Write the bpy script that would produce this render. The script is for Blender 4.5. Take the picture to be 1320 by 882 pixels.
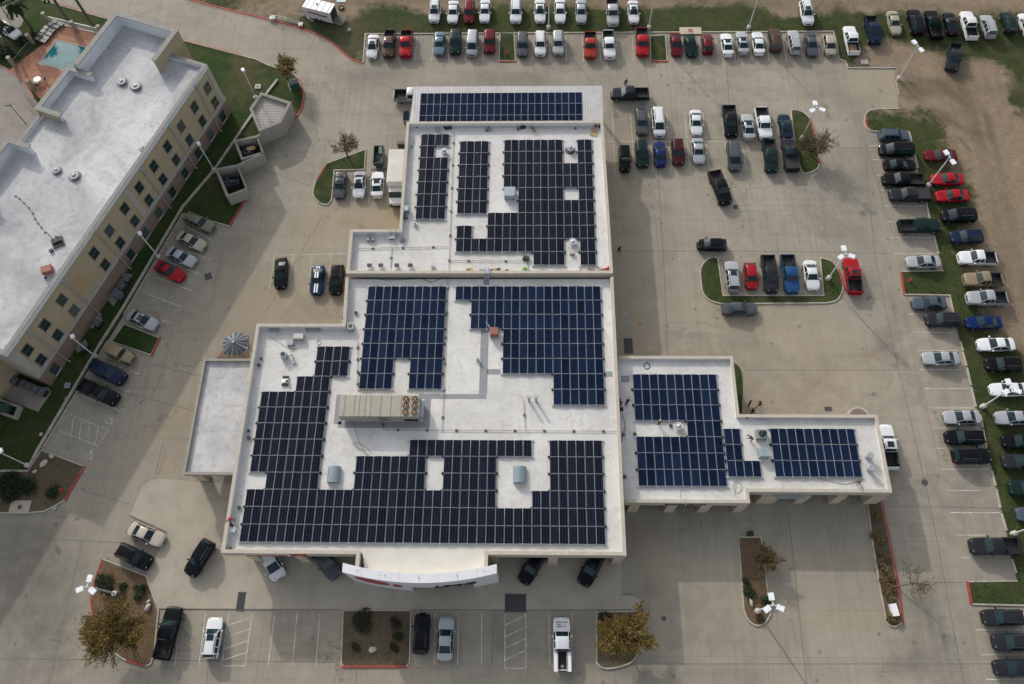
import bpy, bmesh, math, random
import numpy as np
from mathutils import Vector, Matrix, geometry
for o in list(bpy.data.objects): bpy.data.objects.remove(o)
S = bpy.context.scene; C = S.collection
# ---------------------------------------------------------------- camera
PITCH, YAW, ROLL, FPX, CH = 0.426343656, 0.0593591182, -0.0528179276, 1027.0, 100.0
RM = Matrix.Rotation(YAW, 3, 'Z') @ Matrix.Rotation(PITCH, 3, 'X') @ Matrix.Rotation(ROLL, 3, 'Z')
cam = bpy.data.cameras.new('camera'); co = bpy.data.objects.new('camera', cam); C.objects.link(co)
cam.sensor_width = 36.0; cam.lens = FPX / 1320 * 36; cam.clip_end = 3000
co.matrix_world = Matrix.Translation((0, 0, CH)) @ RM.to_4x4(); S.camera = co
# ---------------------------------------------------------------- sky, sun, exposure
SUNV = Vector((1.08, -1.79, -1.0)).normalized()          # direction the light travels
ELEV = math.asin(-SUNV.z); AZ = math.atan2(-SUNV.x, -SUNV.y)
w = bpy.data.worlds.new('World'); S.world = w; w.use_nodes = True
nt = w.node_tree; bg = nt.nodes['Background']
sky = nt.nodes.new('ShaderNodeTexSky'); sky.sky_type = 'NISHITA'; sky.sun_disc = False
sky.sun_elevation = ELEV; sky.sun_rotation = AZ; sky.air_density = 1.0; sky.dust_density = 3.0; sky.altitude = 100
hz = nt.nodes.new('ShaderNodeHueSaturation'); hz.inputs['Saturation'].default_value = .38        # thin high haze: a paler sky
nt.links.new(sky.outputs[0], hz.inputs['Color']); nt.links.new(hz.outputs[0], bg.inputs[0]); bg.inputs[1].default_value = 0.15
sl = bpy.data.lights.new('sun', 'SUN'); sl.energy = 1.5; sl.angle = math.radians(0.8); sl.color = (1, .94, .85)
so = bpy.data.objects.new('sun', sl); C.objects.link(so); so.location = (-60, 100, 60)
so.rotation_euler = SUNV.to_track_quat('-Z', 'Y').to_euler()
S.view_settings.view_transform = 'Standard'; S.view_settings.look = 'None'
S.view_settings.exposure = 0.61; S.view_settings.gamma = 1; S.view_settings.use_curve_mapping = False
S.render.engine = 'CYCLES'
random.seed(7); rng = np.random.default_rng(5)
# ---------------------------------------------------------------- helpers
def G(x, y, z=0.0):
    """world point at height z seen at photo pixel (x, y)"""
    d = RM @ Vector(((x - 660) / FPX, -(y - 441) / FPX, -1.0)); t = (z - CH) / d.z
    return Vector((d.x * t, d.y * t, z))
def GP(pts, z=0.0): return [G(x, y, z) for x, y in pts]
class MB:
    def __init__(s): s.v = []; s.f = []; s.m = []
    def add(s, vs, fs, m=0):
        n = len(s.v); s.v += [tuple(v) for v in vs]; s.f += [tuple(i + n for i in f) for f in fs]; s.m += [m] * len(fs)
    def box(s, c, d, rz=0, m=0, top=1.0):
        x, y, z = d[0] / 2, d[1] / 2, d[2] / 2; cs, sn = math.cos(rz), math.sin(rz); vs = []
        for dz, k in ((-z, 1), (z, top)):
            for dx, dy in ((-x, -y), (x, -y), (x, y), (-x, y)):
                dx *= k; dy *= k
                vs.append((c[0] + dx * cs - dy * sn, c[1] + dx * sn + dy * cs, c[2] + dz))
        s.add(vs, [(3, 2, 1, 0), (4, 5, 6, 7), (0, 1, 5, 4), (1, 2, 6, 5), (2, 3, 7, 6), (3, 0, 4, 7)], m)
    def prism(s, poly, z0, z1, m=0, cap=True, bottom=True):
        p = [(q[0], q[1]) for q in poly]
        if sum(p[i][0] * p[(i + 1) % len(p)][1] - p[(i + 1) % len(p)][0] * p[i][1] for i in range(len(p))) < 0: p = p[::-1]
        n = len(p); vs = [(x, y, z0) for x, y in p] + [(x, y, z1) for x, y in p]
        fs = [(i, (i + 1) % n, n + (i + 1) % n, n + i) for i in range(n)]
        tr = geometry.tessellate_polygon([[Vector((x, y, 0)) for x, y in p]])
        for t in tr:
            a, b, c = [Vector((*p[i], 0)) for i in t]
            if (b - a).cross(c - a).z < 0: t = t[::-1]
            if cap: fs.append(tuple(i + n for i in t))
            if bottom: fs.append(tuple(t[::-1]))
        s.add(vs, fs, m)
    def cyl(s, a, b, r0, r1=None, n=10, m=0, caps=True):
        a, b = Vector(a), Vector(b); r1 = r0 if r1 is None else r1; d = (b - a).normalized()
        u = d.orthogonal().normalized(); w_ = d.cross(u); vs = []
        for p, r in ((a, r0), (b, r1)):
            for i in range(n):
                t = 2 * math.pi * i / n; vs.append(p + (u * math.cos(t) + w_ * math.sin(t)) * r)
        fs = [(i, (i + 1) % n, n + (i + 1) % n, n + i) for i in range(n)]
        if caps: fs += [tuple(range(n))[::-1], tuple(range(n, 2 * n))]
        s.add(vs, fs, m)
    def tube(s, pts, r, n=6, m=0):
        for a, b in zip(pts, pts[1:]): s.cyl(a, b, r, r, n, m)
    def dome(s, c, r, h, n=12, k=3, m=0):
        vs = []; fs = []
        for j in range(k + 1):
            t = j / k * math.pi / 2
            for i in range(n):
                a = 2 * math.pi * i / n; vs.append((c[0] + r * math.cos(t) * math.cos(a), c[1] + r * math.cos(t) * math.sin(a), c[2] + h * math.sin(t)))
        for j in range(k):
            for i in range(n): fs.append((j * n + i, j * n + (i + 1) % n, (j + 1) * n + (i + 1) % n, (j + 1) * n + i))
        s.add(vs, fs, m)
    def wallline(s, pts, t, z0, z1, m=0, closed=False):
        """a wall or kerb of thickness t centred on a polyline, mitred"""
        P = [Vector((p[0], p[1])) for p in pts]; n = len(P); L = []; R = []
        for i in range(n):
            a = P[i - 1] if (i or closed) else None; b = P[(i + 1) % n] if (i < n - 1 or closed) else None
            d0 = (P[i] - a).normalized() if a is not None else None; d1 = (b - P[i]).normalized() if b is not None else None
            d0 = d0 or d1; d1 = d1 or d0
            nn = Vector((-(d0 + d1).y, (d0 + d1).x)); nn = nn.normalized() if nn.length > 1e-6 else Vector((-d0.y, d0.x))
            k = max(.35, nn.dot(Vector((-d0.y, d0.x)))); L.append(P[i] + nn * t / 2 / k); R.append(P[i] - nn * t / 2 / k)
        vs = []
        for l, r in zip(L, R): vs += [(l.x, l.y, z0), (r.x, r.y, z0), (r.x, r.y, z1), (l.x, l.y, z1)]
        fs = []
        for i in range(n if closed else n - 1):
            a = 4 * i; b = 4 * ((i + 1) % n); fs += [(a + 3, a + 2, b + 2, b + 3), (a + 2, a + 1, b + 1, b + 2), (a, a + 3, b + 3, b), (a + 1, a, b, b + 1)]
        if not closed: fs += [(0, 1, 2, 3), (4 * n - 1, 4 * n - 2, 4 * n - 3, 4 * n - 4)]
        s.add(vs, fs, m)
    def mesh(s, name, mats, smooth=False):
        me = bpy.data.meshes.new(name); me.from_pydata(s.v, [], s.f)
        for mm in (mats if isinstance(mats, (list, tuple)) else [mats]): me.materials.append(mm)
        me.polygons.foreach_set('material_index', s.m)
        if smooth:
            me.polygons.foreach_set('use_smooth', [True] * len(me.polygons)); me.set_sharp_from_angle(angle=math.radians(38))
        me.update(); return me
    def build(s, name, mats, parent=None, smooth=False, loc=None):
        return link(name, s.mesh(name, mats, smooth), parent, loc)
def link(name, me, parent=None, loc=None):
    o = bpy.data.objects.new(name, me); C.objects.link(o)
    if parent is not None: o.parent = parent
    if loc is not None: o.location = loc
    return o
def empty(name, loc=(0, 0, 0), rz=0):
    o = bpy.data.objects.new(name, None); C.objects.link(o); o.location = loc; o.rotation_euler = (0, 0, rz); o.empty_display_size = .3; return o
def tag(o, label, cat, group=None):
    o['label'] = label; o['category'] = cat
    if group: o['group'] = group
    return o
def struct(o): o['kind'] = 'structure'; return o
KIDS = {}
def note(root, kids): KIDS[root.name] = kids; return root
def dup(root, loc, rz=None, label=None, group=None, scale=None):
    r = root.copy(); C.objects.link(r); r.location = loc
    if rz is not None: r.rotation_euler = (0, 0, rz)
    if scale: r.scale = scale
    if label: r['label'] = label
    if group: r['group'] = group
    ks = []
    for ch in KIDS.get(root.name, []):
        c = ch.copy(); C.objects.link(c); c.parent = r; ks.append(c)
    KIDS[r.name] = ks
    return r
# ---------------------------------------------------------------- materials
def N(nt, t, **kw):
    n = nt.nodes.new('ShaderNode' + t)
    for k, v in kw.items():
        if k.startswith('i_'): n.inputs[int(k[2:]) if k[2:].isdigit() else k[2:].replace('_', ' ')].default_value = v
        else: setattr(n, k, v)
    return n
def math_(nt, op, a, b=None, c=None, clamp=False):
    n = nt.nodes.new('ShaderNodeMath'); n.operation = op; n.use_clamp = clamp
    for i, q in enumerate((a, b, c)):
        if q is None: continue
        if isinstance(q, (int, float)): n.inputs[i].default_value = q
        else: nt.links.new(q, n.inputs[i])
    return n.outputs[0]
def mix(nt, f, a, b, mode='MIX'):
    n = nt.nodes.new('ShaderNodeMix'); n.data_type = 'RGBA'; n.blend_type = mode; n.clamp_factor = True
    for i, q in ((0, f), (6, a), (7, b)):
        if isinstance(q, (int, float)): n.inputs[i].default_value = q
        elif isinstance(q, (tuple, list)): n.inputs[i].default_value = (*q[:3], 1)
        else: nt.links.new(q, n.inputs[i])
    return n.outputs[2]
def ramp(nt, x, a, b, lo=0.0, hi=1.0):
    n = nt.nodes.new('ShaderNodeMapRange'); nt.links.new(x, n.inputs[0])
    for i, q in enumerate((a, b, lo, hi)): n.inputs[i + 1].default_value = q
    return n.outputs[0]
def newmat(name):
    m = bpy.data.materials.new(name); m.use_nodes = True; return m, m.node_tree, m.node_tree.nodes['Principled BSDF']
def noise(nt, scale, det=4, rough=.55, co=None, dist=0):
    n = N(nt, 'TexNoise'); n.inputs['Scale'].default_value = scale; n.inputs['Detail'].default_value = det; n.inputs['Roughness'].default_value = rough; n.inputs['Distortion'].default_value = dist
    if co is None: co = N(nt, 'TexCoord').outputs['Object']
    nt.links.new(co, n.inputs['Vector']); return n.outputs['Fac']
MATS = {}
def P(name, col, rough=.6, metal=0.0, var=.12, scale=1.5, bump=0.0, coat=0.0, spec=.5, dirt=None):
    """a plain material whose colour wanders with noise"""
    if name in MATS: return MATS[name]
    m, nt, b = newmat(name)
    f = noise(nt, scale, 5, .6); hi = tuple(min(1, c * (1 + var)) for c in col); lo = tuple(c * (1 - var) for c in col)
    c = mix(nt, ramp(nt, f, .3, .7), lo, hi)
    if dirt:
        f2 = noise(nt, dirt[0], 6, .65); c = mix(nt, ramp(nt, f2, dirt[2], dirt[3]), c, dirt[1])
    nt.links.new(c, b.inputs['Base Color']); b.inputs['Roughness'].default_value = rough; b.inputs['Metallic'].default_value = metal
    b.inputs['Specular IOR Level'].default_value = spec
    b.inputs['Coat Weight'].default_value = coat; b.inputs['Coat Roughness'].default_value = .08
    if bump:
        bn = N(nt, 'Bump'); bn.inputs['Strength'].default_value = bump; bn.inputs['Distance'].default_value = .05; nt.links.new(f, bn.inputs['Height']); nt.links.new(bn.outputs[0], b.inputs['Normal'])
    MATS[name] = m; return m
def objco(nt): return N(nt, 'TexCoord').outputs['Object']
def attr(nt, name):
    a = N(nt, 'Attribute'); a.attribute_name = name; return a.outputs['Fac']
def concrete_mat():
    m, nt, b = newmat('lot_concrete'); co_ = objco(nt)
    big = noise(nt, .045, 4, .6, co_); mid = noise(nt, .5, 6, .65, co_); fin = noise(nt, 6, 4, .7, co_)
    c = mix(nt, ramp(nt, big, .35, .65), (.250, .224, .175), (.318, .285, .222))
    c = mix(nt, ramp(nt, mid, .40, .74, 0, .52), c, (.178, .160, .130))
    c = mix(nt, ramp(nt, fin, .3, .7, 0, .22), c, (.33, .30, .25))
    # broom streaks, stretched along y
    mp = N(nt, 'Mapping'); mp.inputs['Scale'].default_value = (1.6, .05, 1); nt.links.new(co_, mp.inputs[0])
    st = noise(nt, 1.2, 4, .6, mp.outputs[0]); c = mix(nt, ramp(nt, st, .46, .74, 0, .42), c, (.165, .15, .122))
    mp2 = N(nt, 'Mapping'); mp2.inputs['Scale'].default_value = (.05, 1.5, 1); nt.links.new(co_, mp2.inputs[0])
    st2 = noise(nt, 1.1, 4, .6, mp2.outputs[0]); c = mix(nt, ramp(nt, st2, .48, .76, 0, .34), c, (.165, .15, .122))
    # slab-to-slab shade and sawn joints
    br = N(nt, 'TexBrick'); br.offset = 0; br.squash = 1
    for k, v in (('Color1', (0, 0, 0, 1)), ('Color2', (1, 1, 1, 1)), ('Mortar', (.5, .5, .5, 1)), ('Scale', 1), ('Mortar Size', .014), ('Mortar Smooth', .5), ('Bias', 0), ('Brick Width', 4.57), ('Row Height', 5.2)): br.inputs[k].default_value = v
    nt.links.new(co_, br.inputs['Vector'])
    sep = N(nt, 'SeparateColor'); nt.links.new(br.outputs['Color'], sep.inputs[0])
    c = mix(nt, math_(nt, 'MULTIPLY', sep.outputs[0], .26), c, (.365, .325, .26))
    c = mix(nt, math_(nt, 'MULTIPLY', br.outputs['Fac'], .8), c, (.105, .095, .08))
    # painted-by-hand wear and tree shadow: tyre-dark lanes, shadow strokes, tan dust
    n2 = ramp(nt, mid, .3, .75, .55, 1.15)
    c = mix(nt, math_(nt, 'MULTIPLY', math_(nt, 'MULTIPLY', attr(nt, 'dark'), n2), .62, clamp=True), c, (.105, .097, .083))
    c = mix(nt, math_(nt, 'MULTIPLY', math_(nt, 'MULTIPLY', attr(nt, 'tan'), n2), .8, clamp=True), c, (.30, .235, .155))
    sp = N(nt, 'TexVoronoi'); sp.inputs['Scale'].default_value = .35; nt.links.new(co_, sp.inputs['Vector'])
    c = mix(nt, ramp(nt, sp.outputs['Distance'], .035, .12, .55, 0), c, (.07, .065, .06))
    ed = N(nt, 'TexVoronoi'); ed.feature = 'DISTANCE_TO_EDGE'; ed.inputs['Scale'].default_value = .075
    wob = N(nt, 'VectorMath'); wob.operation = 'ADD'; nz = N(nt, 'TexNoise'); nz.inputs['Scale'].default_value = .5; nz.inputs['Detail'].default_value = 5; nt.links.new(co_, nz.inputs['Vector'])
    sc_ = N(nt, 'VectorMath'); sc_.operation = 'SCALE'; sc_.inputs['Scale'].default_value = 3.5; nt.links.new(nz.outputs['Color'], sc_.inputs[0]); nt.links.new(co_, wob.inputs[0]); nt.links.new(sc_.outputs[0], wob.inputs[1]); nt.links.new(wob.outputs[0], ed.inputs['Vector'])
    crk = math_(nt, 'MULTIPLY', ramp(nt, ed.outputs['Distance'], .0012, .0045, 1, 0), ramp(nt, big, .48, .58, 0, .6)); c = mix(nt, crk, c, (.09, .08, .065))
    pt = N(nt, 'TexVoronoi'); pt.inputs['Scale'].default_value = .11; nt.links.new(wob.outputs[0], pt.inputs['Vector']); psep = N(nt, 'SeparateColor'); nt.links.new(pt.outputs['Color'], psep.inputs[0])
    c = mix(nt, math_(nt, 'MULTIPLY', ramp(nt, psep.outputs[0], .72, .76, 0, .3), ramp(nt, mid, .35, .6)), c, (.165, .15, .13))
    nt.links.new(c, b.inputs['Base Color']); b.inputs['Roughness'].default_value = .85; b.inputs['Specular IOR Level'].default_value = .25
    bn = N(nt, 'Bump'); bn.inputs['Strength'].default_value = .25; bn.inputs['Distance'].default_value = .02; nt.links.new(fin, bn.inputs['Height']); nt.links.new(bn.outputs[0], b.inputs['Normal'])
    return m
def field_mat(name, g1, g2, d1, d2, useattr=True):
    m, nt, b = newmat(name); co_ = objco(nt)
    big = noise(nt, .09, 5, .62, co_); mid = noise(nt, .7, 6, .7, co_, .4); fin = noise(nt, 4.5, 5, .75, co_)
    gr = mix(nt, ramp(nt, mid, .3, .7), g1, g2); gr = mix(nt, ramp(nt, fin, .35, .72, 0, .85), gr, tuple(.3 * x for x in g1))
    gr = mix(nt, ramp(nt, fin, .2, .45, .45, 0), gr, (.13, .12, .055)); gr = mix(nt, ramp(nt, noise(nt, .22, 5, .65, co_, .6), .46, .68, 0, .6), gr, (.075, .062, .032))
    dr = mix(nt, ramp(nt, mid, .3, .72), d1, d2); dr = mix(nt, ramp(nt, fin, .38, .72, 0, .7), dr, tuple(.5 * x for x in d1)); dr = mix(nt, ramp(nt, noise(nt, .35, 5, .7, co_, .8), .5, .72, 0, .5), dr, tuple(.6 * x for x in d1))
    mp = N(nt, 'Mapping'); mp.inputs['Scale'].default_value = (1.2, .07, 1); mp.inputs['Rotation'].default_value = (0, 0, .12); nt.links.new(co_, mp.inputs[0])
    dr = mix(nt, ramp(nt, noise(nt, 1, 4, .6, mp.outputs[0]), .45, .7, 0, .35), dr, tuple(.6 * x for x in d1))
    k = ramp(nt, big, .44, .68, 0, .66)
    if useattr: k = math_(nt, 'ADD', k, attr(nt, 'dirt'))
    k = math_(nt, 'ADD', k, ramp(nt, mid, .2, .8, -.45, .45)); k = math_(nt, 'ADD', k, ramp(nt, fin, .25, .75, -.34, .34)); k = ramp(nt, k, .2, .85)
    cc = mix(nt, k, gr, dr)
    if useattr: cc = mix(nt, math_(nt, 'MULTIPLY', attr(nt, 'rut'), ramp(nt, fin, .2, .6, .4, .9)), cc, (.125, .098, .07))
    nt.links.new(cc, b.inputs['Base Color']); b.inputs['Roughness'].default_value = .95; b.inputs['Specular IOR Level'].default_value = .1
    bn = N(nt, 'Bump'); bn.inputs['Strength'].default_value = .9; bn.inputs['Distance'].default_value = .12; nt.links.new(fin, bn.inputs['Height']); nt.links.new(bn.outputs[0], b.inputs['Normal'])
    return m
def membrane(name, c1, c2, dirtc, amt, seam=3.0, blot=.16):
    m, nt, b = newmat(name); co_ = objco(nt)
    f = noise(nt, blot, 6, .62, co_, .6); f2 = noise(nt, 1.4, 6, .7, co_); c = mix(nt, ramp(nt, f, .35, .65), c1, c2)
    c = mix(nt, ramp(nt, f2, .5, .8, 0, amt), c, dirtc)
    ring = noise(nt, .4, 3, .5, co_, 1.2); rr = math_(nt, 'ABSOLUTE', math_(nt, 'SUBTRACT', ring, .58)); c = mix(nt, ramp(nt, rr, 0, .016, amt * .8, 0), c, dirtc)
    br = N(nt, 'TexBrick'); br.offset = .5
    for k, v in (('Color1', (0, 0, 0, 1)), ('Color2', (1, 1, 1, 1)), ('Mortar', (.5, .5, .5, 1)), ('Scale', 1), ('Mortar Size', .012), ('Mortar Smooth', .5), ('Bias', 0), ('Brick Width', seam), ('Row Height', 12)): br.inputs[k].default_value = v
    nt.links.new(co_, br.inputs['Vector']); c = mix(nt, math_(nt, 'MULTIPLY', br.outputs['Fac'], .42), c, dirtc)
    nt.links.new(c, b.inputs['Base Color']); b.inputs['Roughness'].default_value = .7; b.inputs['Specular IOR Level'].default_value = .3
    bn = N(nt, 'Bump'); bn.inputs['Strength'].default_value = .2; bn.inputs['Distance'].default_value = .03; nt.links.new(f2, bn.inputs['Height']); nt.links.new(bn.outputs[0], b.inputs['Normal'])
    return m
def brick_mat():
    m, nt, b = newmat('hotel_brick'); co_ = objco(nt); br = N(nt, 'TexBrick')
    mp = N(nt, 'Mapping'); mp.inputs['Rotation'].default_value = (math.radians(90), 0, 0); nt.links.new(co_, mp.inputs[0]); nt.links.new(mp.outputs[0], br.inputs['Vector'])
    for k, v in (('Color1', (.185, .115, .08, 1)), ('Color2', (.115, .075, .058, 1)), ('Mortar', (.21, .175, .14, 1)), ('Scale', 1), ('Mortar Size', .02), ('Brick Width', .45), ('Row Height', .2)): br.inputs[k].default_value = v
    c = mix(nt, ramp(nt, noise(nt, .8, 4, .6, co_), .4, .7, 0, .45), br.outputs['Color'], (.22, .165, .12)); nt.links.new(c, b.inputs['Base Color']); b.inputs['Roughness'].default_value = .9; return m
def panel_mat(name, base, base2, line, nline, lw):
    """photovoltaic glass: cell grid and busbars, random tone per panel also paints in uneven sheen"""
    m, nt, b = newmat(name); co_ = objco(nt); sx = N(nt, 'SeparateXYZ'); nt.links.new(co_, sx.inputs[0])
    rnd = N(nt, 'ObjectInfo').outputs['Random']; c = mix(nt, rnd, base, base2)
    c = mix(nt, ramp(nt, noise(nt, .9, 3, .5, co_), .3, .7, 0, .35), c, tuple(1.5 * x for x in base2))
    def lines(ax, pitch, wid):
        fr = math_(nt, 'ABSOLUTE', math_(nt, 'SUBTRACT', math_(nt, 'FRACT', math_(nt, 'ADD', math_(nt, 'DIVIDE', ax, pitch), 100.0)), .5))
        return math_(nt, 'LESS_THAN', fr, wid / pitch)
    g = math_(nt, 'MAXIMUM', lines(sx.outputs[0], .16, .004), lines(sx.outputs[1], .162, .004)); c = mix(nt, math_(nt, 'MULTIPLY', g, .25), c, line)
    if nline: c = mix(nt, math_(nt, 'MULTIPLY', lines(sx.outputs[0], nline, lw), .5), c, line)
    nt.links.new(c, b.inputs['Base Color']); b.inputs['Roughness'].default_value = .22; b.inputs['Specular IOR Level'].default_value = .07; return m
def paint(name, col, metal=.0, rough=.32):
    k = 'paint_' + name
    if k in MATS: return MATS[k]
    m, nt, b = newmat(k); f = noise(nt, 1.1, 4, .6)
    dust = mix(nt, ramp(nt, f, .35, .8, 0.0, .018), col, (.25, .22, .18)); nt.links.new(dust, b.inputs['Base Color'])
    b.inputs['Roughness'].default_value = rough; b.inputs['Metallic'].default_value = metal; b.inputs['Specular IOR Level'].default_value = .08; b.inputs['Coat Weight'].default_value = .1; b.inputs['Coat Roughness'].default_value = .06
    MATS[k] = m; return m
glass = P('car_glass', (.009, .024, .028), .08, 0, .3, 1.0, spec=.35)
M_rubber = P('tyre_rubber', (.018, .018, .019), .85); M_rim = P('wheel_alloy', (.30, .31, .32), .35, .8)
M_lamp = P('headlamp_glass', (.22, .235, .245), .15, .2); M_tail = P('tail_lamp_red', (.22, .01, .012), .2); M_black = P('black_plastic', (.014, .014, .015), .6)
M_bed = P('bed_liner', (.012, .012, .013), .8); M_alu = P('aluminium', (.50, .51, .52), .45, .3); M_galv = P('galvanised_steel', (.36, .38, .40), .5, .35)
M_white = P('white_paint', (.72, .72, .71), .5, 0, .06); M_tan = P('tan_stucco', (.43, .36, .27), .9, 0, .1, .7, .2, dirt=(.35, (.30, .24, .17), .52, .85))
M_trim = P('parapet_cap', (.40, .36, .30), .8, 0, .12, 2); M_grey = P('grey_paint', (.24, .25, .26), .6); M_dkgrey = P('dark_grey_steel', (.05, .052, .055), .6)
M_hotelwall = P('hotel_stucco', (.33, .275, .18), .92, 0, .08, .5, .15, dirt=(.25, (.26, .205, .13), .5, .85)); M_hoteltrim = P('hotel_band', (.31, .295, .265), .85)
M_cap = P('hotel_parapet_cap', (.20, .195, .18), .8); M_glassb = P('window_glass', (.012, .028, .028), .06, 0, .4, .8, spec=.5)
m_, nt_, b_ = newmat('curtained_glass'); r_ = N(nt_, 'ObjectInfo').outputs['Random']; nt_.links.new(mix(nt_, ramp(nt_, r_, .55, 1, 0, 1), mix(nt_, r_, (.008, .022, .022), (.018, .045, .042)), (.075, .09, .085)), b_.inputs['Base Color']); b_.inputs['Roughness'].default_value = .1; M_pane = m_; M_frame = P('window_frame', (.09, .09, .08), .6)
M_kerb = P('kerb_concrete', (.36, .33, .27), .9, 0, .14, 1.5, dirt=(.8, (.2, .18, .14), .5, .8)); M_red = P('red_kerb_paint', (.30, .035, .025), .75, 0, .25, 1.2, dirt=(1.1, (.33, .17, .13), .55, .8))
M_line = P('marking_paint', (.52, .50, .46), .8, 0, .2, 2.0, dirt=(1.2, (.31, .28, .235), .42, .62)); M_yline = P('faded_marking', (.44, .41, .33), .85, 0, .25, 1.5, dirt=(1.0, (.28, .25, .2), .45, .65))
M_rmem = membrane('white_roof_membrane', (.47, .46, .435), (.585, .575, .55), (.31, .27, .215), .5)
M_hmem = membrane('hotel_roof_membrane', (.28, .285, .295), (.51, .512, .52), (.21, .195, .18), .62, 2.2, .13)
M_lmem = membrane('canopy_roof_membrane', (.32, .325, .33), (.50, .495, .49), (.22, .19, .155), .6, 3.0, .22)
M_brick = brick_mat()
M_pblue = panel_mat('solar_cells_blue', (.0024, .0058, .0165), (.0065, .0145, .037), (.02, .035, .075), 0, 0)
M_pdark = panel_mat('solar_cells_black', (.0014, .0022, .0048), (.0036, .0062, .0155), (.095, .105, .125), .33, .015)
M_mulch = field_mat('bark_mulch', (.165, .108, .066), (.215, .148, .092), (.13, .082, .05), (.185, .125, .078), False)
M_mulch2 = field_mat('dead_leaf_litter', (.12, .096, .064), (.165, .13, .085), (.095, .075, .05), (.14, .108, .072), False)
M_lawn = field_mat('green_lawn', (.026, .055, .014), (.045, .078, .022), (.085, .078, .036), (.105, .088, .05), False)
M_field = field_mat('field_grass_and_dirt', (.034, .054, .016), (.072, .088, .034), (.235, .178, .122), (.315, .248, .178))
M_side = P('apron_concrete', (.335, .298, .235), .9, 0, .07, .35, .15, dirt=(.5, (.25, .215, .165), .5, .85))
M_lot = concrete_mat()
M_paver = P('terracotta_paver', (.30, .135, .08), .85, 0, .2, 1.2, .2, dirt=(.5, (.20, .085, .05), .5, .75)); M_walk = P('grey_walk_pad', (.22, .23, .235), .8, 0, .1, 2)
M_bark = P('tree_bark', (.10, .08, .06), .95, 0, .25, 4, .4); M_skin = P('skin', (.30, .17, .11), .6)
M_orange = P('rust_orange', (.30, .10, .04), .7); M_redbox = P('faded_red_metal', (.25, .085, .06), .7); M_green = P('dark_green_paint', (.025, .07, .05), .5); M_bluegrey = P('blue_grey_metal', (.26, .32, .35), .5, .2)
M_ribbed = P('white_ribbed_metal', (.46, .45, .44), .5, .1, .08, 1.0, dirt=(.4, (.34, .32, .30), .5, .8))
M_joint_shadow = P('joint_and_shadow_tone', (.12, .11, .095), .9, 0, .3, 1)
M_stone = P('pale_stone', (.42, .39, .34), .9, 0, .2, 3, .4)
# ---------------------------------------------------------------- ground, lot, field
def infl(X, Y, strokes):
    """sum of soft brush strokes: (photo polyline, width in metres, strength)"""
    A = np.zeros_like(X)
    for pts, wd, k in strokes:
        q = [G(*p) for p in pts]; D = np.full_like(X, 1e9)
        if len(q) == 1: D = np.hypot(X - q[0].x, Y - q[0].y)
        for a, b in zip(q, q[1:]):
            dx, dy = b.x - a.x, b.y - a.y; t = np.clip(((X - a.x) * dx + (Y - a.y) * dy) / (dx * dx + dy * dy + 1e-9), 0, 1)
            D = np.minimum(D, np.hypot(X - a.x - t * dx, Y - a.y - t * dy))
        A = A + k * np.exp(-(D / wd) ** 2)
    return A
def setattrs(me, **kw):
    n = len(me.vertices); co_ = np.empty(n * 3); me.vertices.foreach_get('co', co_); X, Y = co_[0::3], co_[1::3]
    for k, st in kw.items(): me.attributes.new(k, 'FLOAT', 'POINT').data.foreach_set('value', np.clip(infl(X, Y, st), -1, 1.3))
def inside(X, Y, poly):
    r = np.zeros(X.shape, bool); j = len(poly) - 1
    for i in range(len(poly)):
        xi, yi = poly[i][0], poly[i][1]; xj, yj = poly[j][0], poly[j][1]
        if yi != yj: r ^= ((yi > Y) != (yj > Y)) & (X < (xj - xi) * (Y - yi) / (yj - yi) + xi)
        j = i
    return r
def sheet(name, poly, z, mat, res=1.0, bump=.03, attrs=None):
    P_ = [Vector((p[0], p[1])) for p in poly]; E = []; B = []
    for i in range(len(P_)):                                       # refine the rim
        a, b = P_[i], P_[(i + 1) % len(P_)]; n = max(1, int((b - a).length / (res * 1.5)))
        B += [a.lerp(b, k / n) for k in range(n)]
    E = [(i, (i + 1) % len(B)) for i in range(len(B))]
    xs = [p.x for p in B]; ys = [p.y for p in B]; gx, gy = np.meshgrid(np.arange(min(xs), max(xs), res), np.arange(min(ys), max(ys), res))
    gx = gx + rng.uniform(-.25, .25, gx.shape) * res; gy = gy + rng.uniform(-.25, .25, gy.shape) * res
    ok = inside(gx, gy, B); pts = B + [Vector((float(x), float(y))) for x, y in zip(gx[ok], gy[ok])]
    vs, _, fs, *_ = geometry.delaunay_2d_cdt(pts, E, [], 1, 1e-4)
    rim = len(B); me = bpy.data.meshes.new(name)
    me.from_pydata([(v.x, v.y, z + (0 if i < rim else random.uniform(-.3, 1) * bump)) for i, v in enumerate(vs)], [], [tuple(f) for f in fs])
    me.materials.append(mat); me.polygons.foreach_set('use_smooth', [True] * len(me.polygons)); me.update()
    if me.polygons and me.polygons[0].normal.z < 0: me.flip_normals()
    if attrs: setattrs(me, **attrs)
    return struct(link(name, me))
# far ground under everything
mb = MB(); mb.add([(-700, -500, -.12), (700, -500, -.12), (700, 900, -.12), (-700, 900, -.12)], [(0, 1, 2, 3)]); struct(mb.build('ground', M_mulch2))
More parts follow.
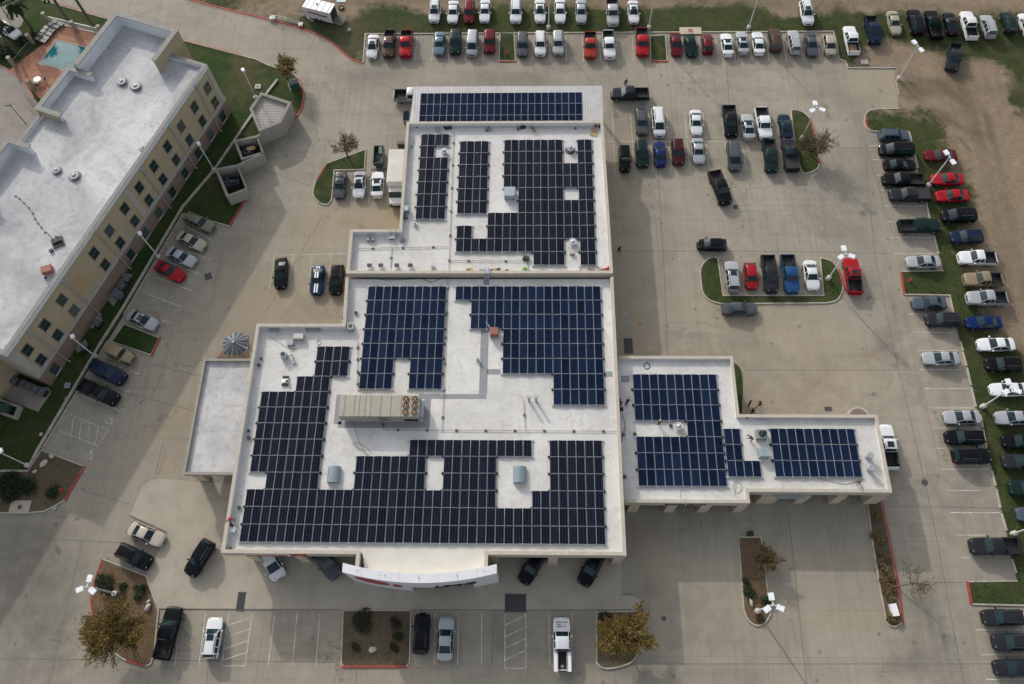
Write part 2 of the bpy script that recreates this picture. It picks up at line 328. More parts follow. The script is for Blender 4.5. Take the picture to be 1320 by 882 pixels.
# the concrete lot
xs = np.arange(-150, 131, .7); ys = np.arange(-25, 175, .7); gx, gy = np.meshgrid(xs, ys); nx, ny = len(xs), len(ys)
me = bpy.data.meshes.new('parking_lot'); me.from_pydata(np.stack([gx.ravel(), gy.ravel(), np.zeros(nx * ny)], 1).tolist(), [], [(j * nx + i, j * nx + i + 1, (j + 1) * nx + i + 1, (j + 1) * nx + i) for j in range(ny - 1) for i in range(nx - 1)])
me.materials.append(M_lot); struct(link('parking_lot', me))
DARK = [([(225, 828), (430, 830)], 2.6, .22), ([(545, 825), (765, 828)], 2.6, .3), ([(0, 560 + 160), (90, 715)], 4, .3), ([(1210, 560), (1240, 640)], 2, .15),  # lane and stain strokes, with tree shadow painted in
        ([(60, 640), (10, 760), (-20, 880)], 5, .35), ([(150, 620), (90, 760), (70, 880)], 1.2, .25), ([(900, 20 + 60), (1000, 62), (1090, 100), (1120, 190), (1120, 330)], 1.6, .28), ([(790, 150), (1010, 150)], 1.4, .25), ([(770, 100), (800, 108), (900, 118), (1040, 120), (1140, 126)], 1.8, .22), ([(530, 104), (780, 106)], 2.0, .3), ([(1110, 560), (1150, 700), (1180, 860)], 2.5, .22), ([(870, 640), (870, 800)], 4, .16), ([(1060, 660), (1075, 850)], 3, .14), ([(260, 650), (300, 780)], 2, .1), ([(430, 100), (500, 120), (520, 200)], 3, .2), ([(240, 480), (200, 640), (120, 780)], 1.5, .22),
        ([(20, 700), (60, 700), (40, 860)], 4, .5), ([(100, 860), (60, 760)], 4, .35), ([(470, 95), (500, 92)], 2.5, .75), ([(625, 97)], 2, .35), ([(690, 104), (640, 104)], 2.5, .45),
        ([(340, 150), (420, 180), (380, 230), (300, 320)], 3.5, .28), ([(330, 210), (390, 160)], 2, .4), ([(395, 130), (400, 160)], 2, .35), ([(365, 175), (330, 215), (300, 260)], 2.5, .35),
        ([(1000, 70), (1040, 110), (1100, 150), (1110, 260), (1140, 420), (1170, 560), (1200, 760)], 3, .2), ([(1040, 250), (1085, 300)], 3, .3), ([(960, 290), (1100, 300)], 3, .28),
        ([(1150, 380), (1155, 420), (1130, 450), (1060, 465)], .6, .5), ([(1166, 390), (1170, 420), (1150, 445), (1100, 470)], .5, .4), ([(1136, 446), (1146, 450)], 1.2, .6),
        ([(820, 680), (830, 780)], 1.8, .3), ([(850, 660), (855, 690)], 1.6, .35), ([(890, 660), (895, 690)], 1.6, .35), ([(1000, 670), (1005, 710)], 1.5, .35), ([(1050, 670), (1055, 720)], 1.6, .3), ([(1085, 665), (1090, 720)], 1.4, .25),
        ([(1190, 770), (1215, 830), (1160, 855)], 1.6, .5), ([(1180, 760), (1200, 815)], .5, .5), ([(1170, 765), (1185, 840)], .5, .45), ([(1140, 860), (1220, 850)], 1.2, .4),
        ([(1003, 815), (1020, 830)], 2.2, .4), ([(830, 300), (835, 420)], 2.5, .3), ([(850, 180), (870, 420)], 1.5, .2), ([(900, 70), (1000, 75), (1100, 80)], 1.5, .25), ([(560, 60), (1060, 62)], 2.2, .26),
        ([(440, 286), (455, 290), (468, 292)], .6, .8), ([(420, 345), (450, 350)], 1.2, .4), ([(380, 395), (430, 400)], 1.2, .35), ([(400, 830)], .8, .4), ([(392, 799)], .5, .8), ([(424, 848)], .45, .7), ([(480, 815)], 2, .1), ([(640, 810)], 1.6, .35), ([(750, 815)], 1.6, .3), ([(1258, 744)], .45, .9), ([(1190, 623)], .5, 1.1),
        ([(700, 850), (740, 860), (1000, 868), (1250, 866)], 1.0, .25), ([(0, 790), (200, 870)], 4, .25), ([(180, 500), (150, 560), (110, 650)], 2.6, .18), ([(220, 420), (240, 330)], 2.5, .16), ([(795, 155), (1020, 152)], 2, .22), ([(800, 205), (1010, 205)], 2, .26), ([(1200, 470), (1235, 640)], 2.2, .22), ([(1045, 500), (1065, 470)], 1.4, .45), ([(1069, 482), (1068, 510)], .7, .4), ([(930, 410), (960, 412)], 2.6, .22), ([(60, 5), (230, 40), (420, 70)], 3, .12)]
TAN = [([(420, 285), (505, 285)], 4, .75), ([(508, 270), (512, 290)], 1.6, .8), ([(340, 395), (440, 400)], 4, .6), ([(380, 330), (300, 420), (250, 500), (215, 600)], 5, .35), ([(806, 170), (815, 340), (822, 450)], 2, .6), ([(960, 470), (1100, 500)], 6, .35), ([(880, 390), (1000, 420), (1100, 440)], 4, .35), ([(1060, 505)], 3, .4), ([(880, 770), (950, 800)], 5, .3), ([(1040, 780), (1120, 790)], 5, .32), ([(975, 525), (960, 535)], 2.5, .5), ([(840, 695), (842, 740)], 1.5, .5), ([(1190, 400), (1240, 600)], 2, .25), ([(180, 560), (250, 530)], 2, .4), ([(1140, 95), (1150, 125), (1100, 110)], 3, .5), ([(800, 80), (1080, 85)], 3, .2), ([(350, 850), (520, 870)], 3, .3)]
rs = random.Random(3)
for x0, y0, x1, y1, n in ((492, 74, 640, 74, 9), (690, 74, 1060, 74, 20), (1150, 240, 1215, 430, 10), (1195, 470, 1275, 650, 12), (235, 845, 420, 845, 8), (560, 840, 740, 840, 7), (800, 170, 1015, 172, 10), (800, 205, 1010, 205, 9), (250, 305, 165, 490, 9), (1265, 800, 1310, 870, 4)):
    for k in range(n): t = (k + rs.uniform(.1, .9)) / n; DARK.append(([(x0 + (x1 - x0) * t + rs.uniform(-6, 6), y0 + (y1 - y0) * t + rs.uniform(-8, 8))], rs.uniform(.35, .8), rs.uniform(.3, .8)))
setattrs(me, dark=DARK, tan=TAN)
# the big rough field behind and to the right of the lot
FIELD = [(230, -8), (248, 1), (352, 27), (390, 38), (420, 50), (440, 66), (455, 78), (467.5, 81), (471, 44), (1074, 41), (1079, 60), (1081, 76), (1090, 80), (1093, 88), (1155, 88), (1152, 104), (1157, 123), (1158, 140), (1128, 141.5), (1118, 145), (1114, 155), (1116, 164), (1122, 169), (1134, 170), (1171, 170), (1183, 217), (1194, 261), (1204, 304), (1216, 349), (1162, 350), (1165, 380), (1224, 381), (1229, 405), (1240, 452), (1251, 497), (1266, 552), (1284, 627), (1297, 685), (1304.6, 722), (1311, 749), (1247, 750), (1252, 779), (1330, 781), (1420, 781)]
fp = GP(FIELD); fp = fp + [Vector((115, fp[-1].y, 0)), Vector((115, 165, 0)), Vector((-80, 165, 0)), Vector((-80, fp[0].y + 5, 0))]
DIRT = [([(1170, 110), (1235, 115), (1270, 160), (1290, 240), (1310, 340), (1330, 430)], 6.5, 1.1), ([(1150, 75), (1220, 95), (1300, 100)], 4.5, .75), ([(1085, 60), (1140, 50), (1220, 50), (1300, 45)], 3.5, -.42), ([(1120, 70), (1135, 85)], 2.5, -.5), ([(1245, 60), (1300, 62)], 2.5, -.5), ([(1200, 180), (1240, 260)], 3.5, -.5), ([(1330, 180), (1340, 380)], 7, .8), ([(420, -6), (700, -10), (1000, -3), (1330, 2)], 3.2, .85), ([(330, 14), (370, 14)], 5, .8), ([(440, 4), (450, 18)], 2.5, .7), ([(545, 15), (600, 8)], 1.8, .55), ([(780, 8), (850, 4)], 2.2, .5), ([(1010, 20), (1020, 8)], 2, .7), ([(455, 55)], 3.5, .25), ([(1120, 78), (1140, 80)], 2.5, .6), ([(1130, 60)], 4, .45),
        ([(480, 42), (1070, 38)], 2.6, -.75), ([(700, 30), (960, 28)], 3.2, -.7), ([(480, 30), (640, 32)], 2.2, -.5), ([(1140, 155), (1180, 165)], 4, -.3), ([(1210, 280), (1250, 420), (1290, 560), (1310, 680)], 5, -.6), ([(1315, 20), (1310, 60)], 4, -.5), ([(1318, 70), (1312, 130)], 2.2, -.55), ([(1140, 30), (1290, 45)], 2.5, -.3), ([(1320, 150), (1315, 130)], 3, -.6), ([(400, 40), (430, 60)], 4, -.4), ([(490, 25), (530, 20)], 3, -.4), ([(1170, 108), (1185, 112)], 2, -.9), ([(1300, 470), (1340, 640)], 4, -.5), ([(1250, 765), (1320, 765)], 4, -.9), ([(1180, 362), (1215, 365)], 3, -.3)]
RUT = []
for off in (-9, 9):
    RUT += [([(1165, 118 + off * .3), (1215, 112 + off * .3), (1262 + off, 150), (1282 + off, 230), (1300 + off, 320), (1318 + off, 420)], .75, .55), ([(1172, 128), (1200, 122 + off * .2), (1250, 118 + off * .4), (1330, 112 + off * .4)], .7, .4), ([(1160, 96), (1190, 105), (1235, 108 + off * .3), (1258 + off, 140), (1275 + off, 190)], .7, .45), ([(1205, 145 + off * .3), (1225, 158), (1262 + off, 175)], .6, .5), ([(1240, 100), (1225 + off * .4, 92), (1230 + off * .5, 80)], .6, .4), ([(430, 4 + off * .2), (700, -2 + off * .2), (1100, 4 + off * .25), (1330, 14 + off * .25)], .8, .35)]
sheet('field', fp, .08, M_field, .85, .07, {'dirt': DIRT, 'rut': RUT + [([(1215, 150), (1235, 152)], 1.5, .5), ([(455, 60), (450, 35)], 3, .45), ([(1232, 92)], 2.5, .35)]})
# hotel lawn
HL = GP([(37, 606), (54, 581), (139, 440), (161, 404), (236, 276), (296, 292), (321, 250), (306, 221), (341, 212), (333, 188), (364, 174), (381, 152), (389, 138), (391, 121), (384, 101), (366, 91), (347, 85), (330, 77), (320, 75), (232, 52), (137, 25), (50, 0), (0, -14)]) + [Vector((-150, 135, 0)), Vector((-150, 60, 0)), G(-90, 607)]
sheet('hotel_lawn', HL, .075, M_lawn, 1.2, .02)
def island(name, pts, mat, red=(), open_=False, res=.8, kw=.17, bump=.04):
    q = GP(pts); sheet(name, q, .10, mat, res, bump)
    k = MB(); k.wallline(q, kw, 0, .14, closed=True); struct(k.build('kerb', M_kerb))
    for r in red:
        k = MB(); k.wallline(GP(r), kw + .05, 0, .146); struct(k.build('red_kerb', M_red))
def arc(pts, n=3):
    """Catmull-Rom rounding of a photo polyline"""
    P_ = [Vector(p) for p in pts]; out = []
    for i in range(len(P_) - 1):
        a, b, c, d = P_[max(0, i - 1)], P_[i], P_[i + 1], P_[min(len(P_) - 1, i + 2)]
        for k in range(n):
            t = k / n; out.append(tuple(.5 * ((2 * b) + (c - a) * t + (2 * a - 5 * b + 4 * c - d) * t * t + (3 * b - a - 3 * c + d) * t ** 3)))
    return out + [tuple(P_[-1])]
island('grass_island', [(471.5, 193)] + arc([(422, 211), (408, 233.5), (403.6, 250), (411, 261), (422, 264.4), (427.5, 258)]) + [(431, 220), (470, 219)], M_lawn, [[(422, 211), (415, 222), (408, 233.5)]])
island('grass_island', arc([(925, 333.5), (919, 332), (909, 337), (903, 347.5), (903.5, 363), (906.5, 379), (916, 388), (930, 392)]) + arc([(1064, 391), (1078, 387.5), (1085, 377), (1086, 368), (1080, 347.5), (1071, 337), (1057, 332.7)]) + [(1061.6, 381.5), (932, 381.5)], M_lawn, [[(1080.5, 347.5), (1084, 358), (1086.5, 369)]])
island('grass_island', arc([(1021, 142), (1032.6, 144), (1043, 152.7), (1047, 164), (1051, 181), (1056, 209), (1051, 219.6), (1039.4, 223.5), (1034, 222), (1030, 211.7), (1025, 186.7), (1019.5, 145)]), M_lawn, [[(1043.5, 152.7), (1047.5, 164), (1051.5, 181)], [(1055.5, 205), (1056.2, 211)]])
island('grass_island', [(838, 47), (857.5, 46), (860, 79), (839, 79)], M_lawn, [[(860, 79.5), (839, 79.5)]])
island('grass_island', [(644.5, 43.5), (662.5, 43.5), (664.5, 79), (643.5, 79)], M_lawn, [[(664.5, 79.5), (643.5, 79.5)]])
island('mulch_bed', [(442.5, 787), (530, 787), (528, 855), (524, 859), (443, 859), (440, 855)], M_mulch2, [[(441, 859.4), (524, 859.4)]])
island('mulch_bed', [(769, 789), (824, 788), (825, 824)] + arc([(823, 840), (815, 853), (797, 860), (778, 861.5), (769, 854.5)]), M_mulch2)
island('mulch_bed', [(951.5, 692.7), (980.7, 692.7), (990, 768)] + arc([(993, 791.5), (986, 803), (975, 806.5), (964, 799), (958.6, 786)]) + [(954.5, 731)], M_mulch)
island('mulch_bed', [(1118, 650), (1135, 645), (1150, 718.6), (1157.5, 758), (1162.7, 802)] + arc([(1158, 806), (1151.4, 808), (1145, 805), (1142, 800)]) + [(1135, 762.5), (1124, 697)], M_mulch2, [[(1135.6, 645), (1150.6, 718.6), (1158, 758), (1163.2, 804)]])
island('mulch_bed', arc([(133, 721), (123, 749), (118, 772), (120.6, 797), (132, 824), (150, 843), (165, 852), (187.5, 858), (195, 855)]) + [(199, 842), (204.5, 787), (188.7, 742.6)], M_mulch, [[(132.5, 721), (122.5, 749), (117.5, 772), (120.2, 797), (131, 824)], [(163, 851), (178, 856), (188, 858.5)]])
island('grass_island', [(160, 418), (206, 436), (195, 458), (144, 441)], M_lawn, [[(207, 435), (195.5, 459)]])
HB = [(37, 607), (54, 580.5), (109, 601.5), (84, 645), (72, 652), (57, 659.5), (40, 661), (-80, 662), (-80, 608)]
island('mulch_bed', HB, M_mulch2, [[(109.5, 601), (84, 645.5)]])
# free kerbs: along the field, the hotel strip and the parking rows
def kerb(pts, mat=None, kw=.17, h=.14, name='kerb', z0=0): k = MB(); k.wallline(GP(pts), kw, z0, h); return struct(k.build(name, mat or M_kerb))
kerb(arc([(225, -9), (248, 1), (352, 27), (390, 38), (420, 50), (440, 66), (455, 78), (467.5, 81.5)]), M_red, .22, .146, 'red_kerb')
kerb(arc([(226, -6.8), (249, 3), (352, 28.8), (390, 40), (419, 52), (438.5, 67.5), (454, 79.8), (468, 83)]), P('kerb_face_worn', (.42, .30, .25), .85), .14, .06)
kerb([(468, 81.5), (471, 44.3), (643, 43.3), (663, 43), (1074, 41)], None, .2)
kerb([(1074, 41), (1079, 60), (1081, 76), (1090, 80), (1093, 88), (1155, 88)])
kerb([(1154, 105), (1158, 123)])
kerb(arc([(1160, 140.5), (1128, 141.5), (1118, 145), (1114, 155), (1116, 164), (1122, 169), (1134, 170)]) + [(1171, 170)])
kerb([(1116, 153), (1117, 163), (1122, 168)], M_red, .23, .147, 'red_kerb')
for a, b in (((1171.5, 170.5), (1183, 217)), ((1193.5, 261), (1198, 282)), ((1203.5, 304), (1209.5, 328)), ((1229, 405), (1233, 422)), ((1237.5, 441), (1241, 453)), ((1240.5, 454), (1245.5, 472)), ((1246, 474), (1251, 497)), ((1251.5, 499), (1257.5, 525)), ((1262, 530), (1266.5, 552)), ((1266.7, 554), (1271, 577)), ((1278, 607), (1283, 626.5)), ((1284, 631), (1289, 655)), ((1290.5, 662), (1297, 684)), ((1304, 721), (1309.5, 739))): kerb([a, b], None, .26, .13)
kerb([(1216, 349.5), (1162, 350.5)]); kerb([(1165, 380), (1224, 381), (1229, 404)]); kerb([(1161.5, 351), (1165.3, 380)], M_red, .26, .147, 'red_kerb')
kerb([(1311, 749), (1247, 750)]); kerb([(1252, 779), (1335, 781)]); kerb([(1246.8, 750), (1251.8, 779)], M_red, .3, .147, 'red_kerb')
kerb(arc([(320, 75), (330, 77), (347, 85), (366, 91), (384, 101), (391, 121), (389, 138), (381, 152)])); kerb(arc([(385, 102), (391.5, 121), (389.5, 138), (381.5, 152)]), M_red, .24, .147, 'red_kerb')
kerb([(50, -0.5), (137, 24.5), (232, 51.5), (320, 74.5)]); kerb([(52, -2), (138, 23.5), (233, 50.5), (312, 71.5)], P('red_kerb_faded', (.30, .12, .09), .8), .2, .147, 'red_kerb')
kerb([(320.5, 250.5), (296.5, 291.5)], M_red, .28, .147, 'red_kerb'); kerb([(296, 292), (236, 276)])
kerb([(236, 276), (161, 404), (160, 418)]); kerb([(139, 440), (54, 580.5)], None, .2)
kerb([(0, 607.5), (37, 607.5)], None, .3, .2)
kerb([(358, 104), (344, 122), (303, 182), (277, 220), (236, 268), (158, 400), (132, 441), (50, 580), (38, 604)], None, .34, .34, 'low_wall_strip', .0)
# raised apron round the showroom
AP = GP([(203, 617), (192, 620), (183, 627), (167, 664), (216, 686), (188, 742), (201, 784.5), (444, 786), (531, 786), (826, 786), (825, 772), (816, 768), (800, 767)]) + [Vector((10.9, 12, 0)), Vector((10.9, 20, 0)), Vector((-36.2, 20, 0)), Vector((-36.2, 25, 0))]
mb = MB(); mb.prism(AP, -.1, .09, bottom=False); struct(mb.build('apron', M_side))
mb = MB(); mb.wallline(AP[:13], .09, 0, .094); struct(mb.build('kerb', P('kerb_dark', (.21, .185, .145), .9)))
# joints with a cast-shadow line painted in among them, and painted lines
J = [[(-40, 849), (330, 852.5), (440, 854)], [(800, 856), (990, 856), (1282, 856)], [(106, 697), (84, 790), (62, 890)], [(1016, 662), (1041, 890)], [(1150, 440), (1201, 660), (1244, 890)], [(1115, 200), (1128, 330), (1150, 440)], [(847, 200), (855, 330), (861, 455)], [(796, 324), (990, 324), (1152, 327)], [(960, 477), (1185, 477)], [(1150, 653), (1290, 655)], [(1162, 751), (1242, 751)], [(195, 469.5), (257, 484.5)], [(106, 632), (167, 650)], [(417, 276), (345, 400)], [(210, 570), (200, 612)], [(820, 180), (1020, 180)], [(830, 75), (838, 120)], [(937, 80), (941, 150)], [(1110, 166), (1150, 300)], [(1050, 190), (1114, 190)], [(990, 810), (1040, 884)], [(1092, 395), (1145, 447)], [(425, 85), (530, 122)], [(330, 215), (400, 240)], [(60, 695), (160, 700)], [(268, 860), (266, 890)], [(460, 862), (458, 890)], [(635, 800), (635, 858)], [(264, 26), (278, 7)], [(405, 50), (398, 66)], [(250, 530), (160, 505)], [(1003, 330), (1001, 300)], [(1055, 222), (1085, 260)]]
mb = MB()
for j in J:
    q = GP(j); L = [(p.x, p.y) for p in q]
    for a, b in zip(L, L[1:]):
        d = Vector((b[0] - a[0], b[1] - a[1])).normalized(); n = Vector((-d.y, d.x)) * .034
        mb.add([(a[0] + n.x, a[1] + n.y, .005), (a[0] - n.x, a[1] - n.y, .005), (b[0] - n.x, b[1] - n.y, .005), (b[0] + n.x, b[1] + n.y, .005)], [(0, 1, 2, 3)])
struct(mb.build('joint_and_shadow_line', M_joint_shadow))  # the diagonal off the narrow mulch bed's tip is a painted cast shadow
LN = MB(); LY = MB()
def line(a, b, w_=.11, M=None, z=.008):
    M = M or LN; a = Vector(a[:2]); b = Vector(b[:2]); d = (b - a).normalized(); n = Vector((-d.y, d.x)) * w_ / 2
    M.add([(*(a + n), z), (*(a - n), z), (*(b - n), z), (*(b + n), z)], [(0, 1, 2, 3)])
def pline(p, q, w_=.11, M=None): line(G(*p), G(*q), w_, M)
def up(px, py, L, M=None): g = G(px, py); line(g, (g.x, g.y + L), .11, M)
for x in (491.5, 513.5, 535, 556.5, 578, 600, 622, 687, 709, 730, 752, 774, 796, 817, 882, 904, 926, 948, 970, 992, 1014, 1036, 1058): up(x, 79, 5.3)
g0, g1 = G(784, 182.5), G(1026, 182); line(g0, g1, .11, LY)
for x in (791, 815, 839, 862.5, 886, 910, 934, 957, 980.5, 1003, 1025): g = G(x, 182); line((g.x, g.y - 5.6), (g.x, g.y + 5.6), .11, LY)
pline((354, 329), (449, 327), .11, LY)
for x in (354, 378, 402.5, 427): up(x, 329, -5.6, LY)
for x in (452.6, 475, 499.5): up(x, 264, 5.4, LY)
for a, b in (((232, 791), (226, 858)), ((265, 791), (256, 858)), ((295, 791), (286, 858)), ((325, 791), (316, 858)), ((354, 791), (346, 858)), ((383, 791), (377, 858)), ((412.5, 791), (407, 858)), ((560.5, 791), (560, 857)), ((591, 791), (590, 857)), ((621, 791), (620.5, 857)), ((651, 791), (650.5, 861)), ((678, 791), (678, 861)), ((707.5, 791), (708.5, 857)), ((737, 791), (738, 857)), ((286, 858.5), (316, 858.5)), ((650.5, 861.5), (678, 861.5))): pline(a, b, .1)
for i in range(4): pline((294.5 - i * 2, 806 + i * 15), (323.5 - i * 2.2, 796 + i * 15), .1); pline((651, 806 + i * 15), (678, 793 + i * 15), .1)
for a, b in (((240, 292), (276, 311)), ((227.5, 319), (272.5, 335)), ((215, 336), (260, 355)), ((201, 357.5), (247.5, 375)), ((187.5, 378), (235, 396)), ((175, 400), (221, 417)), ((131, 464), (181, 483)), ((119, 487.5), (167.5, 506)), ((105, 510), (153, 529.5)), ((90, 534.5), (140, 554)), ((77, 555.5), (126, 575)), ((140, 554), (126, 575)), ((95, 536), (92, 559)), ((105.5, 540), (102, 564)), ((116, 545), (113, 569)), ((127, 549), (123, 572.5))): pline(a, b, .11)
for a, b in (((1135, 245), (1150, 245.5)), ((1140, 265.5), (1192, 266)), ((1144, 285.5), (1168, 286)), ((1148, 306), (1201, 307)), ((1153, 327), (1205, 327)), ((1171, 405), (1225, 405)), ((1176, 428), (1228, 429)), ((1182, 452), (1236, 452)), ((1186, 476.5), (1241, 476.5)), ((1192, 501), (1250, 501)), ((1197.5, 526), (1255, 526)), ((1202.5, 552), (1262, 552)), ((1208, 578), (1268, 578)), ((1214.5, 605), (1276, 605)), ((1222, 632.5), (1264, 632.5)), ((1225, 661), (1289, 661)), ((1232.5, 690), (1271, 690)), ((1238, 719), (1250, 719)), ((1257.5, 812), (1330, 812)), ((1264.5, 844), (1335, 844)), ((1271, 876), (1335, 876)), ((1121, 188), (1132, 188)), ((1125, 206), (1142, 206)), ((1130, 226), (1144, 226))): pline(a, b, .11)
for a, b in (((926, 334), (932, 381)), ((948, 335), (955, 381)), ((972, 335), (980, 381)), ((998, 335), (1005, 381)), ((1024, 335), (1032, 381))): pline(a, b, .1, LY)
RL = MB()
for a, b in (((192, 460), (166, 511)), ((110, 648), (78, 700)), ((130, 725), (138, 708)), ((428, 861), (524, 861)), ((530, 861.5), (571, 862)), ((1177, 460), (1219, 630)), ((1100, 864.5), (1113, 864.5)), ((1128, 420), (1135, 470)), ((205, 612), (214, 575)), ((1053, 870), (1056, 870)), ((1163, 804), (1165, 814)), ((1238, 719), (1244, 748))): pline(a, b, .12, RL)
struct(RL.build('faded_red_line', P('old_red_line', (.30, .13, .09), .85, 0, .3, 1.0, dirt=(1.3, (.27, .22, .17), .4, .6))))
def wheelchair(px, py, rz):
    g = G(px, py); c, s = math.cos(rz), math.sin(rz)
    def T(x, y): return (g.x + x * c - y * s, g.y + x * s + y * c)
    n = 14; ring = [T(.42 * math.cos(a), .42 * math.sin(a) - .1) for a in [math.radians(150 + 240 * i / n) for i in range(n + 1)]]
    for a, b in zip(ring, ring[1:]): line(a, b, .11)
    for a, b in (((-.1, .75), (-.05, .15)), ((-.05, .15), (.45, .15)), ((.45, .15), (.6, -.45)), ((-.08, .45), (.3, .45)), ((.6, -.45), (.78, -.4)), ((-.16, .92), (-.02, .92))): line(T(*a), T(*b), .13)
wheelchair(141, 541, math.radians(-22)); wheelchair(115, 587, math.radians(-22))
struct(LN.build('parking_line', M_line)); struct(LY.build('parking_line', M_yline))
# manholes and grates set into the ground
def disc(px, py, r, label, m=M_dkgrey, z=.0):
    mb = MB(); g = G(px, py); mb.cyl((0, 0, 0), (0, 0, .02), r, r, 18); mb.cyl((0, 0, .019), (0, 0, .03), r * .8, r * .8, 18); tag(mb.build('manhole_cover', m, None, False, (g.x, g.y, z)), label, 'manhole cover')
disc(806, 404, .42, 'round dark manhole cover beside the right wall, upper of a close pair', M_grey); disc(807, 415.5, .42, 'round dark manhole cover beside the right wall, lower of a close pair', M_grey)
disc(855.5, 797.5, .3, 'small dark round cover in the open drive right of the yellow tree'); disc(1192, 622, .4, 'dark stained round cover in the lane right of the service wing'); disc(71, 661 - 6, .3, 'small round cap at the edge of the hotel flower bed', M_grey, .1)
def grate(px, py, sx, sy, rz, label):
    mb = MB(); g = G(px, py)
    for i in range(9): mb.box((-sx / 2 + sx * (i + .5) / 9, 0, .01), (sx / 9 * .55, sy, .03))
    mb.box((0, 0, .003), (sx, sy, .02), 0, 1); mb.box((0, sy / 2, .012), (sx + .1, .08, .04)); mb.box((0, -sy / 2, .012), (sx + .1, .08, .04))
    o = tag(mb.build('drain_grate', [M_dkgrey, M_black], None, False, (g.x, g.y, .1 if 700 < py < 785 else .0)), label, 'drain grate'); o.rotation_euler.z = rz
grate(311, 775, .95, 2.0, 0, 'narrow dark drain grate in the apron left of the entrance'); grate(664.5, 777.5, 2.55, 2.0, 0, 'large dark drain grate in the apron right of the entrance'); grate(268.5, 356.5, 1.0, 1.0, .4, 'small square drain grate in front of the hotel parking stalls'); grate(948, 267, .6, .6, 0, 'small dark square grate below the diagonal pickup'); grate(810, 446, 1.2, 2.2, 0, 'grey rectangular cover plate beside the right wall near the wing')
# ---------------------------------------------------------------- the dealership
def kid(mb, name, mats, root, smooth=False):
    o = mb.build(name, mats, root, smooth); o.matrix_parent_inverse = Matrix.Translation(-root.location); return o
D = tag(empty('dealership', (-12, 40, 0)), 'flat white-roofed dealership covered in solar panels, tan walls, curved white front', 'building')
UO = [(-18.5, 78.2), (10.45, 78.2), (10.87, 52.6), (-25.0, 52.6), (-25.1, 59.5), (-18.3, 59.5)]
FO = [(-25.05, 52.3), (-24.74, 45.05), (-36.13, 45.05), (-36.04, 15.55), (10.88, 15.62), (10.88, 52.3)]
WO = [(11.1, 41.2), (26.0, 41.2), (26.0, 33.25), (43.1, 33.25), (43.15, 23.5), (26.1, 23.5), (26.1, 22.12), (11.1, 22.12)]
def inset(poly, d):
    n = len(poly); s = sum(poly[i][0] * poly[(i + 1) % n][1] - poly[(i + 1) % n][0] * poly[i][1] for i in range(n)); s = 1 if s > 0 else -1; out = []
    for i in range(n):
        a, b, c = Vector(poly[i - 1]), Vector(poly[i]), Vector(poly[(i + 1) % n]); d0 = (b - a).normalized(); d1 = (c - b).normalized()
        n0 = Vector((-d0.y, d0.x)) * s; n1 = Vector((-d1.y, d1.x)) * s; m_ = (n0 + n1); m_ = m_ / m_.length; out.append(tuple(b + m_ * d / max(.3, m_.dot(n0))))
    return out
# upper service building
mb = MB(); mb.prism(inset(UO, .2), 0, 5.5, cap=False); kid(mb, 'wall', M_tan, D)
mb = MB(); mb.prism(inset(UO, .1), 5.45, 5.6); kid(mb, 'roof', M_rmem, D)
mb = MB(); mb.wallline(inset(UO, .17), .34, 5.3, 6.36, closed=True); kid(mb, 'parapet', P('parapet_membrane', (.55, .54, .52), .7, 0, .06, .8), D)
mb = MB(); mb.wallline(inset(UO, .17), .42, 6.36, 6.42, closed=True); mb.wallline(inset(UO, -.02), .06, 5.0, 6.358, m=0, closed=True); kid(mb, 'parapet_cap', M_trim, D)
# showroom: set-back walls under an overhanging roof
BODY = [(-24.95, 52.3), (-24.95, 44.8), (-35.9, 44.8), (-35.9, 21.0), (10.7, 21.0), (10.7, 52.3)]
mb = MB(); mb.prism(BODY, 0, 4.8, cap=False); kid(mb, 'wall', M_tan, D)
mb = MB(); mb.prism(inset(FO, .1), 4.75, 5.45); kid(mb, 'roof', [M_rmem], D)
PF = [(-25.05, 52.2), (-24.74, 45.05), (-36.13, 45.05), (-36.04, 15.55), (10.88, 15.62), (10.88, 52.2)]; pf = inset(PF, .17)
pl = [pf[2], pf[3], (-20.05, 15.72), (-20.05, 14.0)]; pr_ = [(-5.2, 14.0), (-5.2, 15.78), pf[4], pf[5]]
mb = MB(); mb.wallline([pf[0], pf[1]] + pl, .32, 4.74, 6.26); mb.wallline(pr_, .32, 4.74, 6.26); kid(mb, 'parapet', P('parapet_membrane', (.5, .5, .5)), D)
mb = MB(); mb.wallline([pf[0], pf[1]] + pl, .42, 6.26, 6.32); mb.wallline(pr_, .42, 6.26, 6.32); po = inset(PF, -.02); mb.wallline(po[:4] + [(-20.22, po[3][1])], .07, 4.6, 6.258); mb.wallline([(-5.03, po[4][1])] + po[4:], .07, 4.6, 6.258); kid(mb, 'parapet_cap', M_trim, D)
wn = MB()
for i in range(16):
    x = -34.6 + i * 2.75
    if -22 < x < -4 and i % 2: continue
    wn = MB(); wn.box((x, 20.96, 2.1), (2.45, .12, 3.4)); kid(wn, 'shop_window', M_glassb, D)
for x, y in ((-33.5, 16.1), (-27.6, 16.0), (2.6, 16.0), (10.3, 16.1), (-4.6, 16.2)):
    mb = MB(); mb.box((x, y, 2.35), (1.15, .9, 4.7)); mb.box((x, y, .35), (1.3, 1.05, .6), 0, 0); kid(mb, 'column', M_tan, D)
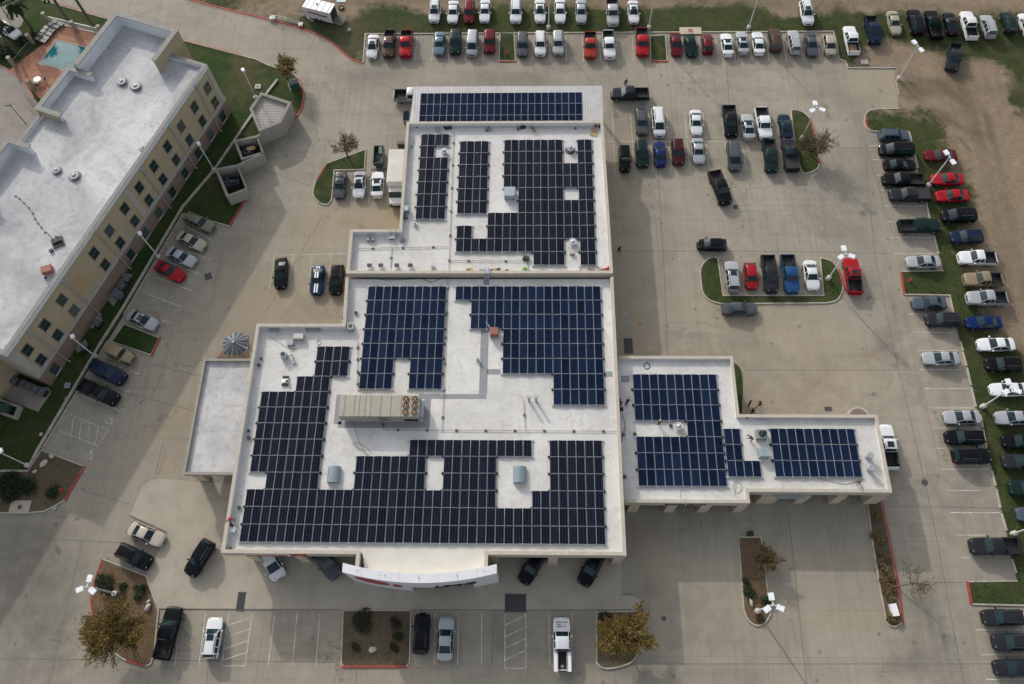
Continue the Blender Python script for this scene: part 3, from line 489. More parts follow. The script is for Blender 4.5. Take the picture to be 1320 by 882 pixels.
# the curved white entrance portal
def arcpt(x, off): t = (x + 12.72) / 8.9; return (x, 12.22 + off + 1.17 * t * t)
xsA = [-21.5 + i * 17.57 / 24 for i in range(25)]
mb = MB()
def curved(xs_, z0, z1, o0, o1, mb, m=0):
    f = [arcpt(x, o0) for x in xs_]; b = [arcpt(x, o1) for x in xs_]; mb.prism(f + b[::-1], z0, z1, m)
sel = lambda a, b: [x for x in xsA if a - .3 <= x <= b + .3]
curved(xsA, 3.35, 7.2, 0, 1.02, mb); curved(sel(-21.5, -14.4), .08, 3.348, 0, 1.0, mb); curved(sel(-6.6, -3.9), .08, 3.348, 0, 1.0, mb); kid(mb, 'entrance_portal', P('portal_white_panel', (.60, .61, .63), .45, .1, .05, .6), D)
mb = MB()
for i in range(3, 24, 3):
    x = xsA[i]; a, b = arcpt(x, -.004), arcpt(x, 1.0); mb.box(((a[0] + b[0]) / 2, (a[1] + b[1]) / 2, 7.204), (.03, 1.0, .008))
for x in (-19.8, -16.6, -12.7, -8.4, -5.4): p = arcpt(x, .6); mb.cyl((p[0], p[1], 7.2), (p[0], p[1], 7.32), .05, .05, 6)
kid(mb, 'panel_seam', M_grey, D)
mb = MB(); mb.prism([(-19.9, 16.5), (-5.35, 16.5)] + [arcpt(x, 1.03) for x in reversed(xsA) if -19.9 < x < -5.3], 4.7, 5.456); kid(mb, 'roof', P('entrance_roof_cream', (.56, .535, .475), .8, 0, .06, .5, dirt=(.6, (.42, .38, .31), .55, .85)), D)
# red lens-shaped emblem and the lettering on the portal face
mb = MB(); n = 16; vs = []
for i in range(n + 1):
    x = -20.4 + 3.9 * i / n; h = .45 + 1.15 * math.sin(math.pi * min(1, (i + .6) / (n + .6))) ** .7 ; p = arcpt(x, -.07); sk = .35 * (i / n - .5); vs += [(p[0], p[1], 4.7 - h - sk), (p[0], p[1], 4.7 + h - sk)]
mb.add(vs, [(2 * i, 2 * i + 2, 2 * i + 3, 2 * i + 1) for i in range(n)])
vs = []
for i in range(5): x = -16.1 + 1.0 * i / 4; p = arcpt(x, -.07); vs += [(p[0], p[1], 3.0), (p[0], p[1], 5.0 - .3 * abs(i - 2))]
mb.add(vs, [(2 * i, 2 * i + 2, 2 * i + 3, 2 * i + 1) for i in range(4)])
em = kid(mb, 'red_emblem', P('sign_red', (.33, .012, .02), .4), D); sm = em.modifiers.new('thick', 'SOLIDIFY'); sm.thickness = .06
def textmesh(name, body, size, mat, root, M4, ext=.02, spacing=1.0, shear=0, local=False):
    cu = bpy.data.curves.new('t', 'FONT'); cu.body = body; cu.size = size; cu.extrude = ext; cu.space_character = spacing; cu.align_x = 'CENTER'; cu.shear = shear; cu.offset = .012 * size
    o = bpy.data.objects.new('t', cu); C.objects.link(o); bpy.context.view_layer.update()
    me = bpy.data.meshes.new_from_object(o.evaluated_get(bpy.context.evaluated_depsgraph_get())); bpy.data.objects.remove(o); me.name = name
    me.transform(M4); me.materials.clear(); me.materials.append(mat)
    for p in me.polygons: p.material_index = 0
    o = link(name, me, root)
    if root and not local: o.matrix_parent_inverse = Matrix.Translation(-root.location)
    return o
M_black2 = P('sign_black', (.008, .008, .009), .5)
for ch, px in zip('JUSTKINGS', (562.8, 568.9, 575.5, 581.1, 588.9, 593.4, 598.5, 605.1, 610.5)):
    if True:
        x = G(px, 756, 4.1).x; p = arcpt(x, -.05); sl_ = math.atan(2 * 1.17 * (x + 12.72) / 8.9 ** 2)
        textmesh('sign_letter', ch, 1.5, M_black2, D, Matrix.Translation((p[0], p[1], 3.6)) @ Matrix.Rotation(sl_, 4, 'Z') @ Matrix.Rotation(math.pi / 2, 4, 'X'), .04)
# striped banner on the left front fascia
mb = MB(); mb.box((-30.8, 15.48, 5.35), (5.6, .08, .95), 0, 0); mb.box((-27.2, 15.47, 5.4), (1.9, .1, 1.0), 0, 1)
for i in range(3): mb.box((-31.0, 15.43, 5.12 + i * .26), (5.0, .03, .09), 0, 1)
mb.cyl((-27.1, 15.44, 5.4), (-27.1, 15.40, 5.4), .26, .26, 12, 2); kid(mb, 'banner', [M_white, P('sign_red', (.3, 0, 0)), P('sign_yellow', (.6, .33, .03), .5)], D)
# service wing
WB = [(11.2, 41.0), (25.8, 41.0), (25.8, 33.0), (42.9, 33.0), (42.9, 25.1), (26.3, 25.1), (26.3, 23.9), (11.2, 23.9)]
mb = MB(); mb.prism(WB, 0, 3.5, cap=False); kid(mb, 'wall', M_tan, D)
mb = MB(); mb.prism(inset(WO, .1), 3.45, 4.25); kid(mb, 'roof', P('wing_roof', (.1, .1, .1)) if False else M_rmem, D)
wp = inset(WO, .16); mb = MB(); mb.wallline(wp[:-1] + [wp[-1]], .3, 3.46, 4.7); kid(mb, 'parapet', P('parapet_membrane', (.5, .5, .5)), D)
mb = MB(); mb.wallline(wp, .4, 4.7, 4.76); mb.wallline(inset(WO, -.02), .07, 3.4, 4.698); kid(mb, 'parapet_cap', M_trim, D)
for px, py in ((813, 661), (860, 661), (903, 661), (948, 661), (978, 649.5), (1027, 649.5), (1072.5, 649.5), (1116, 650.5)):
    g = G(px, py); mb = MB(); wd = 2.3 if px in (978,) else (1.7 if px == 1116 else 1.2); mb.box((g.x + wd / 2 - .5, g.y + .9, 1.72), (wd, 1.7, 3.44)); kid(mb, 'pillar', M_tan, D)
for px0, px1, py, yy in ((820, 852, 661, 23.8), (868, 896, 661, 23.8), (911, 940, 661, 23.8), (989, 1020, 650, 25.02), (1036, 1066, 650, 25.02), (1081, 1110, 650, 25.02)):
    a, b = G(px0, py), G(px1, py); d = MB(); d.box(((a.x + b.x) / 2, yy, 1.55), (b.x - a.x + .5, .14, 3.1))
    for k in range(6): d.box(((a.x + b.x) / 2, yy - .08, .3 + .5 * k), (b.x - a.x + .4, .03, .05), 0, 1)
    kid(d, 'garage_door', [P('roller_door_dark', (.02, .021, .022), .5), M_grey], D)
mb = MB(); mb.box((31.4, 23.15, 3.7), (3.6, .55, .1)); kid(mb, 'door_hood', M_grey, D)
textmesh('sign_letter', 'EXPRESS SERVICE', .62, M_black2, D, Matrix.Translation((18.6, 22.04, 3.72)) @ Matrix.Rotation(math.pi / 2, 4, 'X'), .03, 1.05)
# low porch roof on the left and the ribbed roof at the back
LO = [(-43.2, 40.9), (-36.25, 40.9), (-36.25, 25.4), (-43.2, 25.4)]
mb = MB(); mb.prism(inset(LO, .08), 3.3, 3.82); kid(mb, 'porch_roof', M_lmem, D)
mb = MB(); lp = inset(LO, .13); mb.wallline([lp[1], lp[0], lp[3], lp[2]], .24, 3.28, 4.2); mb.wallline([inset(LO, .1)[i] for i in (1, 0, 3, 2)], .34, 4.2, 4.26); kid(mb, 'parapet_cap', P('porch_cap', (.25, .235, .20), .8), D)
for p in ((-42.0, 25.95), (-42.1, 40.2)): mb = MB(); mb.box((p[0], p[1], 1.65), (1.25, .8, 3.3)); kid(mb, 'column', M_tan, D)
T4 = [(-17.6, 85.5), (10.65, 85.4), (10.55, 78.85), (-18.3, 78.9)]
mb = MB(); mb.add([(-17.9, 85.5, 5.75), (10.65, 85.4, 5.75), (10.6, 78.4, 5.3), (-18.35, 78.4, 5.3), (-17.9, 85.5, 5.5), (10.65, 85.4, 5.5), (10.6, 78.4, 5.05), (-18.35, 78.4, 5.05)], [(3, 2, 1, 0), (4, 5, 6, 7), (0, 1, 5, 4), (1, 2, 6, 5), (2, 3, 7, 6), (3, 0, 4, 7)])
for i in range(72):
    x = -17.7 + i * .395; y0, y1 = 85.45, 78.42; mb.add([(x - .03, y0, 5.752), (x + .03, y0, 5.752), (x + .03, y1, 5.306), (x - .03, y1, 5.306), (x, y0, 5.80), (x, y1, 5.352)], [(0, 4, 5, 3), (4, 1, 2, 5)])
kid(mb, 'ribbed_roof', M_ribbed, D)
for x in (-17.2, -8, 1, 10.0): mb = MB(); mb.box((x, 85.0, 2.75), (.35, .35, 5.5)); kid(mb, 'post', M_galv, D)
# grey walkway pads on the roof
for (a, b, c, d, z) in ((434, 509, 440, 547, 5.452), (436, 543.5, 553, 552, 5.452), (547, 513, 553.5, 552, 5.456), (540, 508, 627, 514.5, 5.452), (620, 424, 628, 508, 5.452), (628, 476, 645, 483, 5.452), (779, 479, 790, 486, 5.452), (624, 345, 631, 368, 5.452)):
    p, q = G(a, b, z), G(c, d, z); mb = MB(); mb.box(((p.x + q.x) / 2, (p.y + q.y) / 2, z), (abs(q.x - p.x), abs(p.y - q.y), .012)); kid(mb, 'walkway_pad', M_walk, D)
p, q = G(801, 484, 4.25), G(806, 491, 4.25); mb = MB(); mb.box((12.1, 38.2, 4.258), (1.1, .9, .012)); kid(mb, 'walkway_pad', M_walk, D)
# ---------------------------------------------------------------- solar arrays
M_pframe = P('panel_frame_silver', (.40, .41, .43), .4, 0, .05)
def pvpanel(name, mat):
    mb = MB(); mb.box((0, 0, 0), (1.0, 2.0, .04), 0, 1)
    mb.add([(-.483, -.984, .0215), (.483, -.984, .0215), (.483, .984, .0215), (-.483, .984, .0215)], [(0, 1, 2, 3)], 0); return mb.mesh(name, [mat, M_pframe])
ME_B = pvpanel('solar_panel', M_pblue); ME_D = pvpanel('solar_panel', M_pdark)
def array(label, x0, y0, dx, dy, rows, z, me, tilt=5.5, name='solar_array', flat=None):
    cells = [(r, c) for r, cs in enumerate(rows) for a, b in cs for c in range(a, b + 1)]
    cx = x0 + dx * (min(c for _, c in cells)); root = tag(empty(name, (x0 + dx * 2, y0, z - .25)), label, 'solar array'); rl = MB(); cells.sort(key=lambda t: -t[0])
    extra = MB(); n = 0
    for r, c in cells:
        pair = c // 2; px = x0 + dx * (c + .5) + (.012 if c % 2 == 0 else -.012); py = y0 - dy * (r + .5); t = math.radians(tilt) * (-1 if c % 2 == 0 else 1)
        zz = z if flat is None else z + flat * py
        Mx = Matrix.Translation((px, py, zz)) @ Matrix.Rotation(t, 4, 'Y') @ Matrix.Rotation(0 if flat is None else math.atan(flat), 4, 'X') @ Matrix.Diagonal(((dx - .05) if flat is None else dx - .03, (dy - .055) / 2, 1, 1))
        if n < 100:
            o = link('solar_panel', me, root); o.matrix_parent_inverse = Matrix.Translation(-root.location); o.matrix_basis = Mx; n += 1
        else:
            vs = [Mx @ v.co for v in me.vertices]
            for p in me.polygons: extra.add([vs[i] for i in p.vertices], [tuple(range(len(p.vertices)))], p.material_index)
    if extra.v: o = kid(extra, 'solar_panels', list(me.materials), root); o['kind'] = 'stuff'
    for r, cs in enumerate(rows):
        for a, b in cs:
            for k in (0, 1):
                y = y0 - dy * (r + k); zz = z - .12 if flat is None else z + flat * y - .06; rl.box((x0 + dx * (a + b + 1) / 2, y, zz), (dx * (b - a + 1) + (.5 if flat is None else .1), .07, .05))
                if flat is None:
                    for c in range(a, b + 2, 2): rl.box((x0 + dx * c, y, z - .2), (.35, .3, .09))
    kid(rl, 'racking', M_alu, root); return root
array('wide black solar array wrapping the left and front of the showroom roof', -34.36, 42.1, 1.0755, 2.1, [[(6, 9)], [(6, 9)], [(4, 7)], [(0, 7)], [(0, 7)], [(0, 7)], [(0, 7), (18, 31), (34, 39)], [(0, 7), (12, 19), (22, 27), (34, 39)], [(2, 7), (12, 19), (22, 27), (34, 39)], [(0, 27), (32, 39)], [(0, 39)], [(0, 39)]], 5.75, ME_D)
array('blue solar array with a notch in its lower edge on the middle roof', -22.0, 50.97, 1.058, 2.115, [[(0, 9)]] * 5 + [[(0, 3), (6, 9)]] * 2, 5.75, ME_B)
array('large stepped blue solar array on the right of the middle roof', -10.2, 50.97, 1.078, 2.11, [[(0, 17)], [(2, 17)], [(2, 17)], [(6, 17)], [(6, 17)], [(6, 17)], [(12, 17)], [(12, 17)]], 5.75, ME_B)
array('narrow black solar array with a vent notch, left on the upper roof', -16.3, 76.33, 1.04, 2.115, [[(0, 3)], [(0, 1)]] + [[(0, 3)]] * 5, 5.9, ME_D)
array('plain four-wide black solar array on the upper roof', -10.52, 75.02, 1.055, 2.1, [[(0, 3)]] * 6, 5.9, ME_D)
array('big irregular black solar array on the right of the upper roof', -10.43, 75.22, 1.065, 2.11, [[(6, 13), (16, 17)], [(6, 13), (16, 17)], [(6, 17)], [(6, 17)], [(8, 13), (16, 17)], [(8, 17)], [(4, 17)], [(0, 1), (4, 17)], [(0, 13), (16, 17)], [(10, 13), (16, 17)]], 5.9, ME_D)
array('blue solar array with a gap at its left beside the showroom wall', 12.99, 38.77, 1.072, 2.09, [[(0, 9)]] * 3 + [[(6, 9)]] + [[(0, 9)]] * 3, 4.55, ME_B)
array('small L-shaped blue solar array in the middle of the service wing', 23.9, 31.48, 1.02, 2.05, [[(0, 1)], [(0, 1)], [(0, 3)]], 4.55, ME_B)
array('three-row blue solar array on the right end of the service wing', 29.63, 31.52, 1.043, 2.05, [[(0, 9)]] * 3, 4.55, ME_B)
array('long three-row blue solar array on the ribbed metal roof at the back', -16.85, 84.2, 1.017, 2.03, [[(0, 23)]] * 3, .42, ME_B, 0, 'solar_array', .0634)
# ---------------------------------------------------------------- the hotel
HA = Vector((-65.5, 38.7, 0)); HR = math.atan2(46.7, 17.35); H = tag(empty('hotel', HA, HR), 'three storey tan hotel with brick base and mottled grey-white flat roof', 'building')
def hk(mb, name, mats, par=None): return mb.build(name, mats, par or H)
def rect(u0, u1, v0, v1): return [(u0, v0), (u1, v0), (u1, v1), (u0, v1)]
mb = MB(); mb.prism(rect(0, 50, 0, 18.2), 2.9, 9.9, cap=False); mb.prism(rect(42.6, 53.3, 6.3, 18.2), 2.9, 9.88, cap=False); mb.prism(rect(-18, -0.02, 5.0, 18.2), 0, 9.9, cap=False); hk(mb, 'wall', M_hotelwall)
mb = MB(); mb.prism(rect(-.08, 50.08, -.08, 18.2), -.05, 2.95); mb.prism(rect(42.5, 53.38, 6.2, 18.2), -.05, 2.94); hk(mb, 'brick_base', M_brick)
mb = MB(); mb.prism(rect(-.14, 50.14, -.14, 18.1), 2.95, 3.6); mb.box((.55, -.03, 6.7), (1.1, .12, 6.2)); mb.box((49.6, -.03, 6.7), (.8, .12, 6.2)); mb.box((26.95, -.03, 6.7), (1.0, .1, 6.2)); mb.box((-.03, .9, 6.7), (.12, 1.8, 6.2)); mb.box((50.03, .6, 6.7), (.12, 1.2, 6.2)); hk(mb, 'trim_band', M_hoteltrim)
mb = MB(); mb.prism(rect(-18, 50, 0.05, 18.1) if False else [(-18, 5.1), (.05, 5.1), (.05, .05), (49.95, .05), (49.95, 6.35), (53.2, 6.35), (53.2, 18.1), (-18, 18.1)], 9.8, 10.0); hk(mb, 'roof', M_hmem)
mb = MB(); mb.wallline([(-18, 5.2), (.25, 5.2), (.25, .25), (49.75, .25), (49.75, 6.2)], .5, 9.82, 10.52); mb.wallline([(28, 18.1), (34, 18.1)], .5, 9.82, 10.5); mb.wallline([(42.2, 18.2), (43.5, 18.2)], .5, 9.82, 10.5); hk(mb, 'parapet', P('hotel_parapet_inner', (.56, .58, .61), .8, 0, .06, .8, dirt=(.5, (.4, .4, .4), .55, .85)))
mb = MB(); mb.wallline([(-18, 5.2), (.25, 5.2), (.25, .25), (49.75, .25), (49.75, 6.2)], .6, 10.52, 10.6); mb.wallline([(28, 18.1), (34, 18.1)], .6, 10.5, 10.58); hk(mb, 'parapet_cap', M_cap)
mb = MB()
for q in ([(42.3, 16.9), (53.0, 16.9), (53.0, 6.5), (46.9, 6.5)], ): mb.wallline(q, .5, 9.83, 12.1)
mb.wallline([(34.0, 14.6), (34.0, 18.3), (41.9, 18.3), (41.9, 14.6)], .5, 9.83, 11.3); mb.wallline([(27.6, 15.2), (27.6, 18.6), (18.5, 18.6), (18.5, 15.2)], .5, 9.83, 11.6); hk(mb, 'tower_parapet', P('hotel_parapet_inner', (.4, .4, .4)))
mb = MB(); mb.wallline([(42.3, 16.9), (53.0, 16.9), (53.0, 6.5), (46.9, 6.5)], .8, 12.1, 12.22); mb.wallline([(34.0, 14.4), (34.0, 18.3), (41.9, 18.3), (41.9, 14.4)], .8, 11.3, 11.42); mb.wallline([(27.6, 15.0), (27.6, 18.6), (18.5, 18.6), (18.5, 15.0)], .8, 11.6, 11.72)
hk(mb, 'parapet_cap', M_cap)
mb = MB(); mb.wallline([(42.04, 17.17), (53.27, 17.17), (53.27, 6.23), (46.6, 6.23)], .05, 9.84, 12.08); mb.wallline([(33.73, 14.5), (33.73, 18.57), (42.17, 18.57), (42.17, 14.5)], .05, 9.0, 11.28); hk(mb, 'wall', M_hotelwall)
wme = MB(); wme.box((0, 0, 0), (1.36, .12, 1.76)); wmesh = wme.mesh('window', M_frame); pme = MB(); pme.box((0, -.05, .42), (1.16, .05, .72)); pme.box((0, -.045, -.42), (1.16, .05, .74)); pmesh = pme.mesh('pane', M_pane); sme = MB(); sme.box((0, -.1, -.93), (1.5, .2, .1)); smesh = sme.mesh('sill', M_hoteltrim)
for u in (48.0, 44.15, 40.35, 36.45, 32.74, 28.85, 25.07, 21.2, 17.4, 9.77, 5.87, 2.05):
    for z in (7.72, 4.62, 1.45):
        if z < 2 and u in (17.4, 9.77, 5.87): continue
        o = link('window', wmesh, H, (u, -.02 if z > 2 else -.1, z)); link('pane', pmesh, o); link('sill', smesh, o)
for v in (3.2, 9.5):
    for z in (7.72, 4.62): o = link('window', wmesh, H, (50.02, v, z)); o.rotation_euler.z = math.pi / 2; link('pane', pmesh, o); link('sill', smesh, o)
for u, zt in ((46.18, 10.1), (38.54, 9.9), (30.79, 9.6), (19.62, 9.9), (11.71, 9.7), (3.99, 9.6)):
    mb = MB(); mb.cyl((u, -.2, .2), (u, -.2, zt), .085, .085, 8); mb.box((u, -.17, zt), (.34, .3, .3)); mb.cyl((u, -.2, .2), (u, -.5, .05), .085, .085, 8); hk(mb, 'downspout', M_galv)
mb = MB(); mb.box((13.0, -.004, 6.6), (2.6, .02, 2.6)); hk(mb, 'wall_patch', P('stucco_patch', (.335, .24, .135), .92, 0, .1, .8))
def ontop(px, py, z): return G(px, py, z)
def vent(px, py, z, r, h, label, mats=None, name='roof_vent', cat='roof vent'):
    g = G(px, py, z); mb = MB(); mb.cyl((0, 0, 0), (0, 0, .05), r * 1.25, r * 1.25, 14, 1); mb.cyl((0, 0, .05), (0, 0, h * .6), r * .6, r * .6, 14); mb.cyl((0, 0, h * .55), (0, 0, h * .8), r * .85, r * .82, 14); mb.cyl((0, 0, h * .8), (0, 0, h * .82), r * .5, r * .5, 12, 2); mb.dome((0, 0, h * .82), r * .42, h * .25, 12, 3)
    return tag(mb.build(name, (mats or [M_galv, M_rmem]) + [M_dkgrey], None, True, (g.x, g.y, z)), label, cat)
M_hmx = [P('vent_silver', (.27, .28, .29), .55, .2), P('vent_boot', (.17, .17, .18), .8)]
vent(158, 107, 10.0, .7, .5, 'silver roof vent on the hotel roof, left of the upper pair', M_hmx); vent(176, 113, 10.0, .75, .5, 'silver roof vent on the hotel roof, right of the upper pair', M_hmx)
vent(74, 221, 10.0, .6, .45, 'silver roof vent on the hotel roof, left of the lower pair', M_hmx); vent(97, 228, 10.0, .75, .5, 'silver roof vent on the hotel roof, right of the lower pair', M_hmx); vent(185, 192, 10.0, .45, .4, 'small roof vent against the hotel parapet', M_hmx)
g = G(75, 313, 10.0); a = tag(empty('antenna_rack', g, .5), 'black antenna rack with masts and cables on the hotel roof', 'antenna')
mb = MB(); mb.box((0, 0, .12), (1.5, 1.5, .2)); mb.box((0, 0, .3), (1.2, .3, .25)); mb.box((.1, .4, .3), (.3, .8, .3)); mb.box((-1.1, -.9, .15), (.5, .4, .3)); mb.build('base', M_black, a)
mb = MB(); mb.cyl((-.4, .5, .2), (-.4, .9, 1.9), .05, .05, 6); mb.cyl((.4, -.2, .2), (.4, -.2, 1.6), .05, .05, 6); mb.cyl((.4, -.2, 1.2), (.9, .3, .2), .03, .03, 5); mb.build('mast', M_dkgrey, a)
g = G(63, 350, 10.0); a = tag(empty('roof_fan_box', g, .35), 'small red box unit on the hotel roof by the parapet', 'fan unit'); mb = MB(); mb.box((0, 0, .42), (1.3, .95, .7)); mb.build('housing', M_redbox, a); mb = MB(); mb.box((-.35, 0, .05), (.15, .8, .1)); mb.box((.35, 0, .05), (.15, .8, .1)); mb.box((-.5, -.9, .1), (.25, .2, .2)); mb.build('foot', M_black, a)
pts = [(20, 253), (25, 256), (31, 262), (37, 268), (42, 275), (45, 282), (49, 288), (53, 293), (58, 300)]
cb = MB(); cb.tube([G(x, y, 10.04) for x, y in pts], .03, 5); o = tag(cb.build('roof_cable', M_black), 'thin dark cable on small blocks leading to the antenna on the hotel roof', 'cable')
for x, y in pts: g = G(x, y, 10.05); b_ = MB(); b_.box((g.x, g.y, 10.03), (.22, .22, .1)); b_.build('support_block', M_dkgrey, o)
# ---------------------------------------------------------------- vehicles
def car_parts(kind):
    """loft a car body from stations along its length and split it into body and glass meshes. Front is +x."""
    K = {  # x, half width, belt z, (roof z, roof half width) or None, tag of the strip AFTER this station
        'sedan': (4.85, .33, [(2.40, .60, .55), (2.36, .74, .66), (2.15, .86, .76), (1.70, .91, .83), (1.15, .92, .90), (.95, .92, .93, None, 'W'), (.20, .92, .95, (1.37, .66), 'g'), (-.18, .92, .955, (1.44, .68), 'p'), (-.26, .92, .955, (1.44, .68), 'g'), (-.85, .92, .965, (1.42, .66), 'R'), (-1.62, .91, .99, None), (-2.05, .88, .99), (-2.30, .80, .95), (-2.40, .72, .80), (-2.42, .70, .55)]),
        'coupe': (4.78, .34, [(2.38, .62, .55), (2.33, .78, .68), (2.10, .88, .78), (1.60, .93, .85), (.95, .94, .91), (.66, .94, .94, None, 'W'), (-.10, .92, .95, (1.31, .62), 'g'), (-.45, .92, .96, (1.37, .63), 'g'), (-1.0, .94, .98, (1.33, .60), 'R'), (-1.75, .95, 1.02, None), (-2.10, .92, 1.03), (-2.30, .85, .97), (-2.38, .80, .6)]),
        'hatch': (4.25, .32, [(2.10, .60, .58), (2.05, .74, .70), (1.85, .85, .80), (1.45, .89, .88), (1.10, .90, .95, None, 'W'), (.35, .90, .97, (1.42, .66), 'g'), (-.15, .90, .98, (1.50, .68), 'p'), (-.23, .90, .98, (1.50, .68), 'g'), (-1.0, .90, 1.0, (1.48, .67), 'g'), (-1.45, .89, 1.02, (1.43, .64), 'R'), (-1.95, .86, 1.03, None), (-2.08, .82, .95), (-2.12, .80, .5)]),
        'suv': (4.75, .36, [(2.36, .66, .60), (2.32, .80, .80), (2.12, .90, .93), (1.65, .94, 1.0), (1.12, .95, 1.06), (.98, .95, 1.08, None, 'W'), (.35, .95, 1.10, (1.62, .70), 'g'), (-.10, .95, 1.11, (1.71, .73), 'p'), (-.19, .95, 1.11, (1.71, .73), 'g'), (-1.05, .95, 1.12, (1.71, .73), 'p'), (-1.15, .95, 1.12, (1.71, .73), 'g'), (-1.80, .94, 1.13, (1.67, .71), 'b'), (-1.98, .94, 1.13, (1.64, .69), 'R'), (-2.28, .90, 1.12, None), (-2.36, .88, .95), (-2.38, .86, .55)]),
        'bigsuv': (5.3, .39, [(2.62, .74, .65), (2.58, .88, .95), (2.40, .98, 1.08), (1.85, 1.0, 1.13), (1.15, 1.01, 1.17), (1.02, 1.01, 1.19, None, 'W'), (.45, 1.01, 1.21, (1.80, .78), 'g'), (0.0, 1.01, 1.22, (1.88, .80), 'p'), (-.10, 1.01, 1.22, (1.88, .80), 'g'), (-1.15, 1.01, 1.22, (1.88, .80), 'p'), (-1.25, 1.01, 1.22, (1.88, .80), 'g'), (-2.20, 1.0, 1.22, (1.84, .79), 'b'), (-2.32, 1.0, 1.22, (1.82, .78), 'R'), (-2.56, .97, 1.20, None), (-2.63, .95, 1.0), (-2.65, .93, .6)]),
        'van': (5.1, .35, [(2.52, .66, .62), (2.48, .80, .82), (2.30, .92, .95), (1.95, .96, 1.03), (1.65, .97, 1.10, None, 'W'), (.75, .98, 1.13, (1.70, .74), 'g'), (.25, .98, 1.14, (1.78, .77), 'p'), (.15, .98, 1.14, (1.78, .77), 'g'), (-1.0, .98, 1.14, (1.78, .77), 'p'), (-1.1, .98, 1.14, (1.78, .77), 'g'), (-2.05, .97, 1.15, (1.74, .76), 'b'), (-2.20, .97, 1.15, (1.72, .75), 'R'), (-2.46, .94, 1.14, None), (-2.53, .92, .9), (-2.55, .90, .55)]),
        'pickup': (5.85, .40, [(2.90, .76, .68), (2.86, .90, .98), (2.68, .98, 1.10), (2.05, 1.0, 1.15), (1.42, 1.0, 1.19), (1.28, 1.0, 1.21, None, 'W'), (.72, 1.0, 1.22, (1.80, .76), 'g'), (.30, 1.0, 1.22, (1.88, .79), 'p'), (.20, 1.0, 1.22, (1.88, .79), 'g'), (-.55, 1.0, 1.22, (1.86, .78), 'b'), (-.66, 1.0, 1.22, (1.83, .77), 'R'), (-.82, 1.0, 1.21, None), (-.86, 1.0, 1.21)]),
        'jeep': (4.4, .40, [(2.18, .62, .70), (2.14, .70, 1.0), (1.95, .72, 1.12), (1.2, .78, 1.18), (.72, .82, 1.20), (.62, .86, 1.20, None, 'W'), (.35, .88, 1.2, (1.78, .72), 'g'), (.05, .88, 1.2, (1.84, .76), 'p'), (-.05, .88, 1.2, (1.84, .76), 'g'), (-1.2, .88, 1.2, (1.84, .76), 'p'), (-1.3, .88, 1.2, (1.84, .76), 'g'), (-1.85, .88, 1.2, (1.80, .75), 'R'), (-2.05, .86, 1.18, None), (-2.12, .85, .9), (-2.14, .85, .6)]),
    }
    K['shortpickup'] = (5.4, .39, [(x - .25 if x > 0 else x, *r) for x, *r in K['pickup'][2]])
    L, R, st = K[kind]; wx = {'sedan': (1.45, -1.35), 'coupe': (1.42, -1.35), 'hatch': (1.30, -1.25), 'suv': (1.42, -1.35), 'bigsuv': (1.62, -1.5), 'van': (1.58, -1.5), 'pickup': (1.95, -1.85), 'shortpickup': (1.7, -1.6), 'jeep': (1.25, -1.35)}[kind]
    x0_, x1_ = st[0][0], st[-1][0]; q_ = []
    for s in st:
        f_ = max(0, s[0] - (x0_ - .5)) / .5; r_ = max(0, (x1_ + .4) - s[0]) / .4 if 'pickup' not in kind else 0
        q_.append((s[0], s[1] * (1 - .17 * f_ ** 2 - .13 * r_ ** 2), *s[2:]))
    st = q_
    low = .24 if kind in ('sedan', 'coupe', 'hatch', 'van') else .36; full = []
    xs_ = [s[0] for s in st]; tailx = -L / 2 if 'pickup' in kind else xs_[-1]
    def at(x):
        for a, b in zip(st, st[1:]):
            if a[0] >= x >= b[0]:
                t = (a[0] - x) / (a[0] - b[0] + 1e-9); lr = lambda i: a[i] + (b[i] - a[i]) * t; ra = a[3] if len(a) > 3 else None; rb = b[3] if len(b) > 3 else None
                tg = a[4] if len(a) > 4 else None
                if ra or rb:
                    A = ra or (a[2] + .02, a[1] * .80); B = rb or (b[2] + .02, b[1] * .80); roof = (A[0] + (B[0] - A[0]) * t, A[1] + (B[1] - A[1]) * t)
                else: roof = None
                return (x, lr(1), lr(2), roof, tg)
        return st[-1]
    extra = []
    for c in wx:
        for d in (-.46, -.40, -.2, .2, .40, .46):
            x = c + d
            if x > xs_[-1] + .02 and min(abs(x - q) for q in xs_) > .03: extra.append(at(x))
    st2 = sorted([(s[0], s[1], s[2], s[3] if len(s) > 3 else None, s[4] if len(s) > 4 else None) for s in st] + extra, key=lambda s: -s[0])
    rows = []
    for x, w_, zb, roof, tg in st2:
        z0 = low; arch = min(abs(x - c) for c in wx)
        if arch < .42: z0 = R * 2 + .03 - (.1 if arch > .3 else 0)
        z1 = max(z0 + .02, low + .22); z1 = min(z1, zb - .14)
        z0 = min(z0, zb - .18)
        if roof: zr, wr = roof; up_ = [(wr, zr - .05), (wr * .90, zr - .008), (wr * .5, zr + .022), (0, zr + .03)]
        else: up_ = [(w_ * .82, zb + .015), (w_ * .74, zb + .03), (w_ * .4, zb + .045), (0, zb + .05)]
        half = [(w_ * .93, z0), (w_, z1), (w_, zb - .10), (w_ * .96, zb)] + up_
        rows.append([(x, y, z) for y, z in half] + [(x, -y, z) for y, z in half[-2::-1]])
    n = len(rows[0]); parts = {k: MB() for k in ('body', 'windshield', 'rear_window', 'side_glass_l', 'side_glass_r')}
    vs = [v for r in rows for v in r]; body = parts['body']; fb = []
    g = {k: [] for k in parts}
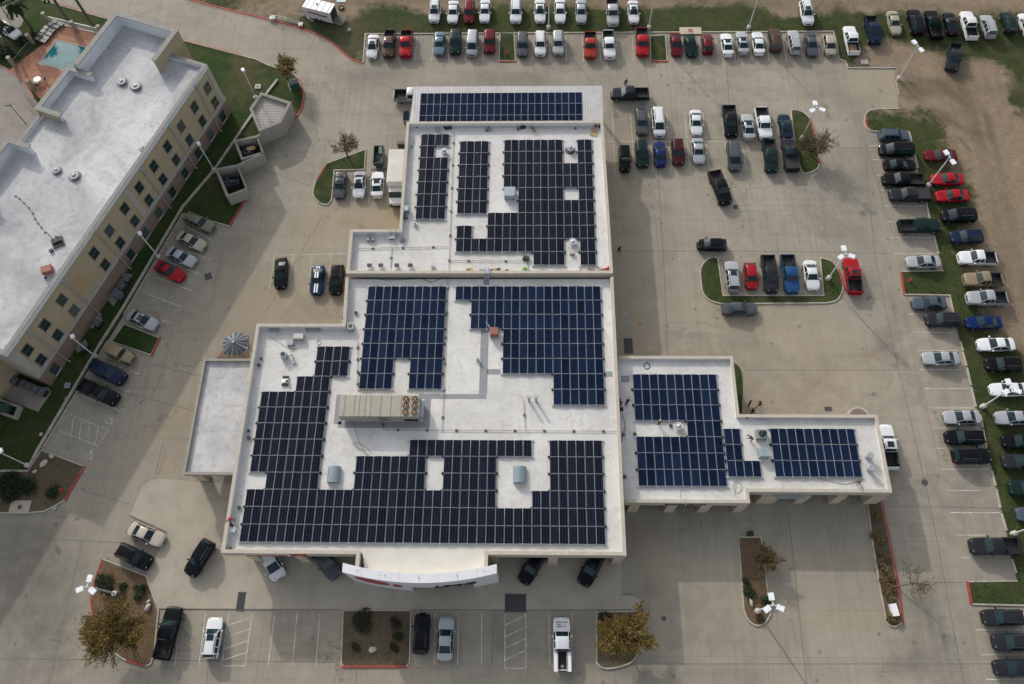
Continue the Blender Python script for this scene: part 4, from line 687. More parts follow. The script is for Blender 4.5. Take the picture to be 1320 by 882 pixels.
    for i in range(len(rows) - 1):
        tg = st2[i][4]
        # inherit the tag through inserted stations
        for j in range(n - 1):
            f = (i * n + j, (i + 1) * n + j, (i + 1) * n + j + 1, i * n + j + 1); k = 'body'; top = 4 < j < n - 1 - 5; side = j == 3 or j == n - 2 - 3
            if tg == 'W' and (4 <= j <= n - 6): k = 'windshield' if 4 < j < n - 6 else 'body'
            if tg == 'R' and (4 <= j <= n - 6): k = 'rear_window' if 4 < j < n - 6 else 'body'
            if side and tg in ('W', 'g', 'R') : k = 'side_glass_l' if j == 3 else 'side_glass_r'
            g[k].append(f)
    g['body'].append(tuple(range(n))); g['body'].append(tuple(range((len(rows) - 1) * n, len(rows) * n))[::-1])
    g['body'] += [((i + 1) * n, (i + 1) * n + n - 1, i * n + n - 1, i * n) for i in range(len(rows) - 1)]
    out = {}
    for k, fs in g.items():
        use = sorted({i for f in fs for i in f}); mp = {u: a for a, u in enumerate(use)}; parts[k].add([vs[u] for u in use], [tuple(mp[i] for i in f) for f in fs]); out[k] = parts[k]
    xf = xs_[0]; hw = st[1][1]; zf = st[1][2]
    if 'pickup' in kind:
        x0, x1 = xs_[-1] - .03, tailx
        for s in (1, -1): body.box(((x0 + x1) / 2, s * .93, .88), (x0 - x1, .14, .62)); body.box(((x0 + x1) / 2, s * .985, 1.0), (x0 - x1 - .1, .03, .3))
        body.box((x1 + .05, 0, .88), (.1, 1.75, .6)); body.box((x1 - .06, 0, .55), (.16, 1.9, .2))
        bed = MB(); bed.box(((x0 + x1) / 2, 0, .66), (x0 - x1 - .1, 1.72, .08)); bed.box((x0 - .03, 0, .9), (.04, 1.72, .5))
        for s in (1, -1): bed.box(((x0 + x1) / 2, s * .842, .9), (x0 - x1 - .12, .03, .5)); bed.box((wx[1], s * .72, .78), (.9, .22, .25)); bed.box(((x0 + x1) / 2, s * .925, 1.2), (x0 - x1, .12, .02))
        bed.box((x1 + .11, 0, .9), (.02, 1.72, .5)); out['bed'] = bed
        body.box(((x0 + x1) / 2, 0, .5), (x0 - x1, 1.5, .2))
    for s in (1, -1): body.box((at(.75 if kind != 'van' else 1.35)[0], s * (st[5][1] + .10), st[5][2] + .06), (.16, .2, .15))
    rk = MB()
    if kind in ('suv', 'bigsuv', 'van'):
        zr = max(s[3][0] for s in st2 if s[3]); wr = max(s[3][1] for s in st2 if s[3])
        for s in (1, -1): rk.box((-.75, s * wr * .84, zr + .045), (1.9, .05, .05))
        out['roof_rail'] = rk
    hl = {}
    for s, nm in ((1, 'l'), (-1, 'r')):
        h = MB(); y = hw * .86 * s; h.box((st[2][0] - .02, y * .93, st[2][2] - .05), (.3, .2, .12), s * -.5); out['headlight_' + nm] = h
        t = MB(); t.box((tailx + .06, s * (.86 if 'pickup' in kind else .66), .98 if 'pickup' in kind else st[-3][2] - .08), (.12, .16 if 'pickup' in kind else .28, .3 if 'pickup' in kind else .14), 0); out['taillight_' + nm] = t
    gr = MB(); gr.box((xf - .03, 0, zf - .2), (.1, hw * 1.15, .2)); out['grille'] = gr
    return out, wx, R, st
PROTO = {}
LINKED = {}
def car_proto(kind):
    parts, wx, R, st = car_parts(kind); ms = []
    PM = {'windshield': glass, 'rear_window': glass, 'side_glass_l': glass, 'side_glass_r': glass, 'headlight_l': M_lamp, 'headlight_r': M_lamp, 'taillight_l': M_tail, 'taillight_r': M_tail, 'grille': M_black, 'bed': M_bed, 'roof_rail': M_dkgrey, 'body': M_white}
    NM = {'side_glass_l': 'side_window', 'side_glass_r': 'side_window', 'headlight_l': 'headlight', 'headlight_r': 'headlight', 'taillight_l': 'taillight', 'taillight_r': 'taillight', 'bed': 'cargo_bed'}
    for k, mb in parts.items():
        if mb.v: ms.append((NM.get(k, k), mb.mesh(NM.get(k, k), PM[k], k in ('body', 'windshield', 'rear_window')), (0, 0, 0)))
    wm = MB(); wm.cyl((0, -.12, 0), (0, .12, 0), R, R, 18); wm.cyl((0, -.125, 0), (0, .125, 0), R * .62, R * .62, 14, 1); wmesh = wm.mesh('wheel', [M_rubber, M_rim])
    hwm = max(s[1] for s in st) - .13
    for x in wx:
        for s in (1, -1): ms.append(('wheel', wmesh, (x, s * hwm, R)))
    return ms
SUNROOF = MB(); SUNROOF.box((0, 0, 0), (.75, .82, .03)); SUNROOF = SUNROOF.mesh('sunroof', glass)
ROOFZ = {'sedan': 1.47, 'coupe': 1.39, 'hatch': 1.52, 'suv': 1.735, 'bigsuv': 1.905, 'van': 1.805, 'pickup': 1.905, 'shortpickup': 1.905, 'jeep': 1.86}
PAINT = dict(white=((.60, .61, .62), 0), silver=((.34, .355, .37), .25), grey=((.075, .08, .088), .2), dkgrey=((.020, .022, .026), .15), black=((.0045, .005, .0065), 0), red=((.30, .010, .016), .1), dkred=((.105, .009, .014), .2), maroon=((.055, .010, .016), .2), blue=((.016, .065, .17), .2), navy=((.010, .018, .042), .2), royal=((.007, .018, .085), .2), stripeblue=((.009, .028, .085), .2), dkgreen=((.008, .022, .020), .2), beige=((.36, .32, .25), .2), tan=((.24, .19, .125), .2), orange=((.30, .030, .018), .1), brown=((.065, .034, .028), .2), ltblue=((.11, .16, .205), .3), cream=((.45, .405, .33), .1), slate=((.07, .09, .12), .3), olive=((.16, .16, .11), .2))
HEAD = dict(S=-math.pi / 2, N=math.pi / 2, E=0.0, W=math.pi)
CATN = dict(sedan='car', coupe='sports car', hatch='hatchback', suv='SUV', bigsuv='SUV', van='minivan', pickup='pickup truck', shortpickup='pickup truck', jeep='off-roader')
NAMEN = dict(sedan='sedan', coupe='sports_coupe', hatch='hatchback', suv='suv', bigsuv='suv', van='minivan', pickup='pickup_truck', shortpickup='pickup_truck', jeep='off_roader')
def car(px, py, kind, col, head, label, group=None, z=0.0, opt=''):
    g = G(px, py, z + (.75 if kind not in ('bigsuv', 'pickup', 'shortpickup', 'van') else .9))
    if isinstance(head, str): rz = HEAD[head]
    elif isinstance(head, (int, float)): rz = math.radians(head)
    else: a, b = G(head[0], head[1], .8), G(head[2], head[3], .8); rz = math.atan2(b.y - a.y, b.x - a.x)
    rz += random.uniform(-.018, .018)
    if kind not in PROTO: PROTO[kind] = car_proto(kind)
    r = tag(empty(NAMEN[kind], (g.x, g.y, z), rz), label, CATN[kind], group); r.scale = (random.uniform(.955, 1.035), random.uniform(.97, 1.03), random.uniform(.96, 1.06))
    pm = paint(col, PAINT[col][0], PAINT[col][1])
    for nm, me, loc in PROTO[kind]:
        o = link(nm, me, r, loc)
        if nm == 'body': o.material_slots[0].link = 'OBJECT'; o.material_slots[0].material = pm
    if 's' in opt: link('sunroof', SUNROOF, r, (-.05, 0, ROOFZ[kind]))
    if 't' in opt: mb = MB(); mb.box((-1.85, 0, 1.235), (2.0, 1.85, .05)); mb.build('bed_cover', M_black if col != 'tan' else M_tan, r)
    if 'x' in opt: mb = MB(); mb.box((-1.85, 0, .74), (1.7, 1.3, .1)); mb.build('wooden_floor', P('plywood', (.26, .15, .09), .8), r)
    if 'l' in opt:
        mb = MB()
        for i in range(5): mb.box((.62, -.5 + i * .25, ROOFZ[kind] + .02), (.1, .14, .07))
        mb.build('roof_light', M_lamp, r)
    if 'w' in opt:
        mb = MB()
        for s in (.17, -.17):
            for a, b, z0, z1 in ((2.2, .75, .94, .985), (.0, -1.0, 1.415, 1.39), (-1.78, -2.15, 1.075, 1.08)): mb.add([(a, s - .1, z0), (a, s + .1, z0), (b, s + .1, z1), (b, s - .1, z1)], [(0, 1, 2, 3)])
        o = mb.build('racing_stripe', M_white, r); o.location.z = .025
    if 'h' in opt:
        mb = MB(); mb.box((-2.5, 0, 1.95), (.75, 1.35, .1)); mb.build('tailgate', pm, r); mb = MB(); mb.box((-2.52, 0, 2.01), (.45, 1.1, .02)); mb.build('tailgate_window', glass, r)
    return r
GB, GC = 'cars parked in the back row on concrete', 'cars parked in the back row on the grass'
G1, G2 = 'cars in the upper row of the middle lot', 'cars in the lower row of the middle lot'
GE, GF = 'cars parked nose-out along the right kerb', 'cars parked on the right-hand grass'
Z = .1
CARS = [
 (560.5, 15, 'suv', 'white', 'S', 'white SUV at the left end of the back row on the grass', GC, Z, 's'), (584, 15, 'sedan', 'white', 'S', 'white sedan on the grass between a white SUV and a dark red SUV', GC, Z),
 (605, 16, 'suv', 'dkred', 'S', 'dark red SUV in the back row on the grass', GC, Z), (625, 14, 'sedan', 'white', 'S', 'white sedan on the grass right of the dark red SUV', GC, Z),
 (665, 15, 'suv', 'white', 'S', 'white SUV alone on the grass above the narrow grass island', GC, Z), (696, 14, 'sedan', 'white', 'S', 'white sunroof sedan on the grass left of the first pole behind the lot', GC, Z, 's'),
 (722, 14, 'sedan', 'white', 'S', 'white sedan on the grass just right of the first pole behind the lot', GC, Z), (749, 15, 'sedan', 'silver', 'S', 'silver sedan on the grass above a gap in the concrete row', GC, Z),
 (789.5, 15, 'pickup', 'silver', 'S', 'silver pickup with black bed on the back grass', GC, Z), (816.5, 15, 'sedan', 'white', 'S', 'white sunroof sedan on the grass right of the silver pickup', GC, Z, 's'),
 (1039.5, 17, 'suv', 'white', 'S', 'white SUV alone on the grass behind the right end of the back row', GC, Z, 's'),
 (1097.5, 51, 'pickup', 'white', 'N', 'white pickup with a plywood bed floor on the grass corner', GC, Z, 'x'), (1125.5, 39, 'pickup', 'navy', 'S', 'dark blue pickup with black bed beside the white plywood-bed pickup', GC, Z),
 (1152.5, 29, 'sedan', 'beige', 'S', 'beige sedan on the dirt right of the dark blue pickup', GC, Z), (1180.5, 28, 'bigsuv', 'black', 'N', 'large black SUV on the dirt right of the beige sedan', GC, Z), (1203.5, 31, 'pickup', 'black', 'N', 'shiny black pickup on the dirt beside the large black SUV', GC, Z),
 (1226, 30, 'sedan', 'black', 'N', 'black sedan on the dirt between black and white pickups', GC, Z), (1249, 32, 'pickup', 'white', 'N', 'white pickup with empty black bed on the dirt at the back right', GC, Z), (1273.5, 34, 'suv', 'silver', 'N', 'silver SUV on the dirt right of the white pickup', GC, Z),
 (1299.5, 29, 'suv', 'dkgreen', 'N', 'dark green SUV on the dirt near the top right corner', GC, Z), (1323, 31, 'sedan', 'white', 'N', 'white car cut by the right edge at the top right', GC, Z), (1229.5, 74, 'pickup', 'dkgrey', (1233, 56, 1227, 92), 'dark grey pickup standing alone on the bare dirt', None, Z),
 (480.5, 60, 'sedan', 'white', 'S', 'white sunroof sedan at the left end of the back concrete row', GB, 0, 's'), (502, 56.5, 'pickup', 'brown', 'S', 'brown pickup with roof lights and black bed', GB, 0, 'l'), (523.5, 56.5, 'shortpickup', 'red', 'S', 'bright red pickup with black bed beside the brown pickup', GB, 0),
 (566.5, 56, 'sedan', 'ltblue', 'S', 'light blue sedan in the back concrete row', GB), (587, 55, 'suv', 'dkgreen', 'S', 'dark green SUV beside the light blue sedan', GB), (609, 56, 'van', 'silver', 'S', 'silver minivan between dark green and dark red SUVs', GB), (631, 54, 'suv', 'dkred', 'S', 'dark red SUV with roof rails on concrete next to the narrow grass island', GB),
 (673.5, 58, 'suv', 'grey', 'S', 'dark grey SUV on concrete right of the narrow grass island', GB), (696.5, 57, 'suv', 'white', 'S', 'white SUV with roof rails on concrete between grey and silver SUVs', GB), (719.5, 56, 'suv', 'silver', 'S', 'silver SUV on concrete near the first back pole', GB),
 (761, 58, 'shortpickup', 'orange', 'S', 'orange-red pickup in the back concrete row', GB), (785, 57, 'pickup', 'white', 'S', 'white crew cab pickup right of the orange-red pickup', GB), (828, 54, 'pickup', 'red', 'S', 'tall red pickup left of the small grass island', GB), (871.5, 57.5, 'sedan', 'dkred', 'S', 'dark red sedan right of the small grass island', GB),
 (890.5, 58.5, 'sedan', 'dkgreen', (888, 44, 893, 72), 'very dark green sedan between two dark red cars', GB), (912, 56, 'hatch', 'dkred', 'N', 'small dark red hatchback in the back concrete row', GB), (937, 57, 'sedan', 'white', 'N', 'white sedan with sunroof next to the dark red hatchback', GB, 0, 's'), (957, 54.5, 'sedan', 'silver', 'N', 'pale silver sedan between two white sedans in the back concrete row', GB, 0, 's'),
 (977.5, 55, 'sedan', 'white', 'N', 'white sedan left of the dark brown SUV', GB), (999, 52, 'suv', 'brown', 'N', 'dark brown SUV in the back concrete row', GB), (1023.5, 54, 'suv', 'silver', 'N', 'silver SUV between the dark brown SUV and a grey sedan', GB), (1046, 57, 'sedan', 'grey', 'S', 'dark grey sedan left of the beige car in the back concrete row', GB), (1069.5, 57.5, 'hatch', 'beige', 'S', 'beige hatchback at the right end of the back concrete row', GB),
 (811.5, 121, 'pickup', 'dkgrey', 'W', 'dark grey pickup crossing the drive by the ribbed metal roof', None), (827, 157.5, 'suv', 'grey', 'S', 'dark grey SUV with its tailgate raised', G1, 0, 'h'), (849, 157, 'van', 'white', 'S', 'white minivan with roof rails beside the grey SUV with raised tailgate', G1), (897, 158, 'sedan', 'white', 'S', 'white sedan standing alone in the upper middle row', G1),
 (941.5, 156, 'pickup', 'black', 'S', 'black pickup in the upper middle row', G1), (964, 163, 'sedan', 'silver', 'N', 'silver sunroof sedan between black and white pickups', G1, 0, 's'), (984.5, 158.5, 'pickup', 'white', 'S', 'white pickup with empty black bed in the upper middle row', G1), (1012.5, 162.5, 'sedan', 'navy', 'N', 'navy sedan at the kerb of the grass island with a triple lamp', G1),
 (805, 206, 'jeep', 'black', 'S', 'black off-roader with roof lights nearest the building', G2, 0, 'l'), (827.5, 199, 'suv', 'dkgreen', 'S', 'blackish green SUV with silver roof rails in the lower middle row', G2), (850.5, 198, 'sedan', 'royal', 'N', 'royal blue sedan in the lower middle row', G2), (874, 196.5, 'suv', 'maroon', 'S', 'maroon SUV in the lower middle row', G2), (900, 194.5, 'sedan', 'silver', 'S', 'silver sedan in the lower middle row', G2),
 (946.5, 201, 'van', 'grey', 'S', 'dark grey minivan in the lower middle row', G2), (993, 201, 'pickup', 'dkgreen', 'S', 'dark teal pickup with black bed in front of the white pickup', G2), (1018.5, 199, 'pickup', 'dkgrey', 'N', 'black pickup with sunroof and covered bed at the grass island kerb', G2, 0, 'st'), (928.5, 242, 'pickup', 'black', (921, 222, 936, 262), 'black pickup standing diagonally in the open lot', None),
 (917.5, 315.5, 'hatch', 'black', 'W', 'black hatchback driving past the long grass island', None),
 (944, 356, 'suv', 'silver', 'N', 'silver wagon with sunroof at the left end of the island bay', 'cars in the island bay', 0, 's'), (968, 356, 'hatch', 'red', 'S', 'red hatchback in the island bay', 'cars in the island bay'), (992.5, 353, 'pickup', 'dkgrey', 'S', 'dark grey pickup in the island bay', 'cars in the island bay'), (1018.5, 353, 'pickup', 'blue', 'S', 'bright blue pickup in the island bay', 'cars in the island bay'), (1046, 354.5, 'sedan', 'white', 'S', 'white sedan at the right end of the island bay', 'cars in the island bay'),
 (1099, 355, 'pickup', 'red', (1102, 378, 1094.5, 335), 'red pickup with black bed beside the triple lamp', None, 0, 's'), (953.5, 398, 'sedan', 'grey', 'E', 'dark grey sedan parked along the lower kerb of the long island', None),
 (1152.5, 175, 'suv', 'slate', 'E', 'grey-blue SUV backed in at the top of the right kerb row', GE), (1156, 193, 'van', 'black', 'W', 'black minivan below the grey-blue SUV', GE), (1160.5, 212.5, 'sedan', 'black', 'E', 'black sedan between a black minivan and a black pickup', GE), (1164, 231.5, 'pickup', 'black', 'W', 'black pickup with open bed, above the covered-bed pickup', GE), (1172.5, 251, 'pickup', 'dkgrey', 'W', 'black pickup with a covered bed at the foot of the tall lamp', GE, 0, 't'),
 (1186, 291, 'pickup', 'dkgreen', 'E', 'dark green pickup with its bed towards the lane', GE), (1190, 337.5, 'sedan', 'silver', 'W', 'silver sedan above the grass island with the red hydrant', GE), (1197.5, 391, 'sedan', 'slate', 'W', 'blue-grey sedan below the grass island with the red hydrant', GE), (1215, 412.5, 'suv', 'dkgrey', 'W', 'dark grey SUV beside the royal blue sedan', GE), (1212.5, 462, 'sedan', 'silver', 'W', 'silver sedan standing alone in the right kerb row', GE, 0), (1240, 538, 'sedan', 'silver', 'W', 'silver sedan above two black SUVs at the right kerb', GE), (1243, 564, 'suv', 'black', 'W', 'upper of two black SUVs at the right kerb, nose to the lane', GE), (1252.5, 588, 'suv', 'black', 'E', 'lower of two black SUVs at the right kerb, nose to the grass', GE),
 (1212.5, 200, 'sedan', 'dkred', 'W', 'dark red sedan under the lamp heads on the right grass', GF, Z), (1221, 231, 'sedan', 'red', 'W', 'red sedan on the right grass, middle of three red cars', GF, Z), (1227.5, 252.5, 'sedan', 'red', 'W', 'red sedan on the right grass, lowest of three red cars', GF, Z), (1236.5, 277.5, 'van', 'black', 'W', 'black minivan on the right grass below the red cars', GF, Z), (1245, 306, 'suv', 'navy', 'W', 'navy SUV above the white pickup on the right grass', GF, Z),
 (1259.5, 332.5, 'shortpickup', 'white', 'W', 'white regular cab pickup on the right grass', GF, Z), (1266.5, 360.5, 'shortpickup', 'tan', 'W', 'tan pickup on the right grass', GF, Z), (1271.5, 384.5, 'shortpickup', 'silver', 'W', 'silver pickup below the tan pickup', GF, Z), (1268, 415.5, 'sedan', 'royal', 'W', 'royal blue sedan on the right grass', GF, Z), (1284, 444, 'sedan', 'white', 'W', 'white sedan below the royal blue sedan', GF, Z), (1293, 470, 'suv', 'black', 'W', 'black SUV between two white cars on the right grass', GF, Z), (1301, 502, 'sedan', 'white', 'W', 'white sedan partly under the lamp heads at the right edge', GF, Z),
 (1307, 538.5, 'sedan', 'silver', 'W', 'silver sedan at the right edge below the lamp', GF, Z), (1317, 569, 'sedan', 'black', 'W', 'black sedan cut by the right edge, directly below the silver one', GF, Z), (1318, 595, 'sedan', 'dkgrey', 'W', 'black sedan with shiny windscreen cut by the right edge', GF, Z), (1326, 629, 'sedan', 'dkgreen', 'W', 'dark green car cut by the right edge above the lower lamp', GF, Z), (1337, 663, 'sedan', 'slate', 'W', 'bluish car of which only the nose shows at the right edge', GF, Z),
 (1282, 704, 'pickup', 'dkgrey', 'W', 'charcoal pickup with black bed above the small grass island at bottom right', None), (1292, 796, 'suv', 'dkgrey', 'W', 'charcoal SUV just below the small grass island at bottom right', 'dark cars at bottom right'), (1305, 828, 'suv', 'dkgrey', 'W', 'charcoal SUV in the middle of three at bottom right', 'dark cars at bottom right'), (1308, 861, 'sedan', 'dkgrey', 'W', 'charcoal sedan lowest at bottom right', 'dark cars at bottom right'),
 (1144.5, 575, 'pickup', 'white', 'N', 'white pickup beside the right end wall of the service wing', None, 0, 's'),
 (189, 689, 'sedan', 'cream', (163, 678, 212, 699), 'cream sedan nosed up to the apron', None), (173, 717.5, 'suv', 'black', (149, 708, 196, 730), 'black SUV parked along the mulch bed', None), (257.5, 719.5, 'suv', 'black', (271, 698, 243, 743), 'black SUV standing diagonally on the apron', None, .09), (217, 815, 'pickup', 'black', (207, 847, 224, 784), 'large black pickup beside the mulch bed at bottom left', None), (274.5, 822, 'suv', 'white', (270, 848, 279, 797), 'white SUV with sunroof next to the hatched bay', None, 0, 's'),
 (348, 722, 'van', 'white', (335, 697, 361, 746), 'white van nosing out from under the showroom roof', 'cars under the showroom roof', .09), (417, 721, 'pickup', 'grey', (391, 690, 433, 748), 'dark grey pickup nosing out left of the entrance', 'cars under the showroom roof', .09), (687, 729, 'suv', 'black', (700, 706, 672, 752), 'black SUV nosing out right of the entrance', 'cars under the showroom roof', .09), (763, 731, 'suv', 'black', (783, 692, 745, 763), 'black SUV with silver roof nosing out under the roof corner', 'cars under the showroom roof', .09, 's'),
 (543.5, 816.5, 'suv', 'black', 'N', 'black SUV right of the planted bed in the front row', None), (574.5, 823, 'sedan', 'silver', 'N', 'silver sedan beside the black SUV in the front row', None),
 (257.5, 287, 'suv', 'olive', (238, 279, 278, 297), 'olive SUV at the top of the hotel parking row', 'cars in the hotel parking row'), (246.5, 310.5, 'sedan', 'beige', (227, 301, 266, 320), 'champagne sedan below the olive SUV', 'cars in the hotel parking row'), (233.5, 331, 'sedan', 'silver', (214, 322, 253, 340), 'silver sedan between the champagne sedan and the red coupe', 'cars in the hotel parking row'), (219, 350, 'coupe', 'red', (199, 340, 239, 360), 'red sports coupe in the hotel parking row', 'cars in the hotel parking row'), (183.5, 412.5, 'sedan', 'silver', (163, 403, 204, 422), 'silver sunroof sedan above the small lawn in the hotel row', 'cars in the hotel parking row', 0, 's'),
 (156, 457, 'jeep', 'tan', (135, 447, 178, 468), 'tan soft-top off-roader below the small lawn', 'cars in the hotel parking row'), (139.5, 480, 'bigsuv', 'navy', (116, 471, 160, 492), 'dark blue SUV between the tan off-roader and a black pickup', 'cars in the hotel parking row'), (127.5, 506, 'pickup', 'black', (102, 496, 151, 518), 'black pickup at the lower end of the parked hotel cars', 'cars in the hotel parking row'),
 (438.5, 238.5, 'sedan', 'grey', (440, 222, 436, 255), 'grey sunroof sedan beside the curved grass island', 'cars left of the upper building', 0, 's'), (463, 238, 'sedan', 'white', (464, 220, 461.5, 256), 'white sedan with sunroof between grey and white cars', 'cars left of the upper building', 0, 's'), (486.5, 237.5, 'sedan', 'white', (486, 254, 487, 220), 'white sedan next to the box truck', 'cars left of the upper building', 0, 's'),
 (362, 352, 'sedan', 'black', (363, 334, 361.5, 370), 'black sedan at the left end of the bay beside the building', 'cars in the left building bay'), (409, 361, 'coupe', 'stripeblue', 'S', 'blue sports coupe with two white racing stripes', 'cars in the left building bay', 0, 'w'), (434, 361, 'suv', 'black', 'S', 'black SUV closest to the wall in the left building bay', 'cars in the left building bay', 0),
 (13, 40, 'suv', 'white', (2, 33, 24, 48), 'white car under the trees by the hotel pool', None), (531, 123, 'pickup', 'silver', 'E', 'pickup poking out from under the ribbed metal roof', None),
]
for c in CARS: car(*c)
# the white utility truck with lettering on its hood
g = G(724.5, 829.5, .9); ut = tag(empty('utility_truck', (g.x, g.y, 0), math.pi / 2 + .01), 'white utility truck with side tool boxes and dark lettering on its hood', 'truck')
pm = paint('white', PAINT['white'][0])
for nm, me, loc in PROTO['pickup']:
    if nm in ('cargo_bed',): continue
    o = link(nm, me, ut, loc)
    if nm == 'body': o.material_slots[0].link = 'OBJECT'; o.material_slots[0].material = pm
for s in (1, -1): mb = MB(); mb.box((-1.95, s * .74, 1.12), (2.2, .5, .62)); mb.box((-1.95, s * .55, 1.44), (2.15, .06, .03), 0, 1); mb.build('tool_box', [M_white, M_black], ut)
mb = MB(); mb.box((-1.95, 0, .84), (2.2, .98, .06)); mb.box((-.93, 0, 1.1), (.05, 1.9, .9)); mb.cyl((-2.5, .05, .87), (-2.5, .05, .93), .2, .2, 14, 1); mb.build('cargo_bed', [M_bed, M_grey], ut)
HOODM = Matrix.Translation((2.25, 0, 1.235)) @ Matrix.Rotation(math.radians(4), 4, 'Y') @ Matrix.Rotation(-math.pi / 2, 4, 'Z')
for i, (tx, cm) in enumerate((('SERVICE TRUCK', M_black2), ('CALL', M_black2), ('NOW', M_black2))):
    textmesh('hood_lettering', tx, .2 if i == 0 else .22, cm, ut, HOODM @ Matrix.Translation((0 if i == 0 else -.33, .0 - i * .26, 0)), .004, local=True)
textmesh('hood_lettering', '555', .26, P('orange_lettering', (.5, .16, .08), .6), ut, HOODM @ Matrix.Translation((.28, -.46, 0)), .004, local=True)
# box truck
g = G(510, 216, 3.3); bt = tag(empty('box_truck', (g.x, g.y, 0), -math.pi / 2), 'white box truck parked tight against the upper building', 'truck')
mb = MB(); mb.box((-.3, 0, 2.15), (5.9, 2.35, 2.5)); mb.box((-.3, 0, 3.41), (5.8, 2.25, .03), 0, 1); mb.box((-.3, 0, .8), (5.9, .9, .25), 0, 2); mb.build('cargo_box', [M_white, P('truck_roof', (.52, .51, .47), .7, 0, .1, .6, dirt=(.7, (.4, .36, .3), .5, .8)), M_dkgrey], bt)
mb = MB(); mb.add([(2.8, -1, .5), (2.8, 1, .5), (2.8, 1, 2.2), (2.8, -1, 2.2), (3.6, -1, .5), (3.6, 1, .5), (3.55, .95, 2.15), (3.55, -.95, 2.15), (4.35, -1, .5), (4.35, 1, .5), (4.1, 1, 1.45), (4.1, -1, 1.45), (5.0, -.92, .5), (5.0, .92, .5), (4.95, .9, 1.25), (4.95, -.9, 1.25)], [(0, 3, 2, 1), (2, 3, 7, 6), (0, 4, 7, 3), (1, 2, 6, 5), (4, 8, 11, 7), (5, 6, 10, 9), (10, 11, 15, 14), (8, 12, 15, 11), (9, 10, 14, 13), (12, 13, 14, 15)]); mb.build('cab', M_white, bt)
mb = MB(); mb.add([(3.58, -.9, 2.13), (3.58, .9, 2.13), (4.12, .93, 1.48), (4.12, -.93, 1.48)], [(0, 3, 2, 1)]); mb.build('windshield', glass, bt)
mb = MB(); mb.box((5.02, 0, .6), (.12, 1.9, .3)); mb.build('bumper', M_dkgrey, bt)
for x, s in ((3.9, 1), (3.9, -1), (-1.9, 1), (-1.9, -1)): mb = MB(); mb.cyl((0, -.14, 0), (0, .14, 0), .45, .45, 18); mb.cyl((0, -.145, 0), (0, .145, 0), .25, .25, 12, 1); mb.build('wheel', [M_rubber, M_rim], bt, False, (x, s * .95, .45))
for s in (1, -1): mb = MB(); mb.box((4.98, s * .7, .95), (.08, .3, .2)); mb.build('headlight', M_lamp, bt)
# enclosed cargo trailer on the verge
g = G(413, 15, 1.4); tr = tag(empty('cargo_trailer', (g.x, g.y, .08), math.radians(-18)), 'white enclosed cargo trailer with red and black stripe and its rear door open', 'trailer')
mb = MB(); mb.box((0, 0, 1.55), (5.0, 2.2, 2.1)); mb.build('body', P('trailer_white', (.50, .50, .52), .5, 0, .08, .8), tr)
mb = MB(); mb.box((0, 0, 2.62), (5.04, 2.24, .05))
for i in range(5): mb.box((-2 + i, 0, 2.65), (.07, 2.2, .03), 0, 1)
mb.cyl((-.4, .2, 2.65), (-.4, .2, 2.8), .18, .18, 10, 1); mb.build('roof', [M_white, M_grey], tr)
mb = MB(); mb.box((-.7, -1.105, 1.75), (2.2, .02, .32), 0, 0); mb.box((1.0, -1.105, 1.6), (1.6, .02, .28), 0, 1); mb.build('side_stripe', [P('stripe_red', (.25, .06, .05), .5), M_dkgrey], tr)
mb = MB(); mb.box((2.505, 0, 1.5), (.02, 1.9, 1.9)); mb.build('door_opening', M_black, tr)
mb = MB(); mb.box((3.35, -.1, .42), (1.75, 1.9, .07)); mb.build('ramp_door', P('ramp_wood', (.12, .10, .085), .85), tr)
for s in (1, -1):
    for x in (-.4, .5): mb = MB(); mb.cyl((0, -.1, 0), (0, .1, 0), .36, .36, 16); mb.build('wheel', M_rubber, tr, False, (x, s * 1.12, .36))
mb = MB(); mb.tube([(-2.5, .9, .45), (-3.7, 0, .45), (-2.5, -.9, .45)], .06, 6); mb.build('tow_bar', M_dkgrey, tr)
# green dumpster and the panels waiting beside the building
g = G(488, 200, 1.2); gd = tag(empty('dumpster_trailer', (g.x, g.y, 0), -math.pi / 2 + .03), 'dark green tipping dumpster beside the grass island and box truck', 'dumpster')
mb = MB()
for s in (1, -1): mb.box((0, s * .72, 1.05), (3.1, .07, 1.0))
mb.box((-1.52, 0, 1.05), (.07, 1.44, 1.0)); mb.box((1.52, 0, .95), (.07, 1.44, .8)); mb.box((0, 0, .6), (3.1, 1.44, .08)); mb.box((-.7, .3, 1.5), (1.3, .5, .1)); mb.build('hopper', M_green, gd)
mb = MB(); mb.box((.9, 0, .66), (1.2, 1.3, .1)); mb.build('dark_load', M_black, gd)
mb = MB(); mb.box((0, 0, .4), (3.6, .9, .18)); mb.tube([(1.7, -.5, .4), (2.6, 0, .4), (1.7, .5, .4)], .05); mb.box((2.0, 0, .3), (.2, 2.4, .12)); mb.build('frame', M_dkgrey, gd)
for x, s in ((-.6, 1), (-.6, -1)): mb = MB(); mb.cyl((0, -.1, 0), (0, .1, 0), .33, .33, 14); mb.build('wheel', M_rubber, gd, False, (x, s * .6, .33))
g = G(523.5, 149, .7); sp = tag(empty('panel_pallet', (g.x, g.y, 0), .04), 'stack of blue solar panels on a pallet left of the ribbed roof', 'panel stack')
for i in range(6): o = link('solar_panel', ME_B, sp, (random.uniform(-.02, .02), 0, .2 + i * .09)); o.scale = (1, 1.0, 1.6)
mb = MB()
for x in (-.4, 0, .4): mb.box((x, 0, .07), (.12, 2.0, .13))
mb.build('pallet', P('pallet_wood', (.25, .18, .11), .9), sp)
mb = MB(); g = G(517, 187, .4); mb.box((0, 0, .5), (1.0, .6, 1.0)); mb.box((0, 0, 1.02), (1.06, .66, .05)); tag(mb.build('utility_box', M_dkgrey, None, False, (g.x, g.y, 0)), 'dark utility box behind the box truck', 'utility box')
